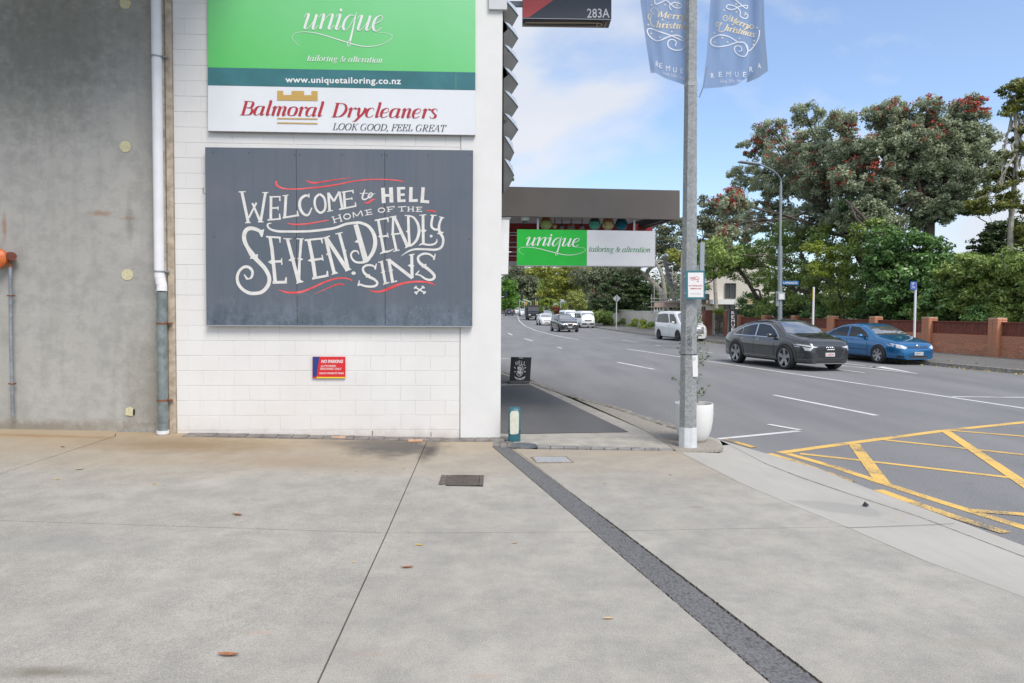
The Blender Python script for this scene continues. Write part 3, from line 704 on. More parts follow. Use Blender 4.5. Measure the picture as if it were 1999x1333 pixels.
MB().tube([W(20, 520, .03), W(21.5, 660, .03), W(25, 812, .03)], .021, 12).build('drain_pipe', mat('dull galvanised pipe', (.25, .28, .30), .5, .3, var=.2, scale=12), gg, smooth=True)
for x, y in ((21.5, 577), (24, 749)):
    MB().tube([W(x, y - 1, .03), W(x, y + 1, .03)], .027, 12).box(W(x, y, .0), (.1, .012, .018), (WD, WN, UZ)).build('pipe_clip', M_RUST, gg)

# ------------------------------------------------------------------ LETTERING TOOLS
class Print:
    """flat raised print on a plane: strokes and polygons given in photo positions, kept one after the other a hair apart"""
    def __init__(s, mp): s.mp = mp; s.b = MB(); s.k = 0
    def _off(s): s.k += 1; return .0012 + (s.k % 12) * .00022
    def ribbon(s, pts, w, cap=True):
        n = len(pts); P = [Vector((p[0], p[1])) for p in pts]; o = s._off(); Lf = []; Rt = []
        for i in range(n):
            a = P[max(0, i - 1)]; c = P[min(n - 1, i + 1)]; d = c - a
            if d.length < 1e-6: d = Vector((1, 0))
            d.normalize(); nn = Vector((-d.y, d.x)); ww = (w[i] if isinstance(w, (list, tuple)) else w) / 2
            Lf.append(P[i] + nn * ww); Rt.append(P[i] - nn * ww)
        V = [s.mp(p.x, p.y, o) for p in Lf + Rt]
        s.b.add(V, [(i, i + 1, n + i + 1, n + i) for i in range(n - 1)]); return s
    def poly(s, pts):
        o = s._off(); s.b.add([s.mp(x, y, o) for x, y in pts], [tuple(range(len(pts)))]); return s
    def disc(s, x, y, rx, ry=None, n=14):
        ry = ry or rx; return s.poly([(x + rx * math.cos(2 * math.pi * i / n), y + ry * math.sin(2 * math.pi * i / n)) for i in range(n)])
    def ring(s, x, y, rx, ry, w, rot=0, n=20):
        c, sn = math.cos(rot), math.sin(rot)
        return s.ribbon([(x + rx * math.cos(t) * c - ry * math.sin(t) * sn, y + rx * math.cos(t) * sn + ry * math.sin(t) * c) for t in [2 * math.pi * i / n for i in range(n + 1)]], w)
    def build(s, name, m, parent, **kw): return s.b.build(name, m, parent, fixn=False, **kw)
def cr(pts, k=5):      # smooth 2D curve; extra components (width) go along
    return smooth2([tuple(p) for p in pts], k)
def text_mesh(txt, bold=0.0, shear=0.0, space=1.0, res=2):
    cu_ = bpy.data.curves.new('t', 'FONT'); cu_.body = txt; cu_.offset = bold; cu_.shear = shear; cu_.space_character = space
    cu_.resolution_u = res; cu_.fill_mode = 'FRONT'
    o = bpy.data.objects.new('t', cu_); COL.objects.link(o); dg = bpy.context.evaluated_depsgraph_get(); dg.update()
    me = o.evaluated_get(dg).to_mesh(); V = [(v.co.x, v.co.y) for v in me.vertices]; Fc = [tuple(p.vertices) for p in me.polygons]
    o.evaluated_get(dg).to_mesh_clear(); bpy.data.objects.remove(o); bpy.data.curves.remove(cu_)
    return V, Fc
def text_fit(pr, txt, quad, bold=0.0, shear=0.0, space=1.0):
    """text stretched to the photo quad (top-left, top-right, bottom-right, bottom-left) or box"""
    V, Fc = text_mesh(txt, bold, shear, space)
    x0 = min(v[0] for v in V); x1 = max(v[0] for v in V); y0 = min(v[1] for v in V); y1 = max(v[1] for v in V)
    if len(quad) == 4 and not isinstance(quad[0], tuple):
        a, b_, c_, d_ = quad; quad = [(a, b_), (c_, b_), (c_, d_), (a, d_)]
    TL, TR, BR, BL = [Vector(q) for q in quad]; o = pr._off(); out = []
    for (x, y) in V:
        u = (x - x0) / (x1 - x0); v_ = (y1 - y) / max(1e-6, y1 - y0)
        p = TL.lerp(TR, u).lerp(BL.lerp(BR, u), v_); out.append(pr.mp(p.x, p.y, o))
    pr.b.add(out, Fc)
G_ = {}
def _glyphs():
    st = lambda x: [(x, 1.45), (x, 0)]
    sf = lambda a, b, y: [(a, y), (b, y)]
    G_.update({
    'a': (.98, [[(.72, .85), (.5, .98), (.22, .85), (.1, .5), (.15, .15), (.33, .02), (.55, .15), (.7, .45)], [(.76, .98), (.72, .2), (.8, .02), (.98, .18)]]),
    'c': (.8, [[(.68, .75), (.6, .95), (.42, .98), (.2, .85), (.1, .5), (.18, .15), (.38, .02), (.6, .08), (.74, .25)]]),
    'e': (.8, [[(.12, .5), (.45, .52), (.66, .7), (.62, .93), (.42, .98), (.18, .8), (.1, .45), (.2, .1), (.42, .02), (.7, .2)]]),
    'g': (.95, [[(.5, .98), (.25, .9), (.2, .65), (.35, .42)], [(.5, .98), (.7, .85), (.68, .6), (.55, .44), (.35, .42)], [(.68, .92), (.92, .98)], [(.35, .42), (.22, .25), (.5, .1), (.8, -.08), (.7, -.38), (.3, -.46), (.06, -.3), (.2, -.08), (.45, .02)]]),
    'h': (1.0, [[(.1, 1.5), (.26, 1.5), (.24, 0)], [(.25, .5), (.5, .95), (.68, .95), (.72, .75), (.7, .2), (.76, .02), (.96, .18)]]),
    'i': (.5, [[(.05, .8), (.2, .98), (.28, .88), (.24, .2), (.3, .02), (.5, .18)], [(.28, 1.4), (.28, 1.22)]]),
    'l': (.5, [[(.1, 1.5), (.26, 1.5), (.24, .2), (.32, .02), (.5, .18)]]),
    'm': (1.44, [[(.05, .8), (.2, .98), (.26, .85), (.24, 0)], [(.25, .5), (.48, .95), (.66, .95), (.7, .75), (.68, 0)], [(.69, .5), (.93, .95), (1.11, .95), (1.16, .75), (1.13, .2), (1.2, .02), (1.4, .18)]]),
    'n': (1.0, [[(.05, .8), (.2, .98), (.26, .85), (.24, 0)], [(.25, .5), (.5, .95), (.68, .95), (.72, .75), (.7, .2), (.76, .02), (.96, .18)]]),
    'o': (.87, [[(.45, .98), (.18, .85), (.1, .5), (.17, .13), (.4, .02)], [(.45, .98), (.68, .85), (.75, .5), (.65, .13), (.4, .02)]]),
    'r': (.7, [[(.05, .8), (.2, .98), (.26, .85), (.24, 0)], [(.25, .5), (.45, .9), (.6, .97), (.68, .82)]]),
    's': (.72, [[(.62, .75), (.52, .97), (.3, .97), (.18, .78), (.38, .52), (.58, .3), (.5, .05), (.25, .02), (.08, .22)]]),
    't': (.55, [[(.3, 1.35), (.24, .9), (.22, .2), (.3, .02), (.52, .18)], [(.05, .94), (.5, .95)]]),
    'u': (1.0, [[(.05, .8), (.2, .98), (.26, .85), (.22, .2), (.35, .02), (.6, .3), (.7, .6)], [(.76, .98), (.72, .2), (.8, .02), (.98, .18)]]),
    'y': (.9, [[(.05, .8), (.18, .98), (.28, .85), (.32, .3), (.4, .08)], [(.82, .98), (.72, .45), (.42, -.05), (.18, -.4), (-.02, -.42)]]),
    '&': (1.3, [[(1.12, .85), (.95, .4), (.6, .02), (.25, .05), (.1, .32), (.3, .68), (.62, .92), (.72, 1.2), (.55, 1.42)], [(.55, 1.42), (.35, 1.25), (.4, .9), (.75, .3), (1.2, .02)], [(.85, .85), (1.3, .85)]]),
    'B': (1.15, [st(.3), sf(.08, .6, 1.45), sf(.06, .6, 0), [(.5, 1.45), (.85, 1.38), (.92, 1.1), (.8, .82), (.4, .78)], [(.5, .78), (.9, .7), (1.02, .4), (.88, .08), (.5, 0)]]),
    'C': (1.15, [[(1.05, 1.05), (.98, 1.38), (.65, 1.48), (.25, 1.25), (.12, .7), (.3, .12), (.68, -.03), (1.05, .3)]]),
    'D': (1.32, [st(.3), sf(.08, .55, 1.45), sf(.06, .55, 0), [(.4, 1.45), (.9, 1.35), (1.15, .95), (1.12, .5), (.85, .1), (.4, 0)]]),
    'L': (1.05, [st(.3), sf(.08, .52, 1.45), sf(.06, .92, 0), [(.94, .38), (.9, 0)]]),
    'O': (1.32, [[(.65, 1.48), (.25, 1.25), (.12, .72), (.3, .15), (.6, -.03)], [(.65, 1.48), (1.05, 1.3), (1.18, .75), (1.0, .15), (.6, -.03)]]),
    'K': (1.22, [st(.3), sf(.08, .52, 1.45), sf(.06, .52, 0), [(.3, .62), (1.02, 1.45)], [(.5, .88), (1.05, 0)], sf(.85, 1.2, 1.45), sf(.9, 1.25, 0)]),
    'G': (1.32, [[(1.1, 1.05), (1.0, 1.4), (.65, 1.48), (.25, 1.25), (.12, .7), (.3, .12), (.7, -.03), (1.05, .1)], [(1.05, .6), (1.05, .05)], sf(.85, 1.22, .6)]),
    'F': (1.02, [st(.3), sf(.08, .98, 1.45), [(.96, 1.45), (.94, 1.12)], sf(.3, .72, .76), [(.72, .92), (.72, .6)], sf(.06, .55, 0)]),
    'E': (1.1, [st(.3), sf(.08, .98, 1.45), [(.96, 1.45), (.94, 1.12)], sf(.3, .72, .76), [(.72, .92), (.72, .6)], sf(.06, .98, 0), [(1.0, .36), (.97, 0)]]),
    'R': (1.2, [st(.3), sf(.08, .6, 1.45), sf(.06, .52, 0), [(.5, 1.45), (.88, 1.36), (.95, 1.1), (.82, .8), (.4, .74)], [(.55, .74), (.8, .3), (.98, 0), (1.18, 0)]]),
    'A': (1.2, [[(.12, 0), (.62, 1.48)], [(.62, 1.48), (1.02, 0)], sf(.3, .88, .5), sf(0, .3, 0), sf(.82, 1.2, 0)]),
    'T': (1.12, [st(.55), sf(.06, 1.04, 1.45), [(.1, 1.45), (.08, 1.1)], [(1.0, 1.45), (1.02, 1.1)], sf(.32, .78, 0)]),
    'M': (1.5, [[(.15, 0), (.3, 1.45)], [(.3, 1.45), (.68, .1)], [(.68, .1), (1.2, 1.45)], [(1.2, 1.45), (1.22, .15), (1.4, .02)]]),
    ',': (.35, [[(.2, .14), (.2, -.02), (.08, -.25)]]), ' ': (.5, [])})
_glyphs()
def serif(pr, txt, base, thick, thin, shear=.26, xh=None):
    """italic serif line drawn with a pointed pen: base = (x0, y0, x1, y1) baseline in photo positions, xh = x-height in photo px"""
    tot = sum(G_[c][0] for c in txt); x0, y0, x1, y1 = base; L_ = math.hypot(x1 - x0, y1 - y0); sx = L_ / tot; ux, uy = (x1 - x0) / L_, (y1 - y0) / L_
    pen = 0
    for ch in txt:
        adv, strokes = G_[ch]
        for st_ in strokes:
            P = st_ if len(st_) == 2 else [tuple(p) for p in cr(st_, 5)]
            q = []; wd = []
            for i, p in enumerate(P):
                a = P[max(0, i - 1)]; c = P[min(len(P) - 1, i + 1)]; dx = (c[0] - a[0]) * sx; dy = (c[1] - a[1]) * xh; l = math.hypot(dx, dy) or 1
                wd.append(thin + (thick - thin) * max(0.0, -dy / l) ** 1.6)
                X_ = (pen + p[0] + shear * p[1] * xh / sx) * sx; Y_ = p[1] * xh
                q.append((x0 + X_ * ux + Y_ * uy, y0 + X_ * uy - Y_ * ux))
            pr.ribbon(q, wd)
        pen += adv

# ------------------------------------------------------------------ SIGNS ON THE WALL
def sign_box(name, quad, off0, off1, m, parent, bev=False):
    P = [W(x, y, off0) for x, y in quad]; return MB().prism(P, WN * (off1 - off0)).build(name, m, parent)
# green tailoring sign
M_GRN = mat('sign green', (.10, .46, .07), .3, var=.0); 
def m_green():
    m, nt, N, L, b = nodes('graded sign green'); p = wpos(nt); gx = N.new('ShaderNodeSeparateXYZ'); L.new(p, gx.inputs[0])
    n = noise(nt, stretch(nt, p, (1, 1, .4)), 1.1, 4)
    f = math_(nt, 'ADD', math_(nt, 'MULTIPLY', math_(nt, 'SUBTRACT', gx.outputs[2], 4.7), .5), math_(nt, 'ADD', math_(nt, 'MULTIPLY', math_(nt, 'ADD', gx.outputs[0], 3.9), .12), math_(nt, 'MULTIPLY', math_(nt, 'SUBTRACT', n, .5), .4)))
    L.new(ramp(nt, f, 0, 1, (.085, .50, .10, 1), (.23, .62, .30, 1)), b.inputs['Base Color']); b.inputs['Roughness'].default_value = .35; return m  # paler towards the top and the right
M_GREENF = m_green()
sg = thing('tailoring_sign', 'large green and teal tailoring sign mounted high on the white wall', 'sign', W(667, 178, .05))
sign_box('green_panel', [(407.5, -60), (928, -60), (928, 143), (408, 133.2)], .01, .045, M_GREENF, sg)
sign_box('teal_band', [(408, 133.4), (928, 143.2), (928, 177.5), (408, 168)], .01, .047, mat('sign teal', (.035, .155, .175), .35, var=.12, scale=4), sg)
mpg = lambda x, y, o=0: W(x, y, .048 + o)
def E5(x, y): return (560 + x / 9.086, 10 + y / 9.086)
def pointed(pr, pts, thick, thin, conv, k=6):
    P = [tuple(p) for p in cr(pts, k)]; q = []; wd = []
    for i, p in enumerate(P):
        a = P[max(0, i - 1)]; c = P[min(len(P) - 1, i + 1)]; dx = c[0] - a[0]; dy = c[1] - a[1]; l = math.hypot(dx, dy) or 1
        wd.append(thin + (thick - thin) * max(0.0, dy / l) ** 1.5); q.append(conv(*p))
    pr.ribbon(q, wd)
UNIQ = [[(300, 215), (345, 155), (385, 165), (335, 330), (318, 400), (350, 418), (410, 370), (470, 290), (505, 215)], [(530, 160), (480, 330), (462, 405), (490, 425), (550, 360)],
        [(570, 215), (620, 160), (655, 165), (630, 280), (590, 425)], [(625, 320), (700, 215), (770, 160), (810, 175), (765, 340), (745, 405), (775, 425), (835, 350)],
        [(865, 215), (905, 165), (945, 170), (900, 330), (872, 405), (900, 435), (955, 365)], [(1200, 190), (1130, 175), (1050, 240), (1000, 360), (1020, 440), (1090, 400), (1160, 290), (1210, 200)],
        [(1250, 240), (1290, 190), (1330, 190), (1285, 340), (1262, 420), (1295, 445), (1360, 390), (1420, 310), (1460, 230)], [(1480, 185), (1435, 340), (1410, 420), (1435, 450), (1500, 380)],
        [(1550, 330), (1650, 290), (1700, 230), (1670, 185), (1590, 220), (1535, 330), (1540, 430), (1600, 460), (1680, 395)]]
SWASH = [(235, 718), (150, 660), (95, 570), (140, 500), (250, 475), (420, 480), (620, 520), (850, 590), (1070, 660), (1250, 710), (1420, 735), (1600, 715), (1760, 660), (1870, 570), (1830, 510), (1720, 485), (1600, 480)]
def uniq(pr, conv, sc_, thin=1.0):
    for s_ in UNIQ: pointed(pr, s_, 5.2 * sc_, 1.25 * sc_ * thin, conv)
    pr.disc(*conv(960, 85), 2.6 * sc_, 3.2 * sc_)
    pr.ribbon([conv(*p) for p in ((1235, 120), (1210, 230), (1170, 430), (1120, 640))], [.6 * sc_, 2.0 * sc_, 3.4 * sc_, 3.8 * sc_])
    pr.ring(*conv(1102, 680), 3.0 * sc_, 5.4 * sc_, 1.2 * sc_, .25)
    P = cr(SWASH, 6); n = len(P); pr.ribbon([conv(p.x, p.y) for p in P], [(.55 + 1.3 * math.exp(-((i / n - .48) / .22) ** 2)) * sc_ for i in range(n)])
pr = Print(mpg); uniq(pr, E5, 1.0); pr.build('lettering', M_WHITE, sg)
pr = Print(mpg); serif(pr, 'tailoring & alteration', (598.5, 118.5, 746, 122.5), 1.7, .55, .26, 7.6); pr.build('lettering', M_WHITE, sg)
pr = Print(mpg); text_fit(pr, 'www.uniquetailoring.co.nz', [(557, 149), (783, 151.5), (783, 168.5), (557, 164.5)], .022, 0, 1.08); pr.build('lettering', M_WHITE, sg)
pr = Print(mpg); pr.ribbon([(890, 144), (890, 176)], .7); pr.build('green_hairline', M_GRN, sg)
# white drycleaners sign
dg_ = thing('drycleaners_sign', 'white sign with red italic lettering and gold crown just below the green sign', 'sign', W(667, 262, .05))
sign_box('white_panel', [(408, 168.2), (928, 177.8), (928, 264.5), (408, 256.5)], .01, .045, mat('sign white', (.70, .72, .75), .35, var=.02, scale=2), dg_)
sign_box('panel_edge_shade', [(408, 256.7), (928, 264.7), (928, 265.6), (408, 257.6)], .008, .05, mat('sign edge shadow grey', (.25, .24, .23), .5), dg_)  # dark strip under the panel, the sign's shadow put into its colour
def E6(x, y): return (460 + x / 4.76, 170 + y / 4.76)
pr = Print(mpg); gold = mat('sign gold', (.52, .33, .09), .45)
pr.poly([E6(*p) for p in ((386, 92), (762, 92 + 4), (762, 127), (386, 122))])
for a, b_ in ((386, 442), (520, 636), (704, 762)): pr.poly([E6(*p) for p in ((a, 30 + a * .008), (b_, 30 + b_ * .008), (b_, 98), (a, 96))])
pr.poly([E6(*p) for p in ((442, 72), (520, 72), (520, 98), (442, 98))]); pr.poly([E6(*p) for p in ((636, 74), (704, 74), (704, 100), (636, 100))])
pr.ribbon([E6(386, 290), E6(762, 295)], 2.3); pr.ribbon([E6(386, 331), E6(762, 338)], 2.3); pr.build('crown_emblem', gold, dg_)
cardinal = mat('sign crimson', (.40, .025, .04), .4)
pr = Print(mpg); serif(pr, 'Balmoral', (467, 224, 628, 227.5), 5.3, 1.0, .26, 18.6); serif(pr, 'Drycleaners', (645.5, 227.8, 852, 230.8), 5.3, 1.0, .26, 18.6); pr.build('lettering', cardinal, dg_)
pr = Print(mpg); serif(pr, 'LOOK GOOD, FEEL GREAT', (648.5, 253, 869, 256.5), 1.9, .6, .24, 8.6); pr.build('lettering', mat('sign charcoal', (.05, .06, .075), .45), dg_)

# blackboard-like mural board
hb = thing('mural_board', 'faded blue grey board with hand painted white and red lettering', 'sign', W(664, 636, .06))
xs = [(403, 289, 405.5, 634), (580, 291, 582, 635), (752, 293, 753, 635.5), (924, 295, 922.5, 636.2)]
for (a, b_, c_, d_), (e, f, g, h) in zip(xs, xs[1:]):
    sign_box('board_panel', [(a + .4, b_), (e - .4, f), (g - .4, h), (c_ + .4, d_)], .02, .07, M_BOARD, hb)
sign_box('board_trim', [(405, 634.4), (922.5, 636.5), (922.5, 638.2), (405, 636)], .02, .078, mat('board aluminium trim', (.45, .47, .5), .4, .5), hb)
mph = lambda x, y, o=0: W(x, y, .0705 + o)
cA = lambda x, y: (450 + x / 8.885, 330 + y / 8.885); cB = lambda x, y: (640 + x / 7.404, 330 + y / 7.404)
cC = lambda x, y: (450 + x / 7.404, 430 + y / 7.404); cD = lambda x, y: (640 + x / 7.404, 430 + y / 7.404)
SC = {'A': (cA, 8.885), 'B': (cB, 7.404), 'C': (cC, 7.404), 'D': (cD, 7.404)}
def st(pr, c, w, *pts, curve=None):
    conv, k = SC[c]; ws = list(w) if isinstance(w, (list, tuple)) else [w] * len(pts)
    if len(ws) == 2 and len(pts) > 2: ws = [ws[0] + (ws[1] - ws[0]) * i / (len(pts) - 1) for i in range(len(pts))]
    P = [(x, y, ws[i]) for i, (x, y) in enumerate(pts)]
    if curve or (curve is None and len(pts) > 2): P = [tuple(p) for p in cr(P, 5)]
    pr.ribbon([conv(p[0], p[1]) for p in P], [max(.3, p[2] / k) for p in P])
pr = Print(mph); S = lambda c, w, *p, **k: st(pr, c, w, *p, **k)
# WELCOME
S('A', 50, (195, 390), (308, 925)); S('A', 18, (140, 395), (262, 390)); S('A', 32, (315, 850), (450, 582)); S('A', [30, 48], (378, 588), (520, 915)); S('A', 46, (608, 400), (522, 915)); S('A', 18, (548, 408), (657, 405)); S('A', 18, (253, 930), (352, 928)); S('A', 18, (475, 916), (572, 914))
S('A', 46, (703, 478), (698, 875)); S('A', 24, (675, 482), (870, 478)); S('A', [20, 30], (853, 478), (857, 552)); S('A', 28, (705, 676), (835, 672)); S('A', 18, (826, 645), (824, 712)); S('A', 28, (642, 882), (872, 862)); S('A', [18, 36], (850, 770), (858, 870))
S('A', 48, (962, 455), (940, 850)); S('A', 18, (903, 463), (1005, 450)); S('A', [28, 38], (905, 845), (1188, 797)); S('A', [18, 36], (1158, 720), (1168, 800))
S('A', [30, 42, 48, 50, 50, 45, 38, 20], (1362, 462), (1290, 462), (1222, 515), (1198, 600), (1215, 700), (1275, 782), (1350, 790), (1412, 668)); S('A', 22, (1360, 425), (1360, 497))
S('A', 40, (1545, 432), (1475, 495), (1460, 600), (1490, 700), (1558, 757), (1630, 710), (1646, 600), (1618, 490), (1545, 432))
S('B', 36, (8, 352), (26, 605)); S('B', 16, (-12, 352), (28, 345)); S('B', 32, (12, 352), (88, 465)); S('B', 30, (88, 465), (165, 325)); S('B', 36, (165, 325), (212, 580)); S('B', 14, (-10, 612), (75, 598)); S('B', 14, (160, 586), (245, 568))
S('B', 36, (232, 325), (248, 565)); S('B', 20, (200, 335), (372, 308)); S('B', [14, 22], (358, 300), (368, 350)); S('B', 20, (240, 440), (358, 422)); S('B', 12, (342, 405), (350, 447)); S('B', 24, (165, 582), (410, 532)); S('B', [14, 24], (396, 478), (404, 535))
S('B', [14, 24, 24, 22, 16, 10], (538, 292), (505, 380), (500, 425), (535, 438), (580, 415), (615, 380)); S('B', 11, (462, 352), (580, 348)); S('B', 18, (622, 338), (588, 372), (588, 412), (620, 405), (645, 365), (622, 338)); S('B', 9, (600, 372), (640, 372), (682, 352))
for a in ((('B', 56), (796, 270), (808, 492)), (('B', 56), (912, 264), (920, 482)), (('B', 40), (805, 382), (915, 378)), (('B', 50), (1022, 260), (1030, 475)), (('B', 36), (1000, 277), (1117, 275)), (('B', 36), (1020, 372), (1110, 368)), (('B', 38), (1008, 461), (1122, 455)),
          (('B', 50), (1202, 260), (1196, 475)), (('B', 40), (1175, 456), (1300, 452)), (('B', 48), (1378, 262), (1362, 482)), (('B', 42), (1338, 464), (1464, 474))): S(a[0][0], a[0][1], *a[1:])
# HOME OF THE
for w, *p in ((18, (73, 690), (102, 772)), (18, (168, 660), (196, 752)), (13, (90, 728), (180, 703)), (9, (52, 694), (96, 682)), (9, (146, 666), (188, 653)), (9, (80, 780), (126, 768)), (9, (176, 760), (216, 750)),
              (16, (362, 622), (375, 702)), (14, (366, 625), (425, 680)), (14, (425, 680), (478, 600)), (16, (478, 600), (505, 682)), (16, (560, 598), (576, 662)), (12, (528, 600), (632, 580)), (12, (560, 632), (632, 618)), (12, (540, 667), (648, 648)),
              (16, (868, 555), (880, 615)), (12, (848, 552), (962, 540)), (12, (872, 585), (938, 577)), (9, (852, 618), (902, 612)), (10, (957, 530), (957, 562)), (16, (1066, 545), (1070, 605)), (13, (1014, 548), (1130, 540)), (9, (1042, 608), (1098, 605)),
              (16, (1165, 545), (1165, 610)), (16, (1232, 545), (1232, 610)), (12, (1165, 579), (1232, 578)), (8, (1143, 545), (1185, 545)), (8, (1143, 610), (1185, 610)), (8, (1212, 545), (1252, 545)), (8, (1212, 610), (1252, 610)), (16, (1295, 550), (1295, 612)), (12, (1272, 552), (1362, 548)), (12, (1295, 581), (1345, 579)), (12, (1272, 611), (1362, 613)), (8, (1358, 542), (1358, 565)), (8, (1358, 598), (1358, 620))):
    S('B', w, *p)
pr.ring(*cB(278, 685), 48 / 7.404, 37 / 7.404, 2.1, -.2); pr.ring(*cB(775, 593), 46 / 7.404, 31 / 7.404, 2.1, -.1)
# SEVEN
S('C', [28, 45, 50, 55, 60, 60, 60, 55, 78, 62, 60, 58, 55, 55, 55, 52, 50, 50, 46, 45, 42, 38, 40, 42, 38, 32, 12], (462, 215), (445, 180), (395, 140), (300, 115), (228, 140), (196, 220), (208, 310), (250, 395), (310, 490), (350, 540), (430, 620), (500, 700), (553, 800), (560, 880), (530, 960), (460, 1030), (370, 1055), (270, 1050), (180, 1000), (115, 920), (97, 820), (130, 730), (200, 674), (272, 682), (318, 745), (300, 825), (240, 852))
S('C', [34, 14], (245, 853), (195, 780)); S('C', [10, 44], (482, 128), (445, 200)); pr.poly([cC(*p) for p in ((488, 128), (400, 150), (440, 238), (462, 240))])
pr.poly([cC(*p) for p in ((280, 558), (302, 500), (398, 488), (392, 550))])
S('C', [46, 50, 50, 50], (570, 240), (598, 400), (618, 600), (648, 900), curve=False); S('C', 26, (515, 236), (727, 250)); S('C', [14, 30], (716, 325), (712, 250)); pr.poly([cC(*p) for p in ((540, 603), (600, 562), (640, 600), (605, 640))]); S('C', 34, (610, 598), (740, 592)); S('C', [16, 20], (738, 548), (742, 642)); S('C', 40, (608, 898), (815, 892)); S('C', [16, 40], (806, 820), (795, 890))
S('C', [46, 50], (822, 270), (985, 890)); S('C', 15, (765, 264), (882, 268)); S('C', [42, 34], (1022, 270), (998, 580)); S('C', [34, 48], (998, 580), (985, 890)); S('C', 15, (955, 266), (1060, 268)); pr.poly([cC(*p) for p in ((833, 578), (880, 540), (938, 540), (900, 600))]); pr.poly([cC(*p) for p in ((963, 545), (1010, 535), (1052, 563), (1000, 590))]); pr.poly([cC(*p) for p in ((948, 918), (970, 860), (1010, 860), (1063, 888))])
S('C', [48, 52, 52], (1130, 280), (1190, 580), (1225, 830), curve=False); S('C', 28, (1072, 288), (1325, 262)); S('C', [14, 30], (1328, 335), (1312, 258)); pr.poly([cC(*p) for p in ((1112, 582), (1180, 540), (1220, 570), (1190, 610))]); S('C', 32, (1180, 575), (1335, 552)); S('C', [16, 20], (1322, 498), (1338, 582)); S('C', 34, (1180, 842), (1415, 796)); S('C', [16, 38], (1400, 730), (1398, 800))
S('C', [46, 48, 48], (1375, 248), (1428, 480), (1502, 775), curve=False); S('C', 17, (1320, 262), (1437, 226)); S('C', [52, 60], (1385, 255), (1695, 725)); S('C', [42, 44, 48], (1572, 190), (1640, 440), (1705, 722), curve=False); S('C', 16, (1516, 197), (1620, 175)); pr.poly([cC(*p) for p in ((1378, 492), (1420, 455), (1450, 500), (1430, 520))]); pr.poly([cC(*p) for p in ((1620, 410), (1678, 432), (1650, 470), (1635, 465))])
pr.poly([cC(*p) for p in ((1458, 792), (1480, 740), (1520, 735), (1560, 765))]); pr.poly([cC(*p) for p in ((1658, 742), (1680, 690), (1715, 680), (1752, 710))])
pr.disc(*cD(372, 763), 4.4, 3.4)
# DEADLY
S('A', [10, 24, 32, 36, 40, 40, 40, 42, 44], (712, 937), (660, 945), (642, 985), (690, 1040), (800, 1075), (950, 1082), (1300, 1080), (1500, 1065), (1780, 1030))
S('B', [36, 36, 36, 38, 40, 44, 52, 58, 58, 52, 44], (-5, 870), (120, 845), (260, 795), (400, 775), (480, 778), (580, 822), (648, 905), (682, 1010), (678, 1120), (635, 1230), (570, 1310))
S('D', [50, 42, 34, 30, 28, 26, 25, 22, 10], (600, 545), (555, 590), (480, 610), (400, 600), (348, 550), (335, 490), (370, 447), (425, 447), (450, 492))
S('D', [66, 78], (403, 60), (550, 590)); pr.poly([cD(*p) for p in ((385, 314), (432, 270), (480, 300), (450, 330))])
S('B', [38, 42, 42], (728, 735), (768, 960), (808, 1190), curve=False); S('B', 24, (678, 742), (878, 705)); S('B', [14, 28], (874, 768), (864, 700)); pr.poly([cB(*p) for p in ((722, 977), (765, 945), (800, 970), (775, 1000))]); S('B', 26, (770, 975), (872, 962)); S('B', 14, (860, 920), (874, 988)); S('B', [8, 30, 26, 8], (752, 1228), (800, 1200), (880, 1188), (957, 1152))
S('B', [32, 36, 38], (945, 690), (938, 930), (992, 1180), curve=False); S('B', [40, 50], (960, 685), (1152, 1115)); S('B', 24, (925, 945), (1075, 925)); S('B', 15, (893, 695), (992, 678)); S('B', 17, (945, 1190), (1037, 1168)); pr.poly([cB(*p) for p in ((908, 945), (935, 915), (965, 935), (950, 965))])
S('B', 38, (1162, 680), (1168, 890), (1182, 1110), curve=False); S('B', 15, (1108, 670), (1190, 672)); S('B', [20, 30, 38, 42, 40, 32, 25], (1165, 674), (1240, 700), (1300, 790), (1318, 900), (1290, 1010), (1235, 1080), (1180, 1115)); pr.poly([cB(*p) for p in ((1126, 903), (1165, 872), (1190, 895), (1170, 925))]); pr.poly([cB(*p) for p in ((1108, 1148), (1140, 1090), (1190, 1085), (1198, 1112))])
S('B', 40, (1375, 660), (1380, 1090)); S('B', 14, (1322, 668), (1420, 658)); pr.poly([cB(*p) for p in ((1332, 888), (1380, 862), (1432, 886), (1382, 922))]); S('B', [8, 30, 28, 28, 22, 6], (1313, 1106), (1368, 1080), (1450, 1095), (1530, 1085), (1572, 1050), (1576, 1005))
S('B', [32, 34, 34, 32, 26], (1520, 665), (1500, 760), (1500, 830), (1542, 870), (1605, 872)); S('B', 14, (1483, 665), (1572, 670)); S('B', [34, 34, 38, 38, 36, 34, 34, 32, 30, 28, 20, 4], (1652, 690), (1612, 790), (1608, 880), (1628, 930), (1665, 1000), (1660, 1090), (1620, 1145), (1540, 1165), (1400, 1158), (1250, 1160), (1150, 1195), (1058, 1258)); S('B', 14, (1608, 690), (1682, 705)); pr.poly([cB(*p) for p in ((1578, 938), (1610, 895), (1680, 912), (1640, 945))]); pr.disc(*cB(1493, 968), 2.9)
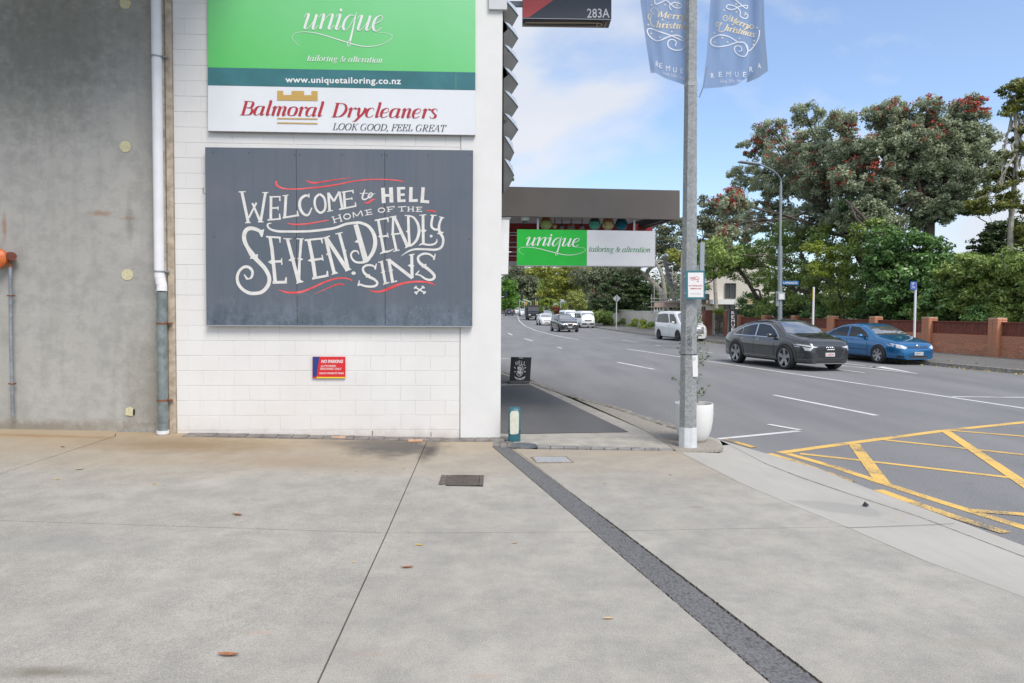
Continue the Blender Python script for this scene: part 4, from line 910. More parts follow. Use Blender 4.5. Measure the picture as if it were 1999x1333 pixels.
# SINS
S('D', [22, 28, 32, 32, 36, 42, 36, 34, 34, 32, 30, 26], (685, 680), (640, 652), (560, 650), (508, 692), (525, 755), (590, 812), (670, 852), (715, 902), (690, 945), (620, 958), (540, 950), (455, 922)); S('D', [14, 24], (702, 624), (682, 710)); S('D', [14, 30], (455, 868), (440, 948)); pr.poly([cD(*p) for p in ((545, 830), (565, 785), (608, 775), (600, 820))])
S('D', 38, (775, 595), (832, 910)); S('D', 15, (728, 608), (797, 588)); S('D', 18, (800, 925), (888, 897)); pr.poly([cD(*p) for p in ((762, 758), (795, 725), (835, 735), (808, 768))])
S('D', 42, (882, 572), (935, 890)); S('D', 18, (838, 574), (905, 560)); S('D', 18, (912, 898), (1000, 876)); pr.poly([cD(*p) for p in ((872, 732), (905, 700), (948, 714), (918, 745))]); S('D', 46, (885, 575), (1222, 835)); S('D', 44, (1212, 492), (1218, 835)); S('D', 15, (1173, 502), (1254, 487)); pr.poly([cD(*p) for p in ((1152, 652), (1210, 620), (1252, 658), (1212, 690))])
S('D', [24, 28, 32, 34, 38, 46, 42, 42, 40, 34, 30, 26, 18], (1530, 535), (1472, 492), (1390, 482), (1312, 522), (1312, 590), (1372, 650), (1450, 705), (1520, 770), (1540, 820), (1500, 858), (1420, 850), (1335, 795), (1285, 782)); S('D', [14, 28], (1554, 484), (1530, 572)); S('D', [12, 28], (1322, 726), (1268, 790)); pr.poly([cD(*p) for p in ((1355, 685), (1375, 635), (1428, 628), (1415, 680))])
for a, b_ in (((1265, 968), (1398, 1045)), ((1380, 965), (1272, 1050))):
    S('D', 20, a, b_)
    for e in (a, b_):
        for dx in (-9, 9): pr.disc(*cD(e[0] + dx * (1 if a[0] < 1300 else 1), e[1] + (-9 if (dx > 0) == (a[0] < 1300) else 9)), 1.9, n=10)
pr.build('lettering', M_LET, hb)
pr = Print(mph)
pr = Print(mph); S('A', [34, 34, 30, 22, 22, 24, 24, 24], (790, 205), (800, 270), (850, 312), (960, 342), (1170, 345), (1400, 325), (1600, 305), (1780, 275)); S('B', [20, 19, 16, 14, 15, 16, 12], (-4, 247), (160, 218), (400, 170), (600, 150), (800, 148), (980, 160), (1102, 183)); pr.build('red_swash', M_REDL, hb)
pr = Print(mph); S('A', [12, 30, 28, 22, 20], (1315, 190), (1380, 228), (1480, 236), (1620, 215), (1780, 190)); S('B', [16, 12, 4], (-6, 172), (150, 147), (342, 122)); pr.build('red_swash', M_REDL, hb)
pr = Print(mph); S('A', [14, 22, 24, 22, 16], (985, 938), (1080, 957), (1200, 957), (1400, 938), (1702, 883)); pr.build('red_swash', M_REDL, hb)
pr = Print(mph); S('B', [6, 26, 26, 6], (522, 488), (580, 486), (640, 446), (688, 436)); pr.build('red_swash', M_REDL, hb)
pr = Print(mph); S('B', [10, 20, 22], (1422, 600), (1500, 602), (1562, 618)); pr.build('red_swash', M_REDL, hb)
pr = Print(mph); S('C', [8, 24, 28, 28, 26, 24, 22, 20, 18, 12], (698, 1003), (790, 1035), (880, 1045), (1020, 1035), (1180, 975), (1350, 897), (1500, 847), (1620, 835), (1700, 845), (1762, 872)); pr.build('red_swash', M_REDL, hb)
pr = Print(mph); S('C', [5, 10, 16, 20, 16], (1232, 1060), (1350, 1005), (1480, 948), (1580, 920), (1642, 932)); pr.build('red_swash', M_REDL, hb)
pr = Print(mph); S('D', [8, 22, 28, 34, 34, 28, 26, 24, 20, 8], (593, 1008), (680, 1030), (760, 1028), (860, 995), (1000, 937), (1150, 897), (1300, 885), (1430, 892), (1500, 912), (1556, 942)); pr.build('red_swash', M_REDL, hb)
scr = mat('faint chalk scratch', (.20, .25, .30), .5)
pr = Print(mph); pr.ring(*cC(1050, 1180), 19, 17, .5, .2); pr.ring(*cC(1325, 1165), 22, 20, .5, -.2)
for k in range(34):
    x = random.choice((random.uniform(795, 845), random.uniform(795, 848), random.uniform(845, 912), random.uniform(415, 470), random.uniform(660, 700))); y = random.uniform(600, 632) if x > 600 else random.uniform(585, 620)
    pr.ribbon([tuple(p) for p in cr([(x, y), (x + random.uniform(-3, 7), y - random.uniform(2, 9)), (x + random.uniform(2, 9), y + random.uniform(-2, 4))], 4)], .38)
pr.build('scratches', scr, hb, kind='stuff')
pr = Print(mph)
for x, y in ((416, 297), (486, 298), (575, 302), (585, 302), (667.5, 302), (745, 303), (755, 303), (836, 303), (917.5, 302), (419, 462), (576, 464), (585, 463), (736, 466.5), (752, 466), (916, 467), (419, 627.5), (503, 629), (628, 629), (661, 629), (752, 630), (838, 630), (590, 629)): pr.disc(x, y, 1.1, n=8)
pr.build('fixings', M_BLACK, hb, kind='stuff')

# no parking sign
ns = thing('no_parking_sign', 'small red and blue no parking sign low on the white wall', 'sign', W(642, 738, .02))
sign_box('sign_plate', [(610.5, 696), (674.3, 696.2), (674.3, 738.5), (610.5, 738.2)], .004, .014, mat('sign red', (.62, .02, .025), .35), ns)
mpn = lambda x, y, o=0: W(x, y, .0145 + o)
pr = Print(mpn); pr.poly([(610.6, 696.2), (623.5, 696.3), (618, 735.3), (610.6, 735.3)]); pr.build('blue_field', mat('sign navy', (.02, .045, .2), .35), ns)
pr = Print(mpn); pr.k = 3; pr.poly([(618, 735.6), (674.2, 735.8), (674.2, 738.4), (617.6, 738.2)]); pr.build('yellow_edge', mat('sign yellow', (.75, .6, .03), .35), ns)
pr = Print(mpn); pr.k = 2; text_fit(pr, 'NO PARKING', (627, 702, 670, 708.5), .03, .22); pr.build('lettering', M_WHITE, ns); pr = Print(mpn); pr.k = 2; text_fit(pr, 'AUTHORISED', (626, 712.3, 656, 716.5), .006, .22); text_fit(pr, 'PERSONNEL ONLY', (625, 717.8, 667, 722), .006, .22); pr.build('lettering', M_WHITE, ns); pr = Print(mpn); pr.k = 2; text_fit(pr, 'KAUA E WHAKATŪ WAKA', (623.5, 725.5, 671, 730.3), .02, .2); pr.build('lettering', M_WHITE, ns)
# small dark cracks / hooks in the blockwork
pr = Print(lambda x, y, o=0: W(x, y, .0 + o))
pr.ribbon([(727, 840), (727, 851.5)], .9); pr.ribbon([(725, 852.3), (745, 852.2)], 1.0); pr.ribbon([(841.5, 843), (841.5, 852)], .9)
pr.ribbon([(396.5, 366), (396.5, 377), (401, 377.5)], .9); pr.ribbon([(898.3, 640), (898.3, 858)], .5); pr.build('wall_cracks', M_DARK, bld)
for x, y in ((661, 855.5), (811, 861.5)):
    q = G(x, y + 1, h=.012); o = MB().tube([q - WD * .09, q + WD * .09], .022, 10).build('clay_pipe_stub', mat('salmon clay', (.50, .30, .18), .8, var=.15, scale=20), bld, smooth=True)

# ------------------------------------------------------------------ GROUND THINGS
# dished drain grate
gr = thing('drain_grate', 'rusty brown slotted drain grate sunk in the driveway', 'grate', G(900, 939))
cq = [G(x, y, h=.002) for x, y in ((863, 928.5), (943, 929), (941.5, 949), (857, 947))]
grm = mat('brown cast iron', (.14, .115, .10), .6, .3, var=.3, scale=20)
def gq(u, v, h=0):
    a = cq[0].lerp(cq[1], u); b_ = cq[3].lerp(cq[2], u); p = a.lerp(b_, v); dip = -.012 * math.sin(math.pi * min(1, max(0, u))) + h; p.z += dip + .006; return p
MB().add([G(x, y, h=.001) for x, y in ((861, 927), (944.5, 927.5), (943, 950), (855, 948.5))], [(0, 1, 2, 3)]).build('grate_pit', M_DARK, gr)
for u0_, u1_ in ((-.01, .09), (.93, 1.01)):
    MB().prism([gq(u0_, 0), gq(u1_, 0), gq(u1_, 1), gq(u0_, 1)], (0, 0, .004)).build('grate_frame', grm, gr)
for k in range(10):
    v0 = k / 10; b = MB()
    for i in range(8):
        ua, ub = .1 + .82 * i / 8, .1 + .82 * (i + 1) / 8
        b.prism([gq(ua, v0), gq(ub, v0), gq(ub, v0 + .062), gq(ua, v0 + .062)], (0, 0, .005))
    b.build('grate_bar', grm, gr)
# service cover
sv = thing('service_pit_cover', 'rectangular steel service cover with a rusty frame in the driveway', 'cover', G(1079, 898))
def fq(pts, h): return [G(x, y, h=h) for x, y in pts]
MB().prism(fq(((1035, 892), (1105, 891), (1121, 903.5), (1047, 904)), .0005), (0, 0, .003)).build('cover_frame', mat('rusty frame', (.22, .16, .11), .8, var=.4, scale=30), sv)
MB().prism(fq(((1040, 893.2), (1103, 892.6), (1115.5, 902.8), (1047, 903)), .004), (0, 0, .004)).build('cover_plate', mat('bright tread plate', (.45, .46, .47), .45, .3, var=.2, scale=20), sv)
for k in range(9):
    a = 1043 + k * 7; b2 = 1051 + k * 7.1
    MB().prism(fq(((a, 894), (a + 1.6, 894), (b2 + 1.6, 902), (b2, 902)), .0085), (0, 0, .002)).build('tread_rib', mat('tread rib', (.55, .56, .57), .4, .3), sv)
# round cover
rc = thing('round_manhole_cover', 'dark round iron cover between the paver rows by the wall corner', 'cover', G(1019.5, 870))
c0 = G(1019.5, 870.3); MB().lathe(c0, [(.0, .008), (.19, .008), (.2, .0)], 40, cap=False).build('cover_ring', mat('dark iron', (.10, .105, .11), .5, .3, var=.3, scale=18), rc)
MB().lathe(c0, [(.0, .014), (.15, .014), (.155, .008)], 36, cap=False).build('cover_disc', mat('dark iron disc', (.13, .135, .145), .45, .3, var=.35, scale=18), rc)
# teal and white post
po = thing('utility_pillar', 'short rounded teal utility pillar with a white painted face by the wall corner', 'utility pillar', G(1003, 862))
c0 = G(1004, 862.0, h=0); c0.y += .08
teal = mat('teal plastic', (.03, .13, .16), .45, var=.2, scale=12)
rad = .078
ax = (Vector((1, 0, 0)), Vector((0, 1, 0)), UZ)
prof = [(x, y) for x, y in ((.082, .05), (.082, -.05), (.06, -.075), (-.06, -.075), (-.082, -.05), (-.082, .05), (-.06, .075), (.06, .075))]
b = MB(); lv = [(0, 1.0), (.39, 1.0), (.425, .93), (.445, .7), (.452, .35)]
for k, (h, s_) in enumerate(lv): b.v += [(c0.x + x * s_, c0.y + y * s_, c0.z + h) for x, y in prof]
for k in range(len(lv) - 1):
    for i in range(8): b.f.append((k * 8 + i, k * 8 + (i + 1) % 8, k * 8 + 8 + (i + 1) % 8, k * 8 + 8 + i)); b.mi.append(0)
b.f.append(tuple(range(32, 40))); b.mi.append(0)
b.build('pillar_body', teal, po, smooth=True, sharp=50)
y = c0.y - .0765
wf = MB(); wf.prism([Vector((c0.x + x, y, c0.z + z_)) for x, z_ in ((-.058, .11), (-.04, .096), (.03, .1), (.058, .115), (.06, .37), (.045, .41), (-.04, .41), (-.06, .37))], (0, -.003, 0)); wf.build('white_paint_panel', mat('cream brushed paint', (.62, .63, .52), .6, var=.08, scale=20), po)
MB().bbox((c0.x, c0.y, c0.z + .135), (.17, .158, .008), .003).build('steel_strap', M_BLACKM, po)
for k_, (x_, y_) in enumerate(((969, 868), (983, 868.5), (997, 869))):
    MB().bbox(G(x_, y_) + Vector((0, .03, -.016)), (.088, .34, .05), .004).build('paver', M_PAVER, pv)
# HELL A-frame
af = thing('sandwich_board', 'black A-frame sandwich board with a white emblem on the footpath', 'sandwich board', G(1016, 749))
q0 = G(995, 748.5); q1 = G(1035, 748.5); Hh = .635
tl, tr_ = D(997.5, 697, q0.y + .12), D(1037.5, 698, q0.y + .12)
bl, brr = D(994.5, 744, q0.y + .02), D(1034.5, 745.5, q0.y + .02)
nrm_ = (tr_ - tl).cross(bl - tl).normalized(); nrm_ = -nrm_ if nrm_.y > 0 else nrm_
MB().prism([tl, tr_, brr, bl], -nrm_ * .025).build('front_panel', M_BLACKM, af)
MB().prism([tl + Vector((0, .06, 0)), tr_ + Vector((0, .06, 0)), brr + Vector((0, .42, 0)), bl + Vector((0, .42, 0))], Vector((0, .025, 0))).build('rear_panel', M_BLACKM, af)
MB().bbox((q0 + q1) / 2 + Vector((-.02, .0, .035)), (.50, .16, .06), .01).build('ballast_foot', mat('dark grey rubber', (.10, .10, .105), .7, var=.2, scale=10), af)
MB().lathe((q0 + Vector((.0, .02, .03))), [(0, -.03), (.035, -.03), (.035, .03), (0, .03)], 14, (Vector((0, 1, 0)), UZ, Vector((1, 0, 0))), cap=False).build('foot_wheel', M_BLACK, af)
mpa = lambda x, y, o=0: plane_hit(x, y, tl, nrm_) + nrm_ * (.001 + o)
def cF(x, y): return (970 + x / 7.02, 680 + y / 7.02)
MB().prism([mpa(*cF(x, y)) for x, y in ((300, 124), (360, 124), (360, 138), (300, 138))], nrm_ * .004).build('handle_slot', mat('grey handle', (.4, .4, .4), .5), af)
pr = Print(mpa)
for a_, b_ in (((252, 184), (266, 232)), ((276, 176), (288, 224)), ((260, 207), (282, 201)), ((300, 172), (304, 220)), ((298, 173), (321, 171)), ((300, 195), (318, 194)), ((302, 219), (326, 217)), ((340, 171), (337, 220)), ((336, 219), (358, 222)), ((380, 178), (368, 226)), ((366, 224), (390, 234))):
    pr.ribbon([cF(*a_), cF(*b_)], 1.15)
F2 = lambda *p: pr.poly([cF(*q) for q in p])
F2((232, 250), (250, 256), (262, 282), (242, 270)); F2((405, 252), (385, 258), (372, 282), (392, 270)); pr.disc(*cF(250, 318), 1.6, 1.2); pr.disc(*cF(383, 318), 1.6, 1.2)
pr.ribbon([cF(*p[:2]) for p in cr([(300, 240), (340, 235), (358, 270), (352, 330), (330, 370), (300, 380), (272, 350), (290, 325)], 5)], 1.2)
F2((285, 240), (300, 255), (318, 248), (338, 262), (345, 290), (330, 308), (345, 330), (330, 345), (318, 370), (306, 345), (288, 350), (290, 325), (275, 318), (290, 300), (282, 275))
F2((240, 378), (258, 395), (285, 404), (315, 406), (345, 402), (370, 392), (388, 376), (380, 408), (360, 424), (315, 434), (270, 424), (250, 408))
pr.build('white_emblem', M_LET, af)
pr = Print(mpa); pr.k = 8; pr.disc(*cF(305, 300), 1.1, 1.6); pr.disc(*cF(318, 275), .8); pr.ribbon([cF(262, 412), cF(315, 420), cF(368, 410)], .9); pr.build('emblem_detail', M_BLACK, af)
# fallen leaves and odd litter on the driveway
lb = {'brown': mat('dry brown leaf', (.30, .13, .06), .8, var=.25, scale=60), 'yellow': mat('yellow leaf', (.62, .42, .03), .6), 'tan': mat('tan leaf', (.50, .38, .22), .8)}
LEAVES = [(445, 1281, .075, 'brown', 'brown leaf nearest the photographer, left of the long joint'), (795, 1109, .06, 'brown', 'curled orange brown leaf right of the long joint'), (463, 1006, .07, 'brown', 'thin dark brown leaf in the middle of the left driveway'),
    (1188, 1209, .045, 'tan', 'pale leaf left of the asphalt strip'), (122, 873, .05, 'brown', 'brown leaf by the foot of the grey concrete wall'), (690, 1099, .022, 'yellow', 'small yellow petal left of the long joint'), (112, 936, .035, 'yellow', 'yellow leaf at the left of the driveway near the wall'),
    (302, 945, .035, 'yellow', 'yellow leaf below the downpipe'), (788, 915, .025, 'yellow', 'yellow green leaf beside the long joint near the drain'), (694, 921, .03, 'tan', 'tan leaf below the dark drain stain'), (155, 917, .06, 'tan', 'pale straw like leaf on the left driveway'),
    (1005, 1061, .035, 'tan', 'tan leaf left of the asphalt strip near the cross joint'), (1180, 944, .03, 'tan', 'tan speck of leaf right of the asphalt strip'), (1308, 928, .025, 'brown', 'orange leaf speck left of the pale kerb crossing'), (818, 1065, .04, 'yellow', 'green yellow leaf just right of the long joint'), (1195, 1029, .03, 'brown', 'orange leaf on the asphalt strip edge'), (1751, 1012, .04, 'tan', 'tan leaf on the pale crossing near the gutter')]
for i, (px, py, sz, k, lbl) in enumerate(LEAVES):
    q = G(px, py, h=.004); a = random.uniform(-.5, .5); ca, sa = math.cos(a), math.sin(a); b = MB()
    n = 7; top = []; 
    for j in range(n):
        t_ = j / (n - 1); wdt = sz * .28 * math.sin(math.pi * t_) ** .8 * .72
        for s_ in (-1, 0, 1):
            x_ = (t_ - .5) * sz * 1.6; y_ = s_ * wdt; z_ = (.18 * sz * (2 * t_ - 1) ** 2) + abs(s_) * .15 * sz * math.sin(math.pi * t_)
            b.v.append((q.x + x_ * ca - y_ * sa, q.y + x_ * sa + y_ * ca, q.z + z_))
    for j in range(n - 1):
        for s_ in range(2): b.f.append((j * 3 + s_, j * 3 + s_ + 1, j * 3 + s_ + 4, j * 3 + s_ + 3)); b.mi.append(0)
    b.build('fallen_leaf', lb[k], None, fixn=False, label=lbl, category='leaf', group='fallen leaves on the driveway')
q = G(1690, 989, -.05) + Vector((0, 0, .02)); b = MB(); b.add([q + Vector(v) for v in ((-.035, 0, -.01), (.04, .01, -.01), (.015, .04, -.01), (-.01, .0, .03), (.0, -.02, -.01))], [(0, 4, 3), (4, 1, 3), (1, 2, 3), (2, 0, 3), (0, 2, 1, 4)])
b.build('litter_scrap', M_BLACK, None, label='small black scrap standing on the pale kerb crossing', category='litter')
# ------------------------------------------------------------------ CANOPY over the footpath
YC = 10.8
cn = thing('shop_canopy', 'flat brown canopy projecting over the footpath beside the street', 'canopy', (0.8, YC, 3.2))
mfas = mat('taupe fascia', (.118, .103, .092), .45, var=.05, scale=3)
a0, a1, a2, a3 = D(930, 362.7, YC), D(1327, 371.5, YC), D(1327, 428, YC), D(930, 420.5, YC)
zb = (a2.z + a3.z) / 2; zt = (a0.z + a1.z) / 2
MB().prism([Vector((a0.x, YC, a0.z)), Vector((a1.x, YC, a1.z)), Vector((a2.x, YC, a2.z)), Vector((a3.x, YC, a3.z))], (0, .06, 0)).build('front_fascia', mfas, cn)
dside = fac
sR = Vector((a1.x, YC + .06, 0))
MB().prism([Vector((a1.x - .005, YC + .06, a1.z)), Vector((a1.x - .005, YC + .06, a2.z)), Vector((a1.x - .06, YC + .06, a2.z)), Vector((a1.x - .06, YC + .06, a1.z))], dside * 16).build('side_fascia', mfas, cn)
sof = mat('pale grey soffit', (.40, .40, .41), .6, var=.05, scale=2)
for k in range(22):
    y0 = YC + .062 + k * .16; y1 = y0 + .148; xr = a1.x - .3
    sh = -.232 * (y0 - YC)
    MB().box(((a0.x + xr) / 2 + sh, (y0 + y1) / 2, a3.z + .09 + .0), (xr - a0.x + .2, .148, .02), None).build('soffit_board', sof, cn)
MB().box((a0.x + .3, YC + 5.2, zt - .1), (3.0, 9, .05), (Vector((.974, .226, 0)), fac, UZ)).build('canopy_roof', mfas, cn)
blk = mat('black angle', (.03, .03, .03), .5)
MB().prism([Vector((a1.x - .2, YC + .3, a2.z + .02)), Vector((a1.x - .12, YC + .3, a2.z + .02)), Vector((a1.x - .12, YC + .3, a2.z + .12)), Vector((a1.x - .2, YC + .3, a2.z + .12))], dside * 10).build('edge_channel', blk, cn)
# red shopfront boards hanging behind
rb = thing('red_bulkhead', 'dark red boarded bulkhead under the brown canopy', 'bulkhead', (0.5, 12.05, 3.0))
mred = mat('deep red board', (.20, .012, .015), .5, var=.2, scale=5)
zt_ = D(1100, 436, 12.05).z; 
for k in range(4):
    z0 = zt_ - k * .17 - .16; right = D(1274, 440, 12.05).x if k < 1 else D(1262, 440, 12.05).x
    xl_ = -1.0; xr_ = right if k < 2 else right - .3
    MB().bbox(((xl_ + xr_) / 2, 12.05, z0 + .08), (xr_ - xl_, .04, .152), .006).build('red_board', mred, rb)
for y in (459, 482, 499.5):
    MB().box(D(990, y, 12.0), (.5, .012, .012)).build('bright_bead', M_WHITE, rb)
# white lightbox edge at the wall corner
ws = thing('edge_lightbox', 'narrow white lightbox seen end on at the wall corner under the canopy', 'sign', D(988, 480, 9.8))
P = [D(x, y, 9.8) for x, y in ((976, 425), (994.5, 425), (992, 535), (976, 535))]
MB().prism(P, fac * .9).build('box_body', M_WHITE, ws); MB().prism([D(x, y, 9.79) for x, y in ((976, 424), (997, 424), (997, 427), (976, 427))], fac * .92).build('top_cap', M_STEEL, ws)
# security dome
sc_ = thing('security_camera', 'white dome security camera under the left end of the canopy', 'camera', D(1025, 425, YC + .15))
c0 = D(1025, 424, YC + .15); MB().lathe(c0, [(.0, .03), (.066, .03), (.064, -.05), (.045, -.058), (0, -.058)], 22, cap=False).build('camera_base', M_WHITE, sc_, smooth=True)
MB().lathe(c0 + Vector((0, 0, -.056)), [(.046, .0), (.04, -.03), (.02, -.048), (0, -.05)], 18, cap=False).build('camera_dome', mat('smoked dome', (.08, .08, .09), .1, spec=.8), sc_, smooth=True)
# glass pendants
def glass(name, c, alpha=.6):
    m, nt, N, L, b = nodes(name); b.inputs['Base Color'].default_value = (*c, 1); b.inputs['Roughness'].default_value = .08
    b.inputs['Transmission Weight'].default_value = .75; b.inputs['IOR'].default_value = 1.25; return m
PEND = [(1066, 436, 12.5, 'amber', 'green'), (1161, 437, 11.8, 'dark', 'teal'), (1187, 437.5, 12, 'amber', 'cream'), (1213, 438, 12, 'navy', 'blue'), (1083, 441.5, 5, 'amber', 'cream'), (1097, 443, 5.5, 'dark', 'clear'), (1115, 444, 8, 'amber', 'clear'), (1136, 444, 6, 'dark', 'clear')]
gc = {'green': (.75, .82, .45), 'teal': (.25, .75, .62), 'cream': (.85, .80, .5), 'blue': (.05, .28, .42), 'clear': (.5, .42, .42)}
cc_ = {'amber': (.35, .10, .02), 'dark': (.035, .015, .02), 'navy': (.01, .03, .08)}
for i, (x, y, r_, cap_, gl_) in enumerate(PEND):
    far = i > 3; yy = YC + (.55 if not far else .95); rr = r_ * yy / FPX; c0 = D(x, y, yy)
    o = thing('glass_pendant', ['large green and amber glass globe over the green half of the hanging sign', 'large teal glass globe under the canopy, first of three together', 'large cream glass globe under the canopy between the teal and blue globes', 'large dark blue glass globe under the canopy, rightmost of the globes',
              'small amber globe just right of the large green and amber globe', 'small dark glass globe behind the green sign, second of the small ones', 'clear amber small globe in the middle behind the green sign', 'small dark globe left of the teal globe'][i], 'pendant light', c0, group='glass globe lamps under the canopy')
    pr_ = [(rr * math.sin(math.pi * k / 14), -rr * math.cos(math.pi * k / 14)) for k in range(0, 12)]
    MB().lathe(c0, pr_, 24, cap=False).build('glass_globe', glass('glass ' + gl_, gc[gl_]) if ('glass ' + gl_) not in bpy.data.materials else bpy.data.materials['glass ' + gl_], o, smooth=True)
    MB().lathe(c0, [(rr * .93, rr * .28), (rr * .86, rr * .6), (rr * .6, rr * .92), (rr * .2, rr * 1.02), (0, rr * 1.02)], 24, cap=False).build('globe_cap', mat('cap ' + cap_, cc_[cap_], .25, spec=.7), o, smooth=True)
    MB().lathe(c0, [(0, -rr * .55), (rr * .5, -rr * .3), (rr * .5, rr * .25), (0, rr * .3)], 16, cap=False).build('inner_lamp', mat('inner ' + gl_, tuple(min(.85, v * 1.0) for v in gc[gl_]), .3), o, smooth=True)
    MB().tube([c0 + Vector((0, 0, rr)), Vector((c0.x, c0.y, a3.z + .1))], .008, 6).build('cord', M_BLACK, o)
# hanging sign
YS = 10.55
hs = thing('hanging_sign', 'green and white tailoring sign hanging under the brown canopy', 'sign', D(1144, 448, YS))
mg2 = mat('hanging sign green', (.01, .42, .035), .35, var=.12, scale=2)
Q = lambda x, y, dy=0: D(x, y, YS + dy)
MB().prism([Q(*p) for p in ((1009.5, 447.5), (1145.8, 449), (1145.4, 518.5), (1009, 517.5))], (0, .12, 0)).build('green_panel', mg2, hs)
MB().prism([Q(*p) for p in ((1146, 449), (1279, 451), (1278.6, 519.5), (1145.7, 518.5))], (0, .12, 0)).build('white_panel', mat('hanging sign white', (.62, .63, .65), .4, var=.03), hs)
MB().prism([Q(*p) for p in ((1009, 517.7), (1278.6, 519.7), (1278.6, 521), (1009, 519))], (0, .125, 0)).build('bottom_rail', M_STEEL, hs)
MB().prism([Q(*p) for p in ((1279.1, 451), (1280, 451), (1279.6, 520), (1278.8, 520))], (0, .125, 0)).build('end_rail', M_STEEL, hs)
for x in (1130, 1050, 1238): MB().box(Q(x, 438.5, .27 + .06), (.03, .03, .19)).build('hanger', M_STEEL, hs) if x != 1130 else None
mps = lambda x, y, o=0: D(x, y, YS - .0008 - o)
def E7(x, y):   # same lettering, set smaller on this sign
    return (1027.5 + (x - 300) * (104 / 1410), 457.5 + (y - 60) * (40 / 670))
pr = Print(mps)
uniq(pr, E7, .68, 1.15); pr.build('lettering', M_WHITE, hs)
pr = Print(mps); serif(pr, 'tailoring & alteration', (1148.5, 491, 1269, 492.3), 1.4, .5, .26, 7.0); pr.build('lettering', mat('lettering green', (.02, .22, .05), .4), hs)
# projecting 283A sign
YP = 9.9
ps = thing('street_number_sign', 'dark projecting sign with a red corner and the number 283A', 'sign', D(1100, 40, YP))
TQ = [(1020, -60), (1194, -60), (1193.5, 37.5), (1020, 35)]
mch = mat('sign slate', (.055, .063, .075), .35)
MB().prism([D(x, y, YP) for x, y in TQ], (0, .3, 0)).build('sign_case', mch, ps)
mpp = lambda x, y, o=0: D(x, y, YP - .0015 - o)
pr = Print(mpp); pr.poly([(1020.2, -58), (1080 + 105, -58), (1080, 0), (1033, 33.5), (1020.2, 34)]); pr.build('coral_corner', mat('coral red', (.62, .09, .08), .35), ps)
pr = Print(mpp); pr.k = 2; text_fit(pr, '283A', (1146, 16.5, 1190, 34.5), .008); pr.build('lettering', M_WHITE, ps)
pr = Print(mpp); pr.k = 4; pr.ribbon([(1020, 35.3), (1193.5, 37.8)], 1.0); pr.build('case_rim', mat('white rim', (.6, .6, .6), .4), ps)
zb2 = D(1100, 37, YP).z
mtube = mat('old tube light tan', (.42, .33, .22), .5)
xa, xb = D(1026, 40, YP).x, D(1168, 40, YP).x
MB().tube(smooth2([(xa, YP + .1, zb2 - .012), (xa + .5, YP + .09, zb2 - .014), (xb, YP + .1, zb2 - .012), (xb + .06, YP + .16, zb2 - .012), (xb, YP + .21, zb2 - .012), (xa + .4, YP + .22, zb2 - .012), (xa, YP + .2, zb2 - .01), (xa - .02, YP + .14, zb2 - .012)], 6), .011, 8).build('tube_light', mtube, ps, smooth=True)
for dx in (1168, 1184): MB().tube([(D(dx, 40, YP).x, YP + .07, zb2 - .01), (D(dx, 40, YP).x, YP + .14, zb2 - .03), (D(dx, 40, YP).x, YP + .22, zb2 - .01)], .01, 6).build('tube_holder', mtube, ps)
for y in (8, -40): MB().box(D(1004, y, YP + .15), (.34, .05, .07)).build('bracket_arm', M_STEEL, ps)

# ------------------------------------------------------------------ LIGHT POLE, BANNERS, PLANTER
c0 = G(1346.5, 875); YL = c0.y + .1; cx_ = c0.x
pl = thing('lamp_pole', 'tall octagonal galvanised pole with a white painted foot on the kerb island', 'pole', (cx_, YL, 0))
def PX(px, py, dy=0): return D(px, py, YL + dy)
r0, r1 = 17.6 * YL / FPX, 11.6 * YL / FPX
top = PX(1352.5, -340); bot = Vector((cx_, YL, 0))
def lp(h): t = h / top.z; p = bot.lerp(Vector((top.x, YL, top.z)), t); return p
def lr(h): return r0 + (r1 - r0) * min(1.0, h / 5.6)
MB().tube([lp(.0), lp(.262)], [lr(0) * 1.06, lr(.26) * 1.05], 8, phase=.18).build('painted_foot', mat('chalky white paint', (.60, .62, .63), .6, var=.12, scale=14, bmp=.2), pl, sharp=10)
MB().tube([lp(.262), lp(1.5), lp(3.0), lp(4.6)], [lr(.26), lr(1.5), lr(3.0), lr(4.6)], 8, phase=.18).build('lower_shaft', m_galv('mottled galvanised pole', .33, .3), pl)
MB().tube([lp(4.6), lp(top.z)], [lr(4.6) * .93, lr(top.z) * .93], 8, phase=.18).build('upper_shaft', bpy.data.materials['mottled galvanised pole'], pl)
MB().tube([lp(4.58), lp(4.63)], [lr(4.6) * 1.04] * 2, 8, phase=.18).build('shaft_joint', M_GALV, pl)
MB().tube([lp(1.19), lp(1.2)], [lr(1.2) * 1.02] * 2, 8, phase=.18).build('strap', M_BLACKM, pl)
MB().box(PX(1370, 505, .12), (.055, .05, .42)).build('cable_box', mat('blue grey steel', (.30, .35, .40), .5), pl)
mpo = lambda x, y, o=0: D(x, y, YL - r0 * .99 - o)
stk = Print(lambda x, y, o=0: D(x, y, YL - .108 - o)); stk.poly([(1351.5, 694), (1362, 693.5), (1362.5, 735), (1352.5, 735.5)]); stk.build('white_sticker', M_WHITE, pl)
stk = Print(lambda x, y, o=0: D(x, y, YL - .1095 - o)); stk.ring(1355, 700.5, 2.2, 2.8, .6)
stk.build('sticker_mark', M_BLACK, pl)
stk = Print(lambda x, y, o=0: D(x, y, YL - .111 - o))
for i in range(4):
    yy = 640 + i * 12; stk.ribbon([tuple(p) for p in cr([(1341, yy), (1346, yy - 3), (1347, yy + 4), (1342, yy + 6), (1347, yy + 9), (1351, yy + 4)], 4)], .9)
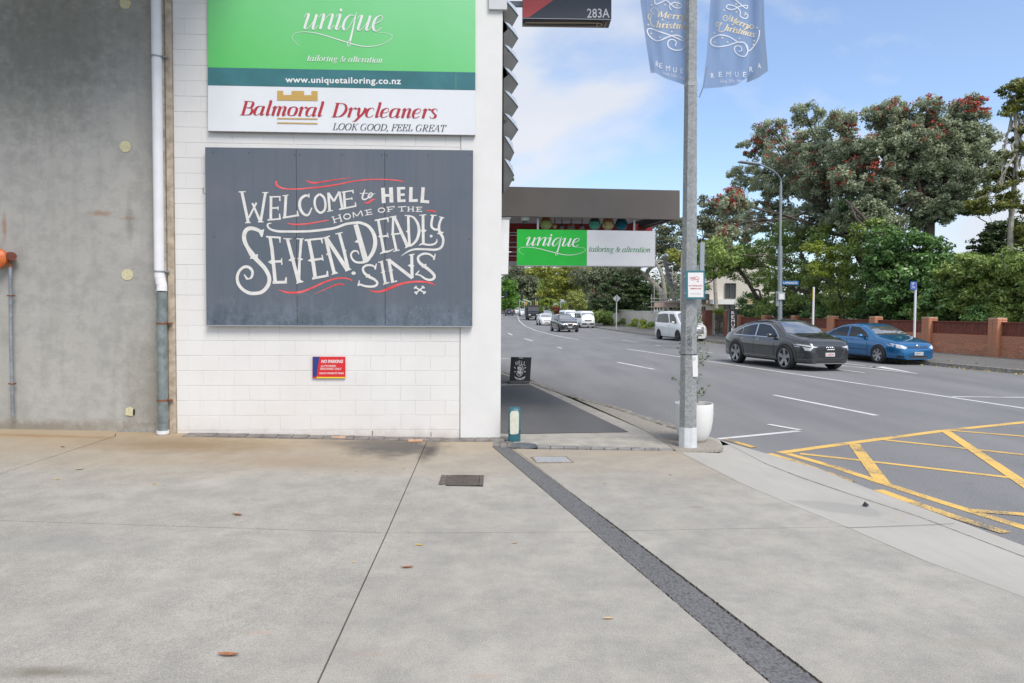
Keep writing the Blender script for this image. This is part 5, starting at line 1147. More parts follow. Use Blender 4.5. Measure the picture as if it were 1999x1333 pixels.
stk.ribbon([tuple(p) for p in cr([(1340, 665), (1348, 662), (1350, 668), (1344, 672), (1352, 675)], 4)], .8); stk.ribbon([(1355, 618), (1357, 624), (1354, 628)], 1.0); stk.build('marker_scribble', mat('faded black marker', (.07, .08, .08), .6), pl)
# teal framed surveillance notice
tn = thing('surveillance_notice', 'teal framed white surveillance camera notice fixed to the galvanised pole', 'sign', PX(1357, 556, -.14))
TN = lambda x, y, dy=0: D(x, y, YL - .150 + dy)
MB().prism([TN(*p) for p in ((1338, 528), (1376, 528), (1376.2, 584), (1339, 584))], (0, .008, 0)).build('teal_plate', mat('teal notice', (.035, .16, .20), .4), tn)
for y in (540, 572): MB().box(TN(1352, y, .03), (.22, .05, .02)).build('notice_strap', M_STEEL, tn)
pr = Print(lambda x, y, o=0: TN(x, y, -o)); pr.poly([(1343, 532), (1373, 532), (1373.3, 580), (1343.3, 580)]); pr.build('white_face', M_WHITE, tn)
pr = Print(lambda x, y, o=0: TN(x, y, -.001 - o)); pr.k = 2
pr.ribbon([(1347, 542), (1362, 540), (1366, 544), (1350, 547), (1347, 542)], .8); pr.ribbon([(1362, 545), (1364, 550), (1360, 549)], 1.0); pr.ribbon([(1350, 544), (1358, 543)], 1.2)
text_fit(pr, '24/7 SURVEILLANCE', (1344.8, 556.3, 1371.5, 558.8), .02); text_fit(pr, 'CAMERAS IN USE', (1347, 561.8, 1369, 564.3), .02); pr.build('lettering', mat('notice red', (.55, .05, .05), .5), tn)
pr = Print(lambda x, y, o=0: TN(x, y, -.001 - o)); pr.k = 2; text_fit(pr, 'REMUERA', (1348, 572, 1368, 574.6), 0, 0, 1.5); pr.build('lettering', mat('notice grey', (.3, .32, .34), .5), tn)

# banners (two hems of thin cloth each, gently folded)
mban = m_cloth('blue banner cloth', (.24, .37, .62), (.39, .51, .74), .5, .85); mban2 = m_cloth('pale banner lining', (.34, .44, .58), (.42, .50, .62), .6, .6)
def banner(name, lbl, L_, R__, bottom, fold, y0, phase, letters):
    root = thing(name, lbl, 'banner', D(L_[0][0], 0, y0), group='blue Christmas banners on the pole')
    def at(px_, table): # x at row y
        for (xa, ya), (xb, yb) in zip(table, table[1:]):
            if ya <= px_ <= yb: return xa + (xb - xa) * (px_ - ya) / (yb - ya)
        return table[-1][0] if px_ > table[-1][1] else table[0][0]
    def surf(u, y, o=0):
        x = at(y, L_) + (at(y, R__) - at(y, L_)) * u
        d_ = fold * (math.sin(u * 9 + y * .012 + phase) * .6 + math.sin(u * 17 - y * .02 + phase) * .25)
        return D(x, y, y0 + d_ - o)
    b = MB(); nu, nv = 28, 30; v0 = -150
    for j in range(nv + 1):
        for i in range(nu + 1):
            u = i / nu; yb = at(u * 100, [(yy, uu * 100) for uu, yy in bottom]); y = v0 + (yb - v0) * j / nv; b.v.append(tuple(surf(u, y)))
    for j in range(nv):
        for i in range(nu): b.f.append((j * (nu + 1) + i, j * (nu + 1) + i + 1, (j + 1) * (nu + 1) + i + 1, (j + 1) * (nu + 1) + i)); b.mi.append(0)
    b.build('cloth', mban, root, smooth=True, sharp=None, fixn=False)
    def mpb(x, y, o=0):
        u = (x - at(y, L_)) / max(1, at(y, R__) - at(y, L_)); return surf(u, y, .004 + o)
    letters(mpb, root)
    return root, surf, at
mgold = mat('banner cream print', (.72, .62, .42), .6); mwht = mat('banner white print', (.66, .70, .76), .6)
def cG(x, y): return (1220 + x / 6.663, y / 6.663)
def let_left(mp, root):
    pr = Print(mp); serif(pr, 'Merry', (1283.5, 33.5, 1338, 39.5), 2.8, 1.0, .22, 8.5); pr.build('lettering', mgold, root); pr = Print(mp); serif(pr, 'hristmas', (1279, 53.5, 1353, 57.5), 2.6, 1.0, .22, 8.2)
    pr.ribbon([cG(*p[:2]) for p in cr([(385, 190), (340, 150), (350, 110), (400, 105), (440, 150), (430, 220)], 6)], [1.0 + .5 * math.sin(i / 4) for i in range(31)])
    pr.ribbon([cG(*p[:2]) for p in cr([(320, 260), (300, 220), (320, 180), (345, 200), (330, 250), (340, 310), (370, 345), (395, 330)], 6)], 1.3)
    pr.ribbon([cG(*p[:2]) for p in cr([(740, 200), (790, 180), (830, 200), (820, 250), (790, 260), (775, 220)], 6)], 1.3)
    pr.build('lettering', mgold, root); pr = Print(mp); pr.k = 2
    for x, y in ((345, 65), (520, 60), (675, 65), (490, 255), (305, 320), (610, 410), (455, 485), (340, 435), (845, 500), (795, 140)): pr.disc(*cG(x, y), 1.8, n=5)
    pr.build('stars', mgold, root, kind='stuff')
    pr = Print(mp); pr.k = 4
    pr.ribbon([cG(*p[:2]) for p in cr([(860, 565), (790, 545), (620, 470), (450, 410), (330, 370), (290, 400), (330, 480), (430, 530), (560, 480), (660, 455), (750, 490), (790, 560), (740, 640), (650, 650), (570, 610), (560, 540), (610, 510), (665, 540), (655, 600)], 6)], 2.4)
    pr.ribbon([cG(*p[:2]) for p in cr([(380, -20), (400, 50), (470, 30), (540, 5), (640, 90), (720, 100), (740, 60), (650, 30), (580, 70), (600, 130)], 6)], 2.0)
    for i, ch in enumerate('REMUER'):
        xx = [(1280, 1286), (1287, 1293), (1300, 1308), (1314, 1321), (1328.5, 1334), (1338, 1344)][i]; yy = [120, 123, 128, 131.5, 133, 135][i]
        text_fit(pr, ch, (xx[0], yy, xx[1], yy + 10), -.004 if ch == 'M' else .01)
    text_fit(pr, 'live life local', [(1295, 139), (1341, 149), (1341, 157), (1295, 145)], -.005, 0, 1.2); pr.build('lettering', mwht, root)
r_, s1, at1 = banner('christmas_banner', 'blue Christmas banner left of the pole, partly behind it', [(1249, -150), (1251, 0), (1262, 80), (1271, 140)], [(1352, -150), (1352, 0), (1351, 170)], [(0, 137), (.35, 153), (.65, 161), (1, 171)], .035, YL + .05, .4, let_left)
b = MB(); prev = None
for j in range(16):
    y = -150 + j * 19.5; b.v += [tuple(s1(-.015, y, -.02)), tuple(s1(.10, y, -.03))]
for j in range(15): b.f.append((2 * j, 2 * j + 1, 2 * j + 3, 2 * j + 2)); b.mi.append(0)
b.build('hem', mban2, r_, fixn=False)
def let_right(mp, root):
    pr = Print(mp); serif(pr, 'Merry', (1421.5, 41, 1461, 57), 2.6, 1.0, .22, 8.0); pr.build('lettering', mgold, root); pr = Print(mp); serif(pr, 'hristmas', (1413, 59, 1472, 72.5), 2.5, .95, .22, 8.0)
    pr.ribbon([cG(*p[:2]) for p in cr([(1320, 240), (1330, 210), (1300, 200), (1275, 240), (1300, 270), (1350, 240), (1380, 190)], 6)], 1.3)
    pr.ribbon([cG(*p[:2]) for p in cr([(1230, 300), (1190, 290), (1180, 330), (1205, 340), (1260, 290), (1230, 350), (1220, 400), (1270, 410), (1310, 380)], 6)], 1.3)
    pr.ribbon([cG(*p[:2]) for p in cr([(1600, 340), (1650, 320), (1675, 350), (1640, 375), (1625, 345)], 6)], 1.2)
    pr.build('lettering', mgold, root); pr = Print(mp); pr.k = 2
    for x, y in ((1445, 50), (1290, 130), (1450, 155), (1560, 190), (1400, 320), (1160, 430), (1265, 490), (1170, 545), (1335, 545), (1490, 500), (1720, 360), (1680, 530), (1670, 580)): pr.disc(*cG(x, y), 1.8, n=5)
    pr.build('stars', mgold, root, kind='stuff')
    pr = Print(mp); pr.k = 4
    pr.ribbon([cG(*p[:2]) for p in cr([(1750, 390), (1740, 480), (1690, 580), (1610, 660), (1560, 560), (1470, 545), (1350, 475), (1230, 455), (1130, 500), (1120, 570), (1200, 605), (1330, 590), (1480, 545), (1570, 570), (1600, 650), (1560, 730), (1470, 710), (1425, 650), (1440, 600), (1500, 600), (1520, 650), (1480, 670)], 6)], 2.2)
    pr.ribbon([cG(*p[:2]) for p in cr([(1370, -30), (1440, 0), (1500, 50), (1580, 110), (1590, 70), (1500, 80), (1400, 125), (1320, 100), (1350, 60), (1450, 90), (1500, 150), (1500, 210), (1570, 240), (1600, 200), (1560, 160)], 6)], 2.0)
    for ch, x, y in (('R', 1387.5, 142.5), ('E', 1403, 140), ('M', 1417.5, 139.5), ('U', 1435, 140), ('E', 1450.5, 140.5), ('R', 1463, 130), ('A', 1479, 123)): text_fit(pr, ch, (x, y, x + (8.5 if ch == 'M' else 6.5), y + 10), -.004 if ch == 'M' else .01)
    text_fit(pr, 'live life local', [(1406, 155), (1456, 153), (1456, 160), (1406, 162)], -.005, 0, 1.2); pr.build('lettering', mwht, root)
r_, s2, at2 = banner('christmas_banner', 'blue Christmas banner right of the pole, blown outward', [(1389, -150), (1387, 0), (1380, 100), (1371.5, 173)], [(1488, -150), (1489, 0), (1485, 60), (1486, 130), (1455, 170)], [(0, 173), (.45, 170), (.75, 166), (.9, 150), (1, 125)], .05, YL + .0, 1.7, let_right)
b = MB(); tab = [(1488, 0), (1490, 60), (1499, 138)]
pts = [(1468, -150), (1491, -150), (1491, 0), (1493, 60), (1499.5, 138), (1480, 152), (1458, 161), (1470, 60)]
b.prism([D(x, y, YL + .07) for x, y in pts], (0, .004, 0)); b.build('rear_cloth', mban2, r_)
MB().tube([PX(1381, 130, -.02), PX(1372, 172, -.02), PX(1365, 190, .02)], .006, 6).build('tie_cord', mat('cord grey', (.3, .3, .32), .7), r_)

# planter
YPL = YL + .42; pcx = D(1353.5, 850, YPL).x
ptr = thing('planter_pot', 'tall white tapered planter pot half hidden behind the pole', 'planter', (pcx, YPL, 0))
sp = YPL / FPX; RR = 37.0 * sp
prof = [(0, 0), (.60 * RR, 0), (.76 * RR, .05), (.9 * RR, .15), (.98 * RR, .27), (1.01 * RR, .38), (RR, .50), (.985 * RR, .513), (.93 * RR, .513), (.9 * RR, .49), (.88 * RR, .44)]
MB().lathe((pcx, YPL, 0), prof, 48, cap=False).build('pot', mat('smooth white pot', (.70, .70, .685), .4, var=.03, scale=8), ptr, smooth=True, sharp=60)
MB().lathe((pcx, YPL, 0), [(0, .455), (.89 * RR, .455)], 30, cap=False).build('soil', mat('brown soil', (.17, .11, .075), .95, var=.4, scale=40, bmp=.6), ptr)
ol = thing('olive_tree', 'spindly young olive growing in the white planter pot', 'tree', (pcx, YPL, .455))
stem = smooth2([(pcx, YPL, .45), (pcx - .02, YPL + .02, 1.0), (pcx + .02, YPL, 1.6), (pcx, YPL + .03, 1.95)], 5)
MB().tube(stem, [.016 - .012 * i / len(stem) for i in range(len(stem))], 7).build('trunk', M_BARKP, ol, smooth=True)
tw = MB(); lc = []
for (x, y) in ((1312, 735), (1322, 745), (1318, 757), (1338, 640), (1330, 655), (1325, 665), (1332, 628), (1322, 680), (1318, 672), (1372, 612), (1370, 640), (1378, 690), (1390, 693), (1383, 678), (1374, 665), (1371, 755), (1366, 730), (1368, 780), (1386, 752), (1335, 690), (1345, 700), (1330, 610), (1365, 600)):
    tip = D(x, y, YPL + random.uniform(-.15, .15)); hgt = max(.5, tip.z - .25); base = Vector((pcx, YPL, min(1.9, hgt)))
    tw.tube(smooth2([base, base.lerp(tip, .5) + Vector((0, 0, .04)), tip], 3), [.006, .006, .005, .005, .004, .003, .002][:7], 5)
    for k in range(9): q = base.lerp(tip, .35 + .7 * k / 9); lc.append(q + Vector((random.uniform(-.02, .02), random.uniform(-.03, .03), random.uniform(-.02, .02))))
tw.build('twigs', M_BARKP, ol, smooth=True)
lc = np.array([tuple(p) for p in lc]); v, t = leafcloud(lc, np.full(len(lc), .022), None, .052, len(lc) * 2, 3.4, seed=5)
leaf_object('leaves', v, t, leafmat('olive leaf', (.07, .11, .05), (.26, .32, .18)), ol)

# ------------------------------------------------------------------ FAR SIDE OF THE STREET
def fpz(y): return rz_(y) + .20
# brick and board fence
K_, c_ = 31100.0, 800.0
def fence_pt(Y, dx=0): return Vector((23.3 - .15 * Y + dx, Y, 0))
fn = thing('brick_fence', 'low orange brick wall with brick piers and red brown timber panels', 'fence', fence_pt(30))
fdir = (fence_pt(20) - fence_pt(40)).normalized(); fn_ = Vector((-fdir.y, fdir.x, 0))
if fn_.x > 0: fn_ = -fn_
FAX = (fdir, fn_, UZ)
piers = [K_ / (x - c_) for x in (1445.6, 1497, 1556, 1627.6, 1712, 1817, 1950)] + [K_ / (1950 - c_ + 1e-9 + 153), ]
piers = sorted(set(piers)); piers = [p for p in piers]
mtim = mat('red brown stained timber', (.20, .058, .036), .7, var=.2, scale=6); BZ, PZ, TZ = .03, .89, 1.43
rng2 = random.Random(3)
bricks_me = [MB().bbox((0, 0, 0), (.23, .11, .072), .006).mesh('brick') for _ in range(1)]
ind = 0; rest = MB(); tones = []
ys = sorted(piers)
y_near, y_far = min(ys) - 5, max(ys)
Lw = (fence_pt(y_near) - fence_pt(y_far)).length
MB().box((fence_pt((y_near + y_far) / 2) + Vector((0, 0, (BZ + PZ) / 2 - .03))) - fn_ * .012, (Lw, .2, PZ - BZ + .02), FAX).build('mortar_core', M_MORTAR, fn)
rows = 10; course = (PZ - BZ) / rows
for r in range(rows):
    s = (.12 if r % 2 else 0)
    while s < Lw:
        p = fence_pt(y_near) - fdir * s + Vector((0, 0, BZ + course * (r + .5))) + fn_ * (.048 + rng2.uniform(-.004, .004))
        Mx = Matrix.Translation(p) @ Matrix((FAX[0], FAX[1], FAX[2])).transposed().to_4x4()
        if y_near + 1.4 < p.y < 31.5 and ind < 300:
            o = put('brick', bricks_me[0], M_BRICK, fn); o.matrix_local = minv(fn) @ Mx; ind += 1
        elif p.y < 46:
            rest.bbox(p, (.23, .11, .072), .006, FAX)
        s += .24
rest.build('far_bricks', M_BRICK, fn, kind='stuff')
def pier(p, w, h, m, parent, ind_=False):
    b = MB(); b.box(p + Vector((0, 0, h / 2 - .05)), (w - .02, w - .02, h), FAX); b.build('pier_core', M_MORTAR, parent)
    b = MB(); n = int(h / .086); nb = max(1, round(w / .24)); 
    for r in range(n):
        for k in range(nb):
            for a in (-1, 1):
                cx2 = (k + .5) / nb * w - w / 2
                b.bbox(p + fdir * cx2 + fn_ * (a * (w / 2 - .04)) + Vector((0, 0, .04 + .086 * r)), (w / nb - .012, .1, .074), .005, FAX)
                b.bbox(p + fn_ * cx2 + fdir * (a * (w / 2 - .04)) + Vector((0, 0, .04 + .086 * r)), (.1, w / nb - .012, .074), .005, FAX)
    b.build('brick_pier', m, parent)
for i, Y in enumerate(ys):
    pier(fence_pt(Y) + Vector((0, 0, BZ)) + fn_ * .02, .44, 1.62, M_BRICK, fn)
    if i + 1 < len(ys):
        a_, b_ = fence_pt(Y), fence_pt(ys[i + 1]); mid = (a_ + b_) / 2; ln = (a_ - b_).length - .44
        MB().box(mid + Vector((0, 0, TZ - .02)) + fn_ * .02, (ln, .12, .045), FAX).box(mid + Vector((0, 0, PZ + .02)) + fn_ * .02, (ln, .07, .05), FAX).build('fence_rail', mtim, fn)
        n = int(ln / .1); bb = MB()
        for k in range(n): bb.box(mid + fdir * ((k + .5) / n - .5) * ln + fn_ * (.0 + .004 * (k % 2)) + Vector((0, 0, (PZ + TZ) / 2)), (ln / n - .012, .025, TZ - PZ - .05), FAX)
        bb.build('timber_paling', mtim, fn)
# right of the nearest pier
Y0 = ys[0]; a_ = fence_pt(Y0 - .25); b_ = fence_pt(y_near); mid = (a_ + b_) / 2; ln = (a_ - b_).length
bb = MB(); n = int(ln / .1)
for k in range(n): bb.box(mid + fdir * ((k + .5) / n - .5) * ln + Vector((0, 0, (PZ + TZ) / 2 - .05)), (ln / n - .012, .025, TZ - PZ - .05), FAX)
bb.build('timber_paling', mtim, fn); MB().box(mid + Vector((0, 0, TZ - .07)) + fn_ * .02, (ln, .12, .045), FAX).build('fence_rail', mtim, fn)

# gate group: two red piers, timber gate, black REMUERA pylon
def red_pier(px, Y, w, zt, lbl):
    p = D(px, 640, Y); p.z = fpz(Y) - .1; o = thing('brick_gate_pier', lbl, 'pier', p, group='red brick gate piers')
    pier(p, w, zt - p.z, M_BRICKR, o); MB().bbox(Vector((p.x, p.y, zt - .02)), (w + .06, w + .06, .09), .02, FAX).build('pier_cap', M_BRICKR, o)
red_pier(1379.5, 51, .6, 1.73 + (608.5 + 2 - 606) / FPX * 51, 'red brick pier left of the overgrown timber gate'); red_pier(1422, 49, .5, 1.86, 'red brick pier right of the timber gate behind the black pylon')
gt = thing('timber_gate', 'grey timber gate under a green bush between two red brick piers', 'gate', D(1403, 650, 51.5))
for k in range(8):
    p = D(1397.5 + k * 2.9, 627, 51.5); MB().box((p.x, 51.5, .85), (.095, .03, 1.45)).build('gate_board', mat('weathered grey timber', (.14, .12, .10), .85, var=.25, scale=6), gt)
MB().box((D(1407, 0, 51.56).x, 51.56, 1.3), (1.0, .05, .1)).box((D(1407, 0, 51.56).x, 51.56, .45), (1.0, .05, .1)).build('gate_rail', mat('weathered grey timber', (.14, .12, .10)), gt)
MB().box((D(1391, 627, 51.5).x, 51.5, .92), (.28, .1, 1.6)).build('gate_post', M_CREAM, gt)
ry = 40.0; pm_ = D(1429.5, 636, ry)
py_ = thing('suburb_pylon', 'tall black pylon sign with white vertical lettering beside the brick fence', 'sign', (pm_.x, ry, .05))
MB().bbox((pm_.x, ry, 1.0), (.47, .3, 1.92), .015).build('pylon_body', M_BLACK, py_)
MB().box((pm_.x, ry, .02), (.55, .36, .06)).build('pylon_base', mat('pylon base grey', (.2, .2, .2), .7), py_)
pr = Print(lambda x, y, o=0: D(x, y, ry - .151 - o))
for i, ch in enumerate('REMUERA'): text_fit(pr, ch, (1428, 607.6 + i * 8, 1434, 613.6 + i * 8), .0)
pr.build('lettering', M_WHITE, py_)
# cream boundary wall with planting
cw = thing('cream_boundary_wall', 'long cream rendered boundary wall across the road', 'wall', (14.2, 94, 0))
Pa, Pb = D(1197, 630, 92), D(1376, 630, 57)
Pa.z = Pb.z = 0; dcw = (Pb - Pa).normalized(); ncw = Vector((-dcw.y, dcw.x, 0)); Lc = (Pb - Pa).length; npan = 9
for k in range(npan):
    m_ = Pa + dcw * (Lc * (k + .5) / npan); zb_ = fpz(m_.y) - .1; zt3 = 1.78 + .002 * (m_.y - 60)
    MB().bbox((m_.x, m_.y, (zb_ + zt3) / 2), (Lc / npan - .02, .18, zt3 - zb_), .02, (dcw, ncw, UZ)).build('wall_panel', M_CREAM, cw)
    MB().bbox((m_.x, m_.y, zt3 + .03), (Lc / npan, .26, .06), .01, (dcw, ncw, UZ)).build('wall_coping', M_WHITE, cw)
# post helper
def post(name, lbl, cat, px, ybase, Y, ytop, r, m=M_WHITE, n=10, group=None):
    p = D(px, ybase, Y); tp = D(px, ytop, Y); o = thing(name, lbl, cat, (p.x, Y, fpz(Y) - .1), group=group)
    MB().tube([(p.x, Y, fpz(Y) - .12), (p.x, Y, tp.z)], r, n).build('post', m, o, smooth=True); return o, p.x, tp.z
mgp = mat('pale galvanised post', (.50, .52, .53), .5, .2)
o, x_, z_ = post('diamond_road_sign', 'grey back of a diamond road sign on a thin post by the cream wall', 'road sign', 1203, 642, 69, 578, .055, mgp)
b = MB(); c0 = D(1204, 582.5, 68.93); rr = .40; b.prism([c0 + Vector(v) for v in ((-rr, 0, 0), (0, 0, -rr), (rr, 0, 0), (0, 0, rr))], (0, .02, 0)); b.build('diamond_plate', mat('plate back grey', (.38, .40, .42), .45, .3), o)
MB().box(c0 + Vector((0, -.02, 0)), (.06, .02, .7)).build('plate_bracket', mat('dark bracket', (.15, .16, .17), .5), o)
o, x_, z_ = post('parking_post', 'white post with a yellow strip between the grey and blue cars', 'post', 1586.5, 655, 33, 560, .05, M_WHITE)
MB().box((x_ - .055, 32.95, D(1586, 575, 33).z), (.03, .03, .55)).build('yellow_strip', mat('yellow strip', (.65, .42, .04), .5), o)
o, x_, z_ = post('parking_sign', 'blue parking sign on a tall white post behind the blue car', 'road sign', 1784.5, 668, 27.5, 552, .045, M_WHITE)
c0 = D(1783.5, 557.5, 27.42); MB().box(c0, (.25, .015, .33)).build('sign_plate', mat('parking blue', (.015, .09, .42), .4), o)
pr = Print(lambda x, y, o_=0: D(x, y, 27.41 - o_)); text_fit(pr, 'P', (1781.5, 551.8, 1785.3, 557.2), .02); text_fit(pr, '90', (1780.8, 558.8, 1786.2, 562.3), .02)
pr.ribbon([(1778.7, 551.2), (1788.3, 551.2), (1788.3, 563.8), (1778.7, 563.8), (1778.7, 551.2)], .4); pr.build('lettering', M_WHITE, o)
# street lamp
YLP = 34.5; sx = D(1523.5, 640, YLP).x
sl_ = thing('street_lamp', 'slim galvanised street lamp with a curved arm in front of the flowering tree', 'street lamp', (sx, YLP, .0))
m_sl = mat('street lamp galvanised', (.28, .32, .34), .45, .3, var=.1)
MB().tube([D(1522.5, 665, YLP), D(1523, 480, YLP)], .11, 12).build('lower_column', m_sl, sl_, smooth=True)
MB().tube([D(1523, 480, YLP), D(1524.5, 362, YLP)], .065, 12).build('upper_column', m_sl, sl_, smooth=True)
MB().tube(smooth2([D(1524.5, 364, YLP), D(1524, 350, YLP), D(1515, 338, YLP - .3), D(1500, 328, YLP - .6), D(1480, 320, YLP - 1.0)], 4), .038, 10).build('lamp_arm', m_sl, sl_, smooth=True)
hd = MB(); A_, B_ = D(1482, 321, YLP - 1.0), D(1443, 315.5, YLP - 1.6); ax1 = (B_ - A_).normalized(); ax2 = Vector((0, 1, 0)); ax2 = (ax2 - ax1 * ax2.dot(ax1)).normalized(); ax3 = ax1.cross(ax2)
hd.bbox((A_ + B_) / 2, ((A_ - B_).length, .28, .09), .03, (ax1, ax2, ax3)).build('lamp_head', m_sl, sl_)
MB().tube([A_.lerp(B_, .6) + Vector((0, 0, .04)), A_.lerp(B_, .6) + Vector((0, 0, .15))], .05, 8).build('photocell', m_sl, sl_)
st_ = thing('street_name_sign', 'blue street name blade fixed to the street lamp', 'street sign', D(1543, 552, YLP))
MB().box(D(1543, 552, YLP - .08), (.82, .03, .2)).build('name_blade', mat('street blue', (.015, .12, .32), .4), st_)
pr = Print(lambda x, y, o_=0: D(x, y, YLP - .096 - o_)); text_fit(pr, 'ARMADALE RD', (1531.5, 549.8, 1557, 554.2), .01); pr.poly([(1528.2, 552), (1530.3, 550.5), (1530.3, 553.5)]); pr.build('lettering', M_WHITE, st_)
nb_ = thing('notice_box', 'small grey notice box strapped to the street lamp column', 'notice', D(1525, 578, YLP))
MB().box(D(1525.5, 578, YLP - .14), (.33, .05, .36)).build('notice_plate', mat('notice pale grey', (.42, .44, .45), .5), nb_); MB().box(D(1518, 583, YLP - .04), (.14, .1, .75)).build('control_box', m_sl, nb_)
pr = Print(lambda x, y, o_=0: D(x, y, YLP - .167 - o_)); pr.poly([(1521.5, 574), (1530, 574), (1530, 583.5), (1521.5, 583.5)]); pr.build('notice_face', M_WHITE, nb_)
# far sign posts
for i, (px, yb_, Y, yt, w, h) in enumerate(((1094.5, 618, 118, 584, .5, .45), (1108, 620, 112, 587, .45, .25), (1080, 616, 125, 592, .4, .3), (1061.5, 614, 135, 596, .35, .35))):
    o, x_, z_ = post('roadside_sign', ['tall pale signpost with a small plate above the second white car', 'pale signpost with a narrow plate left of the white van', 'shorter signpost with a pale plate far down the road', 'farthest thin signpost down the road by the truck'][i], 'road sign', px, yb_, Y, yt, .07, mgp, 6, 'signposts down the road')
    MB().box((x_ + w / 2 + .05, Y - .05, z_ - h / 2), (w, .03, h)).build('sign_plate', mgp, o)
# traffic signals
mdk = mat('signal dark', (.02, .025, .035), .5); myl = mat('signal yellow', (.70, .36, .02), .5)
for i, (px, py, Y, ax_) in enumerate(((987, 574, 140, -1), (1018.5, 578, 150, 1))):
    c0 = D(px, py, Y); o = thing('traffic_signal', ['dark traffic signal on an arm at the far left beside the wall', 'dark traffic signal on an arm over the middle of the road'][i], 'traffic light', c0, group='traffic signals far down the road')
    MB().bbox(c0, (.55, .4, 1.5), .08).build('signal_head', mdk, o)
    for k in (-1, 0, 1): MB().lathe(c0 + Vector((0, -.21, k * .45)), [(0, -.01), (.15, -.01), (.15, .02), (0, .02)], 12, (Vector((1, 0, 0)), UZ, Vector((0, -1, 0))), cap=False).build('signal_lens', M_BLACK, o)
    e = D(px + (-14 if i == 0 else 18), py + (6 if i == 0 else 12), Y); MB().tube([c0 + Vector((0, .2, -.5)), e, Vector((e.x, e.y, rz_(Y)))], .09, 8).build('signal_mast', mgp, o)
for i, (px, yt, Y) in enumerate(((1027, 590, 138), (1048.5, 588, 142))):
    x_ = D(px, 600, Y).x; o = thing('yellow_pole', ['yellow painted pole left of the dark truck', 'yellow painted pole right of the dark truck'][i], 'pole', (x_, Y, rz_(Y)), group='yellow poles at the far junction')
    MB().bbox((x_, Y, (D(px, yt, Y).z + rz_(Y)) / 2), (.24, .24, D(px, yt, Y).z - rz_(Y)), .05).build('pole_sleeve', myl, o); MB().tube([(x_ - .3, Y, rz_(Y)), (x_ - .3, Y, D(px, yt - 5, Y).z)], .06, 6).build('signal_post', mgp, o)
x_ = D(1014, 600, 145).x; o = thing('junction_pole', 'grey pole standing beyond the traffic at the far junction', 'pole', (x_, 145, rz_(145))); MB().tube([(x_, 145, rz_(145)), (x_, 145, D(1014, 585, 145).z)], .12, 8).build('pole_shaft', mat('grey blue pole', (.2, .25, .28), .5), o); MB().tube([(x_, 145, D(1014, 587, 145).z), (x_ + 1.7, 145, D(1030, 592, 145).z)], .06, 6).build('pole_arm', mgp, o)
# cream apartment building
AB = thing('apartment_building', 'cream apartment building behind the trees across the road', 'building', (17, 62, 0))
Yb = 62.0
def B2(x0, y0, x1, y1, dy, dep, m, name, parent=AB):
    p, q = D(x0, y0, Yb + dy), D(x1, y1, Yb + dy); return MB().box(((p.x + q.x) / 2, Yb + dy + dep / 2, (p.z + q.z) / 2), (abs(q.x - p.x), dep, abs(p.z - q.z))).build(name, m, parent)
mtan = mat('tan brick cladding', (.52, .42, .26), .8, var=.08, scale=2); mwin = mat('dark window glass', (.045, .05, .055), .12, spec=.7, var=.3, scale=.8); mcr = mat('apartment cream', (.60, .56, .50), .75, var=.04)
B2(1372, 480, 1500, 640, 0, 8, mcr, 'wall'); B2(1480, 570, 1512, 640, 1, 6, mcr, 'wall')
B2(1392, 584, 1437, 594, -1.2, 1.2, M_WHITE, 'balcony'); B2(1379, 586, 1391, 596, -.06, .06, mtan, 'cladding'); B2(1446, 583, 1476, 594, -.07, .07, mtan, 'cladding'); B2(1386, 593.5, 1410, 598, -.06, .06, mtan, 'cladding')
for (x0, y0, x1, y1) in ((1370, 574, 1384, 593), (1416, 553, 1436, 582), (1415, 593.5, 1435, 603), (1370, 598, 1377, 607)):
    w_ = B2(x0, y0, x1, y1, -.05, .05, mwin, 'window')
    p, q = D(x0, y0, Yb - .12), D(x1, y1, Yb - .12); cxw = (p.x + q.x) / 2; ww = q.x - p.x; hh = p.z - q.z
    fb = MB()
    for dx in (-ww / 2, 0, ww / 2): fb.box((cxw + dx, Yb - .1, (p.z + q.z) / 2), (.05, .06, hh))
    for dz in (p.z, q.z): fb.box((cxw, Yb - .1, dz), (ww + .04, .06, .05))
    fb.build('window_frame', mat('dark frame', (.10, .10, .10), .5), w_)
# scaffold and billboard seen edge on
sf = thing('scaffold', 'tube scaffolding with timber decks behind the cream wall', 'scaffold', (17, 70, 1)); Ys = 72.0
mtu = mat('scaffold tube', (.42, .42, .40), .5, .3); mdeck = mat('scaffold plank', (.42, .34, .27), .8, var=.2, scale=2)
def S2(x, y, dy=0): return D(x, y, Ys + dy)
for (x, yt) in ((1272, 574), (1277, 555), (1288, 562), (1292, 595), (1307, 570), (1313, 520), (1320, 530), (1328, 536), (1334, 536), (1366, 560)):
    MB().tube([S2(x, 612), S2(x, yt)], .045, 6).build('standard_tube', mtu, sf)
for (x0, y0, x1, y1) in ((1270, 583, 1345, 582), (1270, 589, 1345, 588), (1283, 574, 1340, 573), (1305, 552, 1345, 552), (1309, 534, 1342, 535.5), (1300, 540, 1322, 600), (1312, 542, 1320, 572)):
    MB().tube([S2(x0, y0, -.1), S2(x1, y1, -.1)], .045, 6).build('ledger_tube', mtu, sf)
for (x0, x1, y) in ((1268, 1345, 599), (1308, 1345, 553), (1296, 1345, 590)):
    p, q = S2(x0, y), S2(x1, y); MB().box(((p.x + q.x) / 2, Ys, p.z), (q.x - p.x, 1.2, .1)).build('deck_plank', mdeck, sf)
p, q = S2(1278, 590, -.3), S2(1322, 599, -.3); MB().box(((p.x + q.x) / 2, Ys - .3, (p.z + q.z) / 2), (q.x - p.x, .05, .45)).build('toe_board', mat('pinkish timber', (.52, .40, .36), .8, var=.1), sf)
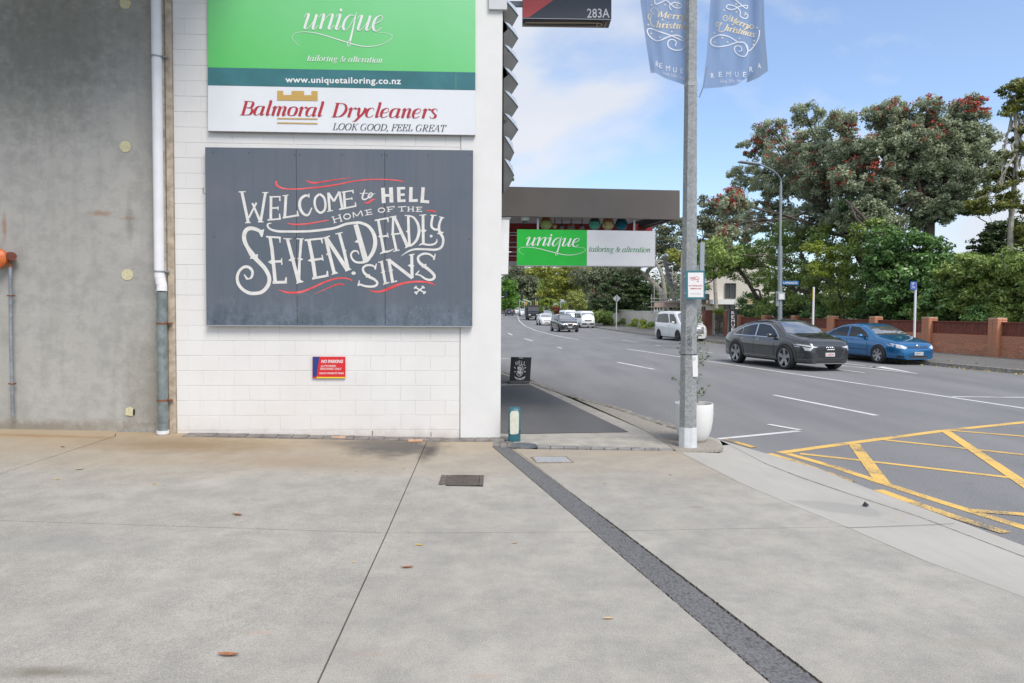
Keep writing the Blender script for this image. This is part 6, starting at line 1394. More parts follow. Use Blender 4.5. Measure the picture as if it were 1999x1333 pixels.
for x in (1278, 1289):
    MB().tube([S2(x, 612, -.5), S2(x - 1, 600, -.5)], .05, 6).tube([S2(x + 6, 612, -.5), S2(x + 5, 600, -.5)], .05, 6).tube([S2(x, 606, -.5), S2(x + 6, 606, -.5)], .04, 6).build('ladder', M_WHITE, sf)
bb_ = thing('billboard', 'billboard seen almost edge on above the scaffolding', 'billboard', D(1300, 540, 66))
A1 = D(1293, 498, 62); A2 = D(1309, 562, 69); P = [D(1293, 499, 62), D(1297, 503, 62.2), D(1312, 563, 69), D(1304, 557, 69)]
MB().prism(P, (.25, .1, 0)).build('billboard_face', mat('billboard grey', (.28, .29, .31), .6, var=.3, scale=1), bb_)
for k in range(6):
    t_ = k / 6; q = P[1].lerp(P[2], t_ + .1); MB().tube([q, q + Vector((.55, .3, -.25))], .035, 5).build('strut', mtu, bb_)
# yellow leaves in the far gutter, as litter
g = np.random.default_rng(9); n = 420; pts = []
for _ in range(n):
    Y = g.uniform(19.5, 45); xk = poly_at(far_edge, Y); pts.append((xk - abs(g.normal(0, .16)) - .02 if g.random() < .75 else xk + .2 + g.random() * 1.2, Y, (-.11 if 1 else 0)))
pts = np.array(pts); pts[:, 2] = np.where(pts[:, 0] > np.array([poly_at(far_edge, y) for y in pts[:, 1]]), .02, -.105)
v, t = leafcloud(pts, np.full(n, .01), None, .085, n, 1.6, seed=2); leaf_object('gutter_leaves', v, t, leafmat('fallen yellow leaf', (.32, .22, .06), (.62, .48, .12), .7, .1), kind='stuff', label='scattered fallen yellow leaves along the far kerb')
g = np.random.default_rng(19); n = 260; pts = []
for _ in range(n):
    s_ = g.random(); p = kline[1].lerp(kline[2], s_) if g.random() < .3 else kline[2].lerp(kline[5], s_); pts.append((p.x + abs(g.normal(0, .08)), p.y, -.112))
v, t = leafcloud(np.array(pts), np.full(n, .008), None, .035, n, 1.6, seed=4); leaf_object('kerb_litter', v, t, leafmat('small dry litter', (.12, .09, .05), (.3, .24, .14), .8, .1), kind='stuff', label='small dry leaf litter along the near bluestone kerb')
# ------------------------------------------------------------------ VEHICLES
def paint_mat(name, c, metal=.3, rough=.28):
    if name in _M: return _M[name]
    m = mat(name, c, rough, metal, coat=1.0); return m
M_GLASS = mat('car glass', (.012, .014, .014), .04, 0, spec=.6)
M_TYRE = mat('tyre rubber', (.022, .022, .023), .8); M_RIM = mat('alloy rim', (.36, .37, .38), .35, .7); M_RIMD = mat('dark rim', (.05, .05, .055), .5, .3)
M_CHROME = mat('bright trim', (.55, .56, .58), .2, .8); M_LAMP = mat('headlamp glass', (.62, .64, .66), .12, .1, spec=.9); M_LAMPD = mat('headlamp dark', (.12, .13, .14), .15, .2)
M_TAIL = mat('tail lamp red', (.32, .02, .02), .2); M_PLATE = mat('plate white', (.62, .62, .62), .5); M_TRIM = mat('black plastic trim', (.025, .025, .027), .6)
M_AMBER = mat('amber lens', (.6, .25, .03), .3)
def tab(t, x, sm=2):
    xs = [p[0] for p in t]; z = np.interp(x, xs, [p[1] for p in t])
    for _ in range(sm):
        z[1:-1] = .25 * z[:-2] + .5 * z[1:-1] + .25 * z[2:]
    return z
class Car:
    def __init__(s, name, label, L, W_, top, belt, zb, paint, tum=.28, plan=None, R_=.33, wheels=None, tw=.21, group=None, n=56, crown=.02, bottom=None):
        s.root = thing(name, label, 'car', (0, 0, 0), 0, group); s.L, s.W = L, W_
        x = np.concatenate([np.linspace(-L / 2, -L / 2 + .2, 6)[:-1], np.linspace(-L / 2 + .2, L / 2 - .25, n), np.linspace(L / 2 - .25, L / 2, 8)[1:]])
        T = tab(top, x); B_ = np.minimum(tab(belt, x), T - .03)
        plan = plan or [(-L / 2, .80), (-L / 2 + .12, .90), (-L / 2 + .45, .97), (-.8, 1), (.9, 1), (L / 2 - .55, .96), (L / 2 - .25, .88), (L / 2 - .08, .76), (L / 2, .66)]
        Wd = tab(plan, x) * W_ / 2; zbt = tab(bottom, x) if bottom else np.full(len(x), zb)
        b = MB(); ring = []
        for xi, t, bl, w, z0 in zip(x, T, B_, Wd, zbt):
            h = t - bl; yb = w * .95; yt = yb - tum * h; rd = min(.10, h * .45)
            P = [(0, z0), (w * .8, z0), (w * .95, z0 + .05), (w * .985, z0 + .13), (w, z0 + .42 * (bl - z0)), (w * 1.0, z0 + .70 * (bl - z0)), (w * .99, bl - .05), (w * .97, bl), (yb, bl + min(.03, h * .2)), (yb - tum * h * .4, bl + h * .4 if h > .1 else bl + h * .35),
                 (yb - tum * (h - rd), t - rd * .95 if h > .1 else bl + h * .55), (yt - .035 * min(1, h * 4), t - rd * .38), (yt * .86, t - rd * .06), (yt * .5, t + crown * .75), (0, t + crown)]
            ring.append([(xi, y, z) for y, z in P] + [(xi, -y, z) for y, z in P[-2:0:-1]])
        m = len(ring[0]); b.v = [v for r in ring for v in r]
        for i in range(len(ring) - 1):
            for k in range(m): b.f.append((i * m + k, i * m + (k + 1) % m, (i + 1) * m + (k + 1) % m, (i + 1) * m + k))
        b.f.append(tuple(range(m))); b.f.append(tuple((len(ring) - 1) * m + k for k in range(m))); b.mi = [0] * len(b.f)
        s.body = b.build('body', paint, s.root, smooth=True, sharp=38)
        bm = bmesh.new(); bm.from_mesh(s.body.data); bmesh.ops.triangulate(bm, faces=bm.faces); s.bvh = BVHTree.FromBMesh(bm); bm.free()
        s.R = R_; s.wheels = wheels
    def decal(s, name, poly, axis, m, off=.006, g=.07, parent=None, mirror=False):
        for sgn in ((1, -1) if mirror else (1,)):
            bm = bmesh.new(); vs = [bm.verts.new((p[0] * (sgn if axis in 'FB' else 1), p[1], 0)) for p in poly]; bm.faces.new(vs)
            for ax_ in (0, 1):
                lo_, hi_ = min(v.co[ax_] for v in bm.verts), max(v.co[ax_] for v in bm.verts); c = math.ceil(lo_ / g) * g
                while c < hi_:
                    co = [0, 0, 0]; no = [0, 0, 0]; co[ax_] = c; no[ax_] = 1
                    bmesh.ops.bisect_plane(bm, geom=bm.verts[:] + bm.edges[:] + bm.faces[:], plane_co=co, plane_no=no); c += g
            bmesh.ops.triangulate(bm, faces=bm.faces); bad = []
            for v in bm.verts:
                u, w = v.co.x, v.co.y
                if axis in 'FB': o, d = Vector((5 if axis == 'F' else -5, u, w)), Vector((-1 if axis == 'F' else 1, 0, 0))
                elif axis == 'T': o, d = Vector((u, w, 5)), Vector((0, 0, -1))
                else:
                    sg = sgn if axis == 'S' else (1 if axis == 'L' else -1); o, d = Vector((u, 5 * sg, w)), Vector((0, -sg, 0))
                hit, nr, _, _ = s.bvh.ray_cast(o, d)
                if hit is None: bad.append(v); continue
                v.co = hit - d * off
            if bad: bmesh.ops.delete(bm, geom=bad, context='VERTS')
            if not bm.faces: bm.free(); continue
            bmesh.ops.recalc_face_normals(bm, faces=bm.faces)
            me = bpy.data.meshes.new(name); bm.to_mesh(me); bm.free(); me.polygons.foreach_set('use_smooth', [True] * len(me.polygons)); put(name, me, m, parent or s.root)
    def seam(s, x0, z0, x1, z1, w=.02, axis='S'):
        d = Vector((x1 - x0, z1 - z0)).normalized() * w / 2; n = Vector((-d.y, d.x))
        s.decal('door_seam', [(x0 + n.x, z0 + n.y), (x1 + n.x, z1 + n.y), (x1 - n.x, z1 - n.y), (x0 - n.x, z0 - n.y)], axis, M_TRIM, .003, .12, mirror=(axis == 'S'))
    def arches(s, zb=.16, extra=.055):
        for wx in s.wheels:
            r = s.R + extra; P = [(wx + r * math.cos(a), s.R + .01 + r * math.sin(a)) for a in np.linspace(-.45, math.pi + .45, 22)]
            P = [(a, max(zb, b_)) for a, b_ in P]; s.decal('wheel_arch_shade', P, 'S', M_TRIM, .005, .08, mirror=True)  # black disc on the body, shade of the hollow arch put into its colour
    def add_wheels(s, tw=.22, spokes=5, rim=None, rimr=.68, inset=.0):
        R1 = s.R; me = None
        for wx in s.wheels:
            for sg in (1, -1):
                yc = sg * (s.W / 2 - tw / 2 + .018 - inset); c = Vector((wx, yc, R1)); ax = (Vector((1, 0, 0)), UZ, Vector((0, sg, 0)))
                h = tw / 2; rr = R1 * rimr
                ty = MB().lathe(c, [(rr, -h), (R1 * .93, -h), (R1, -h * .7), (R1, h * .7), (R1 * .95, h * .98), (rr * 1.03, h), (rr * .99, h * .85), (rr * .94, h * .3), (0, h * .28)], 32, ax, cap=False).build('wheel', M_TYRE, s.root, smooth=True, sharp=50)
                MB().lathe(c, [(rr * 1.02, h * .93), (rr * 1.0, h * 1.0), (rr * .94, h * .98), (rr * .92, h * .5)], 30, ax, cap=False).build('rim_edge', rim or M_RIM, ty, smooth=True)
                b = MB()
                for k in range(spokes):
                    a = 2 * math.pi * k / spokes + .3; u = ax[0] * math.cos(a) + ax[1] * math.sin(a); v = -ax[0] * math.sin(a) + ax[1] * math.cos(a)
                    w0, w1 = rr * .16, rr * (.22 if spokes < 7 else .12)
                    P = [c + u * rr * .14 + v * w0 + ax[2] * h * .62, c + u * rr * .95 + v * w1 + ax[2] * h * .86, c + u * rr * .95 - v * w1 + ax[2] * h * .86, c + u * rr * .14 - v * w0 + ax[2] * h * .62]
                    b.prism(P, ax[2] * .02)
                b.lathe(c, [(0, h * .85), (rr * .16, h * .85), (rr * .2, h * .6)], 14, ax, cap=False)
                b.build('rim_spokes', rim or M_RIM, ty)
    def mirror_pods(s, x, z, m, y=None):
        y = y or s.W / 2 + .06
        for sg in (1, -1):
            MB().bbox((x, sg * y, z), (.14, .2, .13), .035).build('door_mirror', m, s.root, smooth=True, sharp=60)
            MB().box((x + .03, sg * (y - .11), z - .05), (.08, .14, .03)).build('mirror_arm', M_TRIM, s.root)
    def handles(s, xs, z, m=None):
        for x in xs:
            for sg in (1, -1):
                hit, nr, _, _ = s.bvh.ray_cast(Vector((x, 5 * sg, z)), Vector((0, -sg, 0)))
                if hit: MB().bbox(hit + Vector((0, sg * .012, 0)), (.2, .025, .028), .008).build('door_handle', m or M_CHROME, s.root)
    def plate(s, front, z, txt, m=None, w=.36, back=False):
        d = -1 if front else 1
        hit, nr, _, _ = s.bvh.ray_cast(Vector((-5 * d, 0, z)), Vector((d, 0, 0))); x = hit.x - d * .02
        P = MB().box((x, 0, z), (.012, w, .12)).build('number_plate', M_PLATE, s.root)
        V, Fc = text_mesh(txt, .01); x0 = min(v[0] for v in V); x1 = max(v[0] for v in V); y1 = max(v[1] for v in V); b = MB()
        b.add([(x - d * .008, (w * .8) * ((v[0] - x0) / (x1 - x0) - .5) * (1 if front else -1), z + (v[1] / y1 - .5) * .075) for v in V], Fc); b.build('plate_characters', m or M_BLACK, P, fixn=False)
    def place(s, p, heading):
        s.root.location = p; s.root.rotation_euler = (0, 0, heading)
def world_heading(px_f, px_r, z=-.12):
    a, b = G(*px_f, z), G(*px_r, z); d = a - b; return a, b, math.atan2(d.y, d.x), d.length

# --- grey coupe suv
pg = paint_mat('graphite car paint', (.055, .062, .066), .45, .16)
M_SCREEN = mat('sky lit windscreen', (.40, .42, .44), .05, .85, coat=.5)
A = Car('coupe_suv', 'dark grey coupe SUV driving past in the middle of the road', 4.9, 1.96,
        [(-2.45, .80), (-2.42, 1.02), (-2.25, 1.13), (-1.75, 1.34), (-1.2, 1.50), (-.55, 1.60), (.05, 1.62), (.5, 1.57), (.95, 1.38), (1.35, 1.16), (1.6, 1.13), (2.05, 1.05), (2.3, .97), (2.42, .86), (2.45, .76)],
        [(-2.45, .95), (-1.5, 1.0), (0, .96), (1.3, .97), (2.45, .80)], .24, pg, .36, R_=.395, wheels=(1.50, -1.43))
A.arches(.24, .05); A.add_wheels(.26, 5, rimr=.77)
for wx in A.wheels:
    _a = np.linspace(-.1, math.pi + .1, 20); A.decal('arch_flare', [(wx + .52 * math.cos(t), max(.26, .40 + .52 * math.sin(t))) for t in _a] + [(wx + .455 * math.cos(t), max(.26, .40 + .455 * math.sin(t))) for t in _a[::-1]], 'S', mat('grey arch flare', (.10, .105, .11), .35, .4), .012, .09, mirror=True)
dlo = [(-1.72, 1.08), (-1.45, 1.24), (-1.0, 1.38), (-.5, 1.465), (.0, 1.485), (.42, 1.44), (.78, 1.27), (1.08, 1.07), (1.05, 1.03), (-.4, 1.05), (-1.6, 1.06)]
A.decal('window_trim', [(x * 1.015, z + (.016 if z > 1.1 else -.016)) for x, z in dlo], 'S', M_CHROME, .004, mirror=True)
for P in ([(-1.69, 1.085), (-1.44, 1.23), (-1.20, 1.315), (-1.15, 1.068)], [(-1.12, 1.068), (-1.16, 1.33), (-.8, 1.41), (-.36, 1.47), (-.32, 1.06)], [(-.24, 1.06), (-.27, 1.472), (.0, 1.477), (.41, 1.43), (.76, 1.262), (1.03, 1.07), (1.02, 1.045)]):
    A.decal('side_window', P, 'S', M_GLASS, .009, mirror=True)
A.decal('windscreen', [(-.70, 1.19), (-.74, 1.21), (-.60, 1.46), (-.52, 1.53), (-.25, 1.555), (.25, 1.555), (.52, 1.53), (.60, 1.46), (.74, 1.21), (.70, 1.19)], 'F', M_SCREEN, .008)
A.decal('rear_window', [(-.62, 1.12), (-.5, 1.4), (.5, 1.4), (.62, 1.12)], 'B', M_GLASS, .008)
for xx in (-1.30, -.28, .92): A.seam(xx, .40, xx - (.05 if xx > -1 else -.1), 1.03)
A.seam(-.9, .36, 1.05, .36); A.handles((-1.0, -.05), .93); A.mirror_pods(.78, 1.10, pg)
A.decal('sill_trim', [(-1.0, .25), (1.05, .25), (1.0, .33), (-.95, .33)], 'S', M_TRIM, .005, mirror=True)
A.decal('sill_bright_line', [(-.95, .335), (1.0, .335), (1.0, .352), (-.95, .352)], 'S', M_CHROME, .006, mirror=True)
A.decal('headlight', [(.42, .78), (.60, .81), (.95, .88), (.96, .78), (.82, .76), (.80, .67), (.68, .66), (.62, .75)], 'F', M_LAMP, .008, .04, mirror=True)
A.decal('headlight_inner', [(.64, .775), (.90, .825), (.88, .785), (.70, .755)], 'F', M_LAMPD, .012, .04, mirror=True)
A.decal('grille', [(-.52, .66), (-.42, .81), (.42, .81), (.52, .66), (.40, .43), (-.40, .43)], 'F', mat('grille grey', (.035, .037, .04), .4, .3), .006, .05)
A.decal('grille_frame', [(-.565, .66), (-.45, .83), (.45, .83), (.565, .66), (.43, .41), (-.43, .41)], 'F', mat('gunmetal trim', (.10, .105, .11), .3, .6), .003, .05)
A.decal('side_intake', [(.58, .42), (.84, .39), (.78, .60), (.70, .62)], 'F', M_TRIM, .006, .05, mirror=True)
A.decal('lower_intake', [(-.52, .27), (-.42, .345), (.42, .345), (.52, .27)], 'F', M_TRIM, .006, .05); A.decal('splitter', [(-.8, .245), (.8, .245), (.8, .262), (-.8, .262)], 'F', M_CHROME, .012, .08)
hit = A.bvh.ray_cast(Vector((5, 0, .735)), Vector((-1, 0, 0)))[0]
for k in range(4):
    y = -.105 + .07 * k; MB().tube([(hit.x + .02, y + .045 * math.cos(t), .735 + .045 * math.sin(t)) for t in np.linspace(0, 2 * math.pi, 17)], .008, 5, caps=False).build('ring_badge', M_CHROME, A.root, smooth=True)
A.plate(True, .54, 'L10AW', mat('plate red', (.5, .03, .05), .5), .34)
A.decal('roof_rail', [(-1.5, .70), (.4, .66), (.4, .70), (-1.5, .74)], 'T', M_TRIM, .02, .1); A.decal('roof_rail', [(-1.5, -.70), (.4, -.66), (.4, -.70), (-1.5, -.74)], 'T', M_TRIM, .02, .1)
A.decal('side_marker', [(1.15, .80), (1.22, .79), (1.22, .77), (1.15, .78)], 'S', M_AMBER, .008, mirror=True)
A.decal('tail_light', [(.30, .93), (.9, .95), (.88, .85), (.32, .88)], 'B', M_TAIL, .008, .06, mirror=True)
f_, r__, hd_, wl_ = world_heading((1527, 720.5), (1440, 708.5)); print('coupe wheelbase', wl_, f_)
hd_ = math.atan2(-.974, .226) ; fw = Vector((math.cos(hd_), math.sin(hd_), 0)); nr_ = Vector((-fw.y, fw.x, 0))   # nr_ = car left
side = Vector((.974, .226, 0))
mid = (f_ + r__) / 2 + side * (.98 - .02) - fw * .035; A.place((mid.x, mid.y, -.12), hd_)

# --- sedan family
def sedan(name, label, paint, L=4.8, W_=1.82, H_=1.47, R_=.33, group=None, hatch=False, detail=2, rim=None):
    k = H_ / 1.47; sx = L / 4.8
    top = [(-2.4, .72), (-2.37, .98), (-2.1, 1.04), (-1.75, 1.07), (-1.25, 1.27), (-.75, 1.42), (-.1, 1.47), (.35, 1.43), (.8, 1.24), (1.2, 1.02), (1.5, .96), (1.95, .88), (2.25, .78), (2.36, .66), (2.4, .56)]
    if hatch: top = [(-2.4, .72), (-2.36, 1.0), (-2.2, 1.25), (-1.8, 1.40), (-.75, 1.47), (-.1, 1.48), (.35, 1.44), (.8, 1.24), (1.2, 1.04), (1.5, .98), (1.95, .90), (2.25, .80), (2.36, .68), (2.4, .56)]
    c = Car(name, label, L, W_, [(x * sx, z * k) for x, z in top], [(-2.4 * sx, .92 * k), (0, .90 * k), (1.3 * sx, .86 * k), (2.4 * sx, .66 * k)], .20, paint, .40, R_=R_, wheels=(1.45 * sx, -1.33 * sx), group=group)
    q = lambda P: [(x * sx, z * k) for x, z in P]; F3 = lambda P: [(y * W_ / 1.82, z * k) for y, z in P]
    c.arches(.20); c.add_wheels(.21, 6 if detail > 1 else 5, rim)
    if hatch: P0 = [(-1.9, 1.0), (-1.75, 1.28), (-1.0, 1.36), (-.3, 1.38), (.28, 1.34), (.66, 1.17), (.92, .98)]
    else: P0 = [(-1.52, 1.0), (-1.18, 1.19), (-.75, 1.32), (-.2, 1.365), (.28, 1.33), (.64, 1.17), (.92, .97)]
    if detail > 1:
        c.decal('side_window', q([(-1.50, 1.0), (-1.2, 1.17), (-1.12, 1.20), (-1.05, .985)]), 'S', M_GLASS, .008, mirror=True)
        c.decal('side_window', q([(-1.0, .985), (-1.06, 1.215), (-.75, 1.315), (-.36, 1.35), (-.30, .965)]), 'S', M_GLASS, .008, mirror=True)
        c.decal('side_window', q([(-.20, .965), (-.25, 1.36), (.26, 1.325), (.62, 1.165), (.88, .965)]), 'S', M_GLASS, .008, mirror=True)
    else: c.decal('side_window', q(P0 + [(.9, .95), (-1.5, .97)]), 'S', M_GLASS, .008, mirror=True)
    c.decal('windscreen', F3([(-.70, 1.05), (-.60, 1.28), (-.50, 1.38), (.50, 1.38), (.60, 1.28), (.70, 1.05)]), 'F', M_SCREEN, .008)
    c.decal('rear_window', F3([(-.62, 1.09), (-.50, 1.36), (.50, 1.36), (.62, 1.09)]), 'B', M_GLASS, .008)
    c.decal('headlight', F3([(.46, .64), (.60, .71), (.88, .80), (.89, .70), (.74, .61), (.55, .58)]), 'F', M_LAMP, .008, .05, mirror=True)
    c.decal('tail_light', F3([(.52, .74), (.88, .78), (.88, .94), (.60, .92)]), 'B', M_TAIL, .008, .05, mirror=True)
    c.decal('grille', F3([(-.40, .60), (-.42, .69), (.42, .69), (.40, .60)]), 'F', M_TRIM, .005, .06)
    c.decal('lower_intake', F3([(-.36, .24), (-.40, .33), (.40, .33), (.36, .24)]), 'F', M_TRIM, .005, .06)
    c.mirror_pods(.62 * sx, 1.0 * k, paint)
    return c, q, F3
pb = paint_mat('metallic blue car paint', (.01, .15, .36), .45, .2)
Bc, q, F3 = sedan('blue_sedan', 'blue metallic sedan parked at the far kerb by the brick fence', pb)
for xx, x2 in ((-.96, -1.0), (-.25, -.22), (.92, .86)): Bc.seam(xx, .30, x2, .95)
Bc.seam(-.94, .30, .92, .28); Bc.seam(-2.2, .88, 1.3, .84, .006); Bc.handles((-.72, .02), .85, pb)
Bc.decal('rub_strip', [(-.95, .49), (.92, .47), (.92, .51), (-.95, .53)], 'S', mat('dark blue strip', (.008, .05, .14), .4), .008, .1, mirror=True)
for z in (.615, .64, .665): Bc.decal('grille_bar', [(-.38, z), (.38, z), (.38, z + .01), (-.38, z + .01)], 'F', pb, .012, .1)
hit = Bc.bvh.ray_cast(Vector((5, 0, .68)), Vector((-1, 0, 0)))[0]
MB().tube([(hit.x + .02, .075 * math.cos(t), .675 + .05 * math.sin(t)) for t in np.linspace(0, 2 * math.pi, 17)], .009, 5, caps=False).tube([(hit.x + .022, .03 * math.cos(t), .675 + .05 * math.sin(t)) for t in np.linspace(0, 2 * math.pi, 13)], .007, 5, caps=False).build('oval_badge', M_CHROME, Bc.root, smooth=True)
Bc.decal('fog_recess', [(.55, .27), (.78, .27), (.74, .34), (.58, .33)], 'F', M_TRIM, .006, .05, mirror=True); Bc.plate(True, .42, 'DJW713')
fp = G(1714, 709.5, -.12); hb_ = math.atan2(-.974, .205); fw = Vector((math.cos(hb_), math.sin(hb_), 0))
p = fp - fw * 1.45 + side * .89; Bc.place((p.x, p.y, -.12), hb_)

# --- white people mover
pw = paint_mat('white car paint', (.74, .75, .75), .0, .25)
V1 = Car('white_people_mover', 'white people mover parked at the far kerb behind the galvanised pole', 4.93, 1.85,
         [(-2.46, .8), (-2.44, 1.3), (-2.36, 1.75), (-2.1, 1.91), (-1, 1.945), (.4, 1.93), (.85, 1.82), (1.35, 1.42), (1.75, 1.14), (2.1, 1.06), (2.36, .92), (2.44, .75), (2.46, .6)],
         [(-2.46, 1.12), (0, 1.08), (1.5, 1.02), (2.46, .7)], .2, pw, .22, R_=.34, wheels=(1.53, -1.47))
V1.arches(.2); V1.add_wheels(.22, 8, M_RIMD)
V1.decal('side_window', [(-2.2, 1.2), (-2.1, 1.72), (-1.0, 1.78), (-.35, 1.76), (.1, 1.2), (-.1, 1.16)], 'S', M_GLASS, .008, mirror=True)
V1.decal('side_window', [(.28, 1.18), (-.1, 1.75), (.55, 1.74), (.95, 1.5), (1.3, 1.16)], 'S', M_GLASS, .008, mirror=True)
V1.decal('windscreen', [(-.74, 1.2), (-.66, 1.7), (-.6, 1.78), (.6, 1.78), (.66, 1.7), (.74, 1.2)], 'F', M_SCREEN, .008)
V1.decal('headlight', [(.46, .82), (.9, .95), (.9, .82), (.5, .74)], 'F', M_LAMP, .008, .05, mirror=True); V1.decal('grille', [(-.46, .5), (-.5, .92), (.5, .92), (.46, .5)], 'F', M_CHROME, .006, .06)
V1.decal('tail_light', [(.68, .95), (.9, .95), (.88, 1.5), (.8, 1.5)], 'B', M_TAIL, .008, .05, mirror=True)
V1.seam(.30, .32, .26, 1.7); V1.seam(-.85, .34, -.9, 1.7); V1.handles((.1, .45), 1.02); V1.mirror_pods(1.02, 1.2, pw)
a_, b_, h3, l3 = world_heading((1321.5, 666), (1286.5, 662)); print('mover wheelbase', l3)
hv = math.atan2(-.974, .19); fw = Vector((math.cos(hv), math.sin(hv), 0)); p = (a_ + b_) / 2 + Vector((.97, .2, 0)) * .9; V1.place((p.x, p.y, -.12), hv)

# --- white van with flat front (two)
def van(name, label, group):
    c = Car(name, label, 4.7, 1.7, [(-2.35, 1.0), (-2.34, 1.6), (-2.28, 1.88), (-2.05, 1.96), (0, 1.985), (1.4, 1.95), (1.75, 1.84), (2.05, 1.40), (2.25, 1.06), (2.32, .9), (2.35, .6)], [(-2.35, 1.1), (1.8, 1.08), (2.35, .9)], .24, pw, .12, R_=.31, wheels=(1.2, -1.35), group=group,
            plan=[(-2.35, .94), (-2.2, .99), (0, 1), (1.8, 1), (2.15, .96), (2.35, .86)])
    c.arches(.24); c.add_wheels(.19, 6, M_STEEL)
    c.decal('windscreen', [(-.72, 1.2), (-.68, 1.62), (-.62, 1.76), (.62, 1.76), (.68, 1.62), (.72, 1.2)], 'F', M_SCREEN, .008)
    for P in ([(-2.15, 1.16), (-2.15, 1.68), (-1.0, 1.7), (-1.0, 1.15)], [(-.9, 1.15), (-.9, 1.7), (.45, 1.7), (.45, 1.14)], [(.58, 1.13), (.58, 1.7), (1.45, 1.66), (1.78, 1.42), (1.88, 1.14)]): c.decal('side_window', P, 'S', M_GLASS, .008, mirror=True)
    c.decal('grille', [(-.4, .78), (-.4, .92), (.4, .92), (.4, .78)], 'F', M_TRIM, .006, .08); c.decal('headlight', [(.5, .72), (.5, .9), (.80, .98), (.80, .74)], 'F', M_LAMP, .008, .05, mirror=True)
    c.decal('bumper', [(-.8, .3), (-.8, .6), (.8, .6), (.8, .3)], 'F', mat('dark grey bumper', (.07, .072, .075), .6), .006, .08); c.plate(True, .5, 'FHK27')
    c.mirror_pods(1.85, 1.3, M_TRIM); c.seam(.52, .3, .52, 1.6); return c
def bottom_at(px, py, z=-.12): 
    return G(px, py, z)
v1 = van('white_van', 'white flat fronted van parked by the hedge down the road', 'white vans'); p = bottom_at(1148, 640.5); h4 = math.atan2(-.99, .10); fw = Vector((math.cos(h4), math.sin(h4), 0)); p = p - fw * 2.3; v1.place((p.x, p.y, -.12), h4)
v2 = copy_tree(v1.root); v2['label'] = 'white van directly behind the flat fronted van, mostly hidden'; p2 = p - fw * 6.3 + Vector((-.75, 0, 0)); v2.location = (p2.x, p2.y, -.12); v2.scale = (1.05, 1.0, 1.06)
# --- dark crossover coming towards us
pk = paint_mat('near black car paint', (.02, .021, .025), .3, .2)
C1, q, F3 = sedan('dark_crossover', 'dark crossover with bright grille outline driving towards us', pk, 4.63, 1.86, 1.64, .36, hatch=True, detail=1)
C1.decal('spindle_grille', [(-.38, .78), (-.2, .60), (-.48, .30), (.48, .30), (.2, .60), (.38, .78)], 'F', M_TRIM, .014, .06)
for sg in (1, -1): C1.decal('grille_line', [(.36 * sg, .79), (.18 * sg, .60), (.47 * sg, .28), (.50 * sg, .28), (.22 * sg, .60), (.40 * sg, .79)], 'F', M_CHROME, .018, .05)
C1.decal('lower_trim', [(-.75, .23), (.75, .23), (.75, .26), (-.75, .26)], 'F', M_CHROME, .012, .1); C1.plate(True, .46, 'QJC158')
p = bottom_at(1113, 648.5); h5 = math.atan2(-.985, .17); fw = Vector((math.cos(h5), math.sin(h5), 0)); p = p - fw * 2.3; C1.place((p.x, p.y, -.12), h5)
# --- further traffic
def far(c, px, py, heading_dx, z=None, back=False, ln=2.3):
    dd = ray(px, py); Y = 20.0
    while Y < 230 and (CAM + dd * (Y / dd.y)).z > rz_(Y): Y += .25
    p = CAM + dd * (Y / dd.y)
    h = math.atan2(-1, heading_dx) if not back else math.atan2(1, heading_dx); d = Vector((math.cos(h), math.sin(h), 0)); p = p - d * ln if not back else p + d * ln
    c.location = (p.x, p.y, rz_(p.y)); c.rotation_euler = (0, 0, h)
S1, _, _ = sedan('white_hatchback', 'white hatchback just left of and behind the dark crossover', pw, 4.3, 1.78, 1.52, .32, 'white cars in the queue', hatch=True, detail=1); S1.plate(True, .44, 'KWR904')
far(S1.root, 1068, 635.5, .1)
s2 = copy_tree(S1.root); s2['label'] = 'white hatchback just left of the dark truck, coming towards us'; far(s2, 1023, 617.3, .03)
s3 = copy_tree(S1.root); s3['label'] = 'small white car in front of the yellow pole, left of the other white ones'; far(s3, 1011.5, 613.6, .0)
s4 = copy_tree(S1.root); s4['label'] = 'white car mostly hidden behind the nearer white hatchback, right of the truck'; far(s4, 1071, 622, .08)
s5 = copy_tree(S1.root); s5['label'] = 'farthest pale car beyond the dark car going away'; far(s5, 1003, 611.5, .0)
pd = paint_mat('dark navy car paint', (.025, .03, .045), .3, .25)
S6, _, _ = sedan('dark_hatchback', 'dark car driving away from us next to the white wall', pd, 4.3, 1.8, 1.5, .32, hatch=True, detail=1); S6.plate(False, .75, 'NDT862')
far(S6.root, 994, 616.6, 0, back=True, ln=2.0)
pr_ = paint_mat('dull red car paint', (.22, .07, .06), .2, .3)
S7, _, _ = sedan('red_car', 'dull red car far down the road beyond the dark hatchback', pr_, 4.4, 1.8, 1.5, .32, hatch=True, detail=1); far(S7.root, 996.5, 608.8, 0, back=True, ln=2.0)
S8, _, _ = sedan('silver_car', 'silver car parked at the far left kerb beside the wall', paint_mat('silver car paint', (.35, .36, .37), .5, .3), 4.4, 1.8, 1.5, .32, hatch=True, detail=1); far(S8.root, 984, 611.5, .0, back=True, ln=2.0)
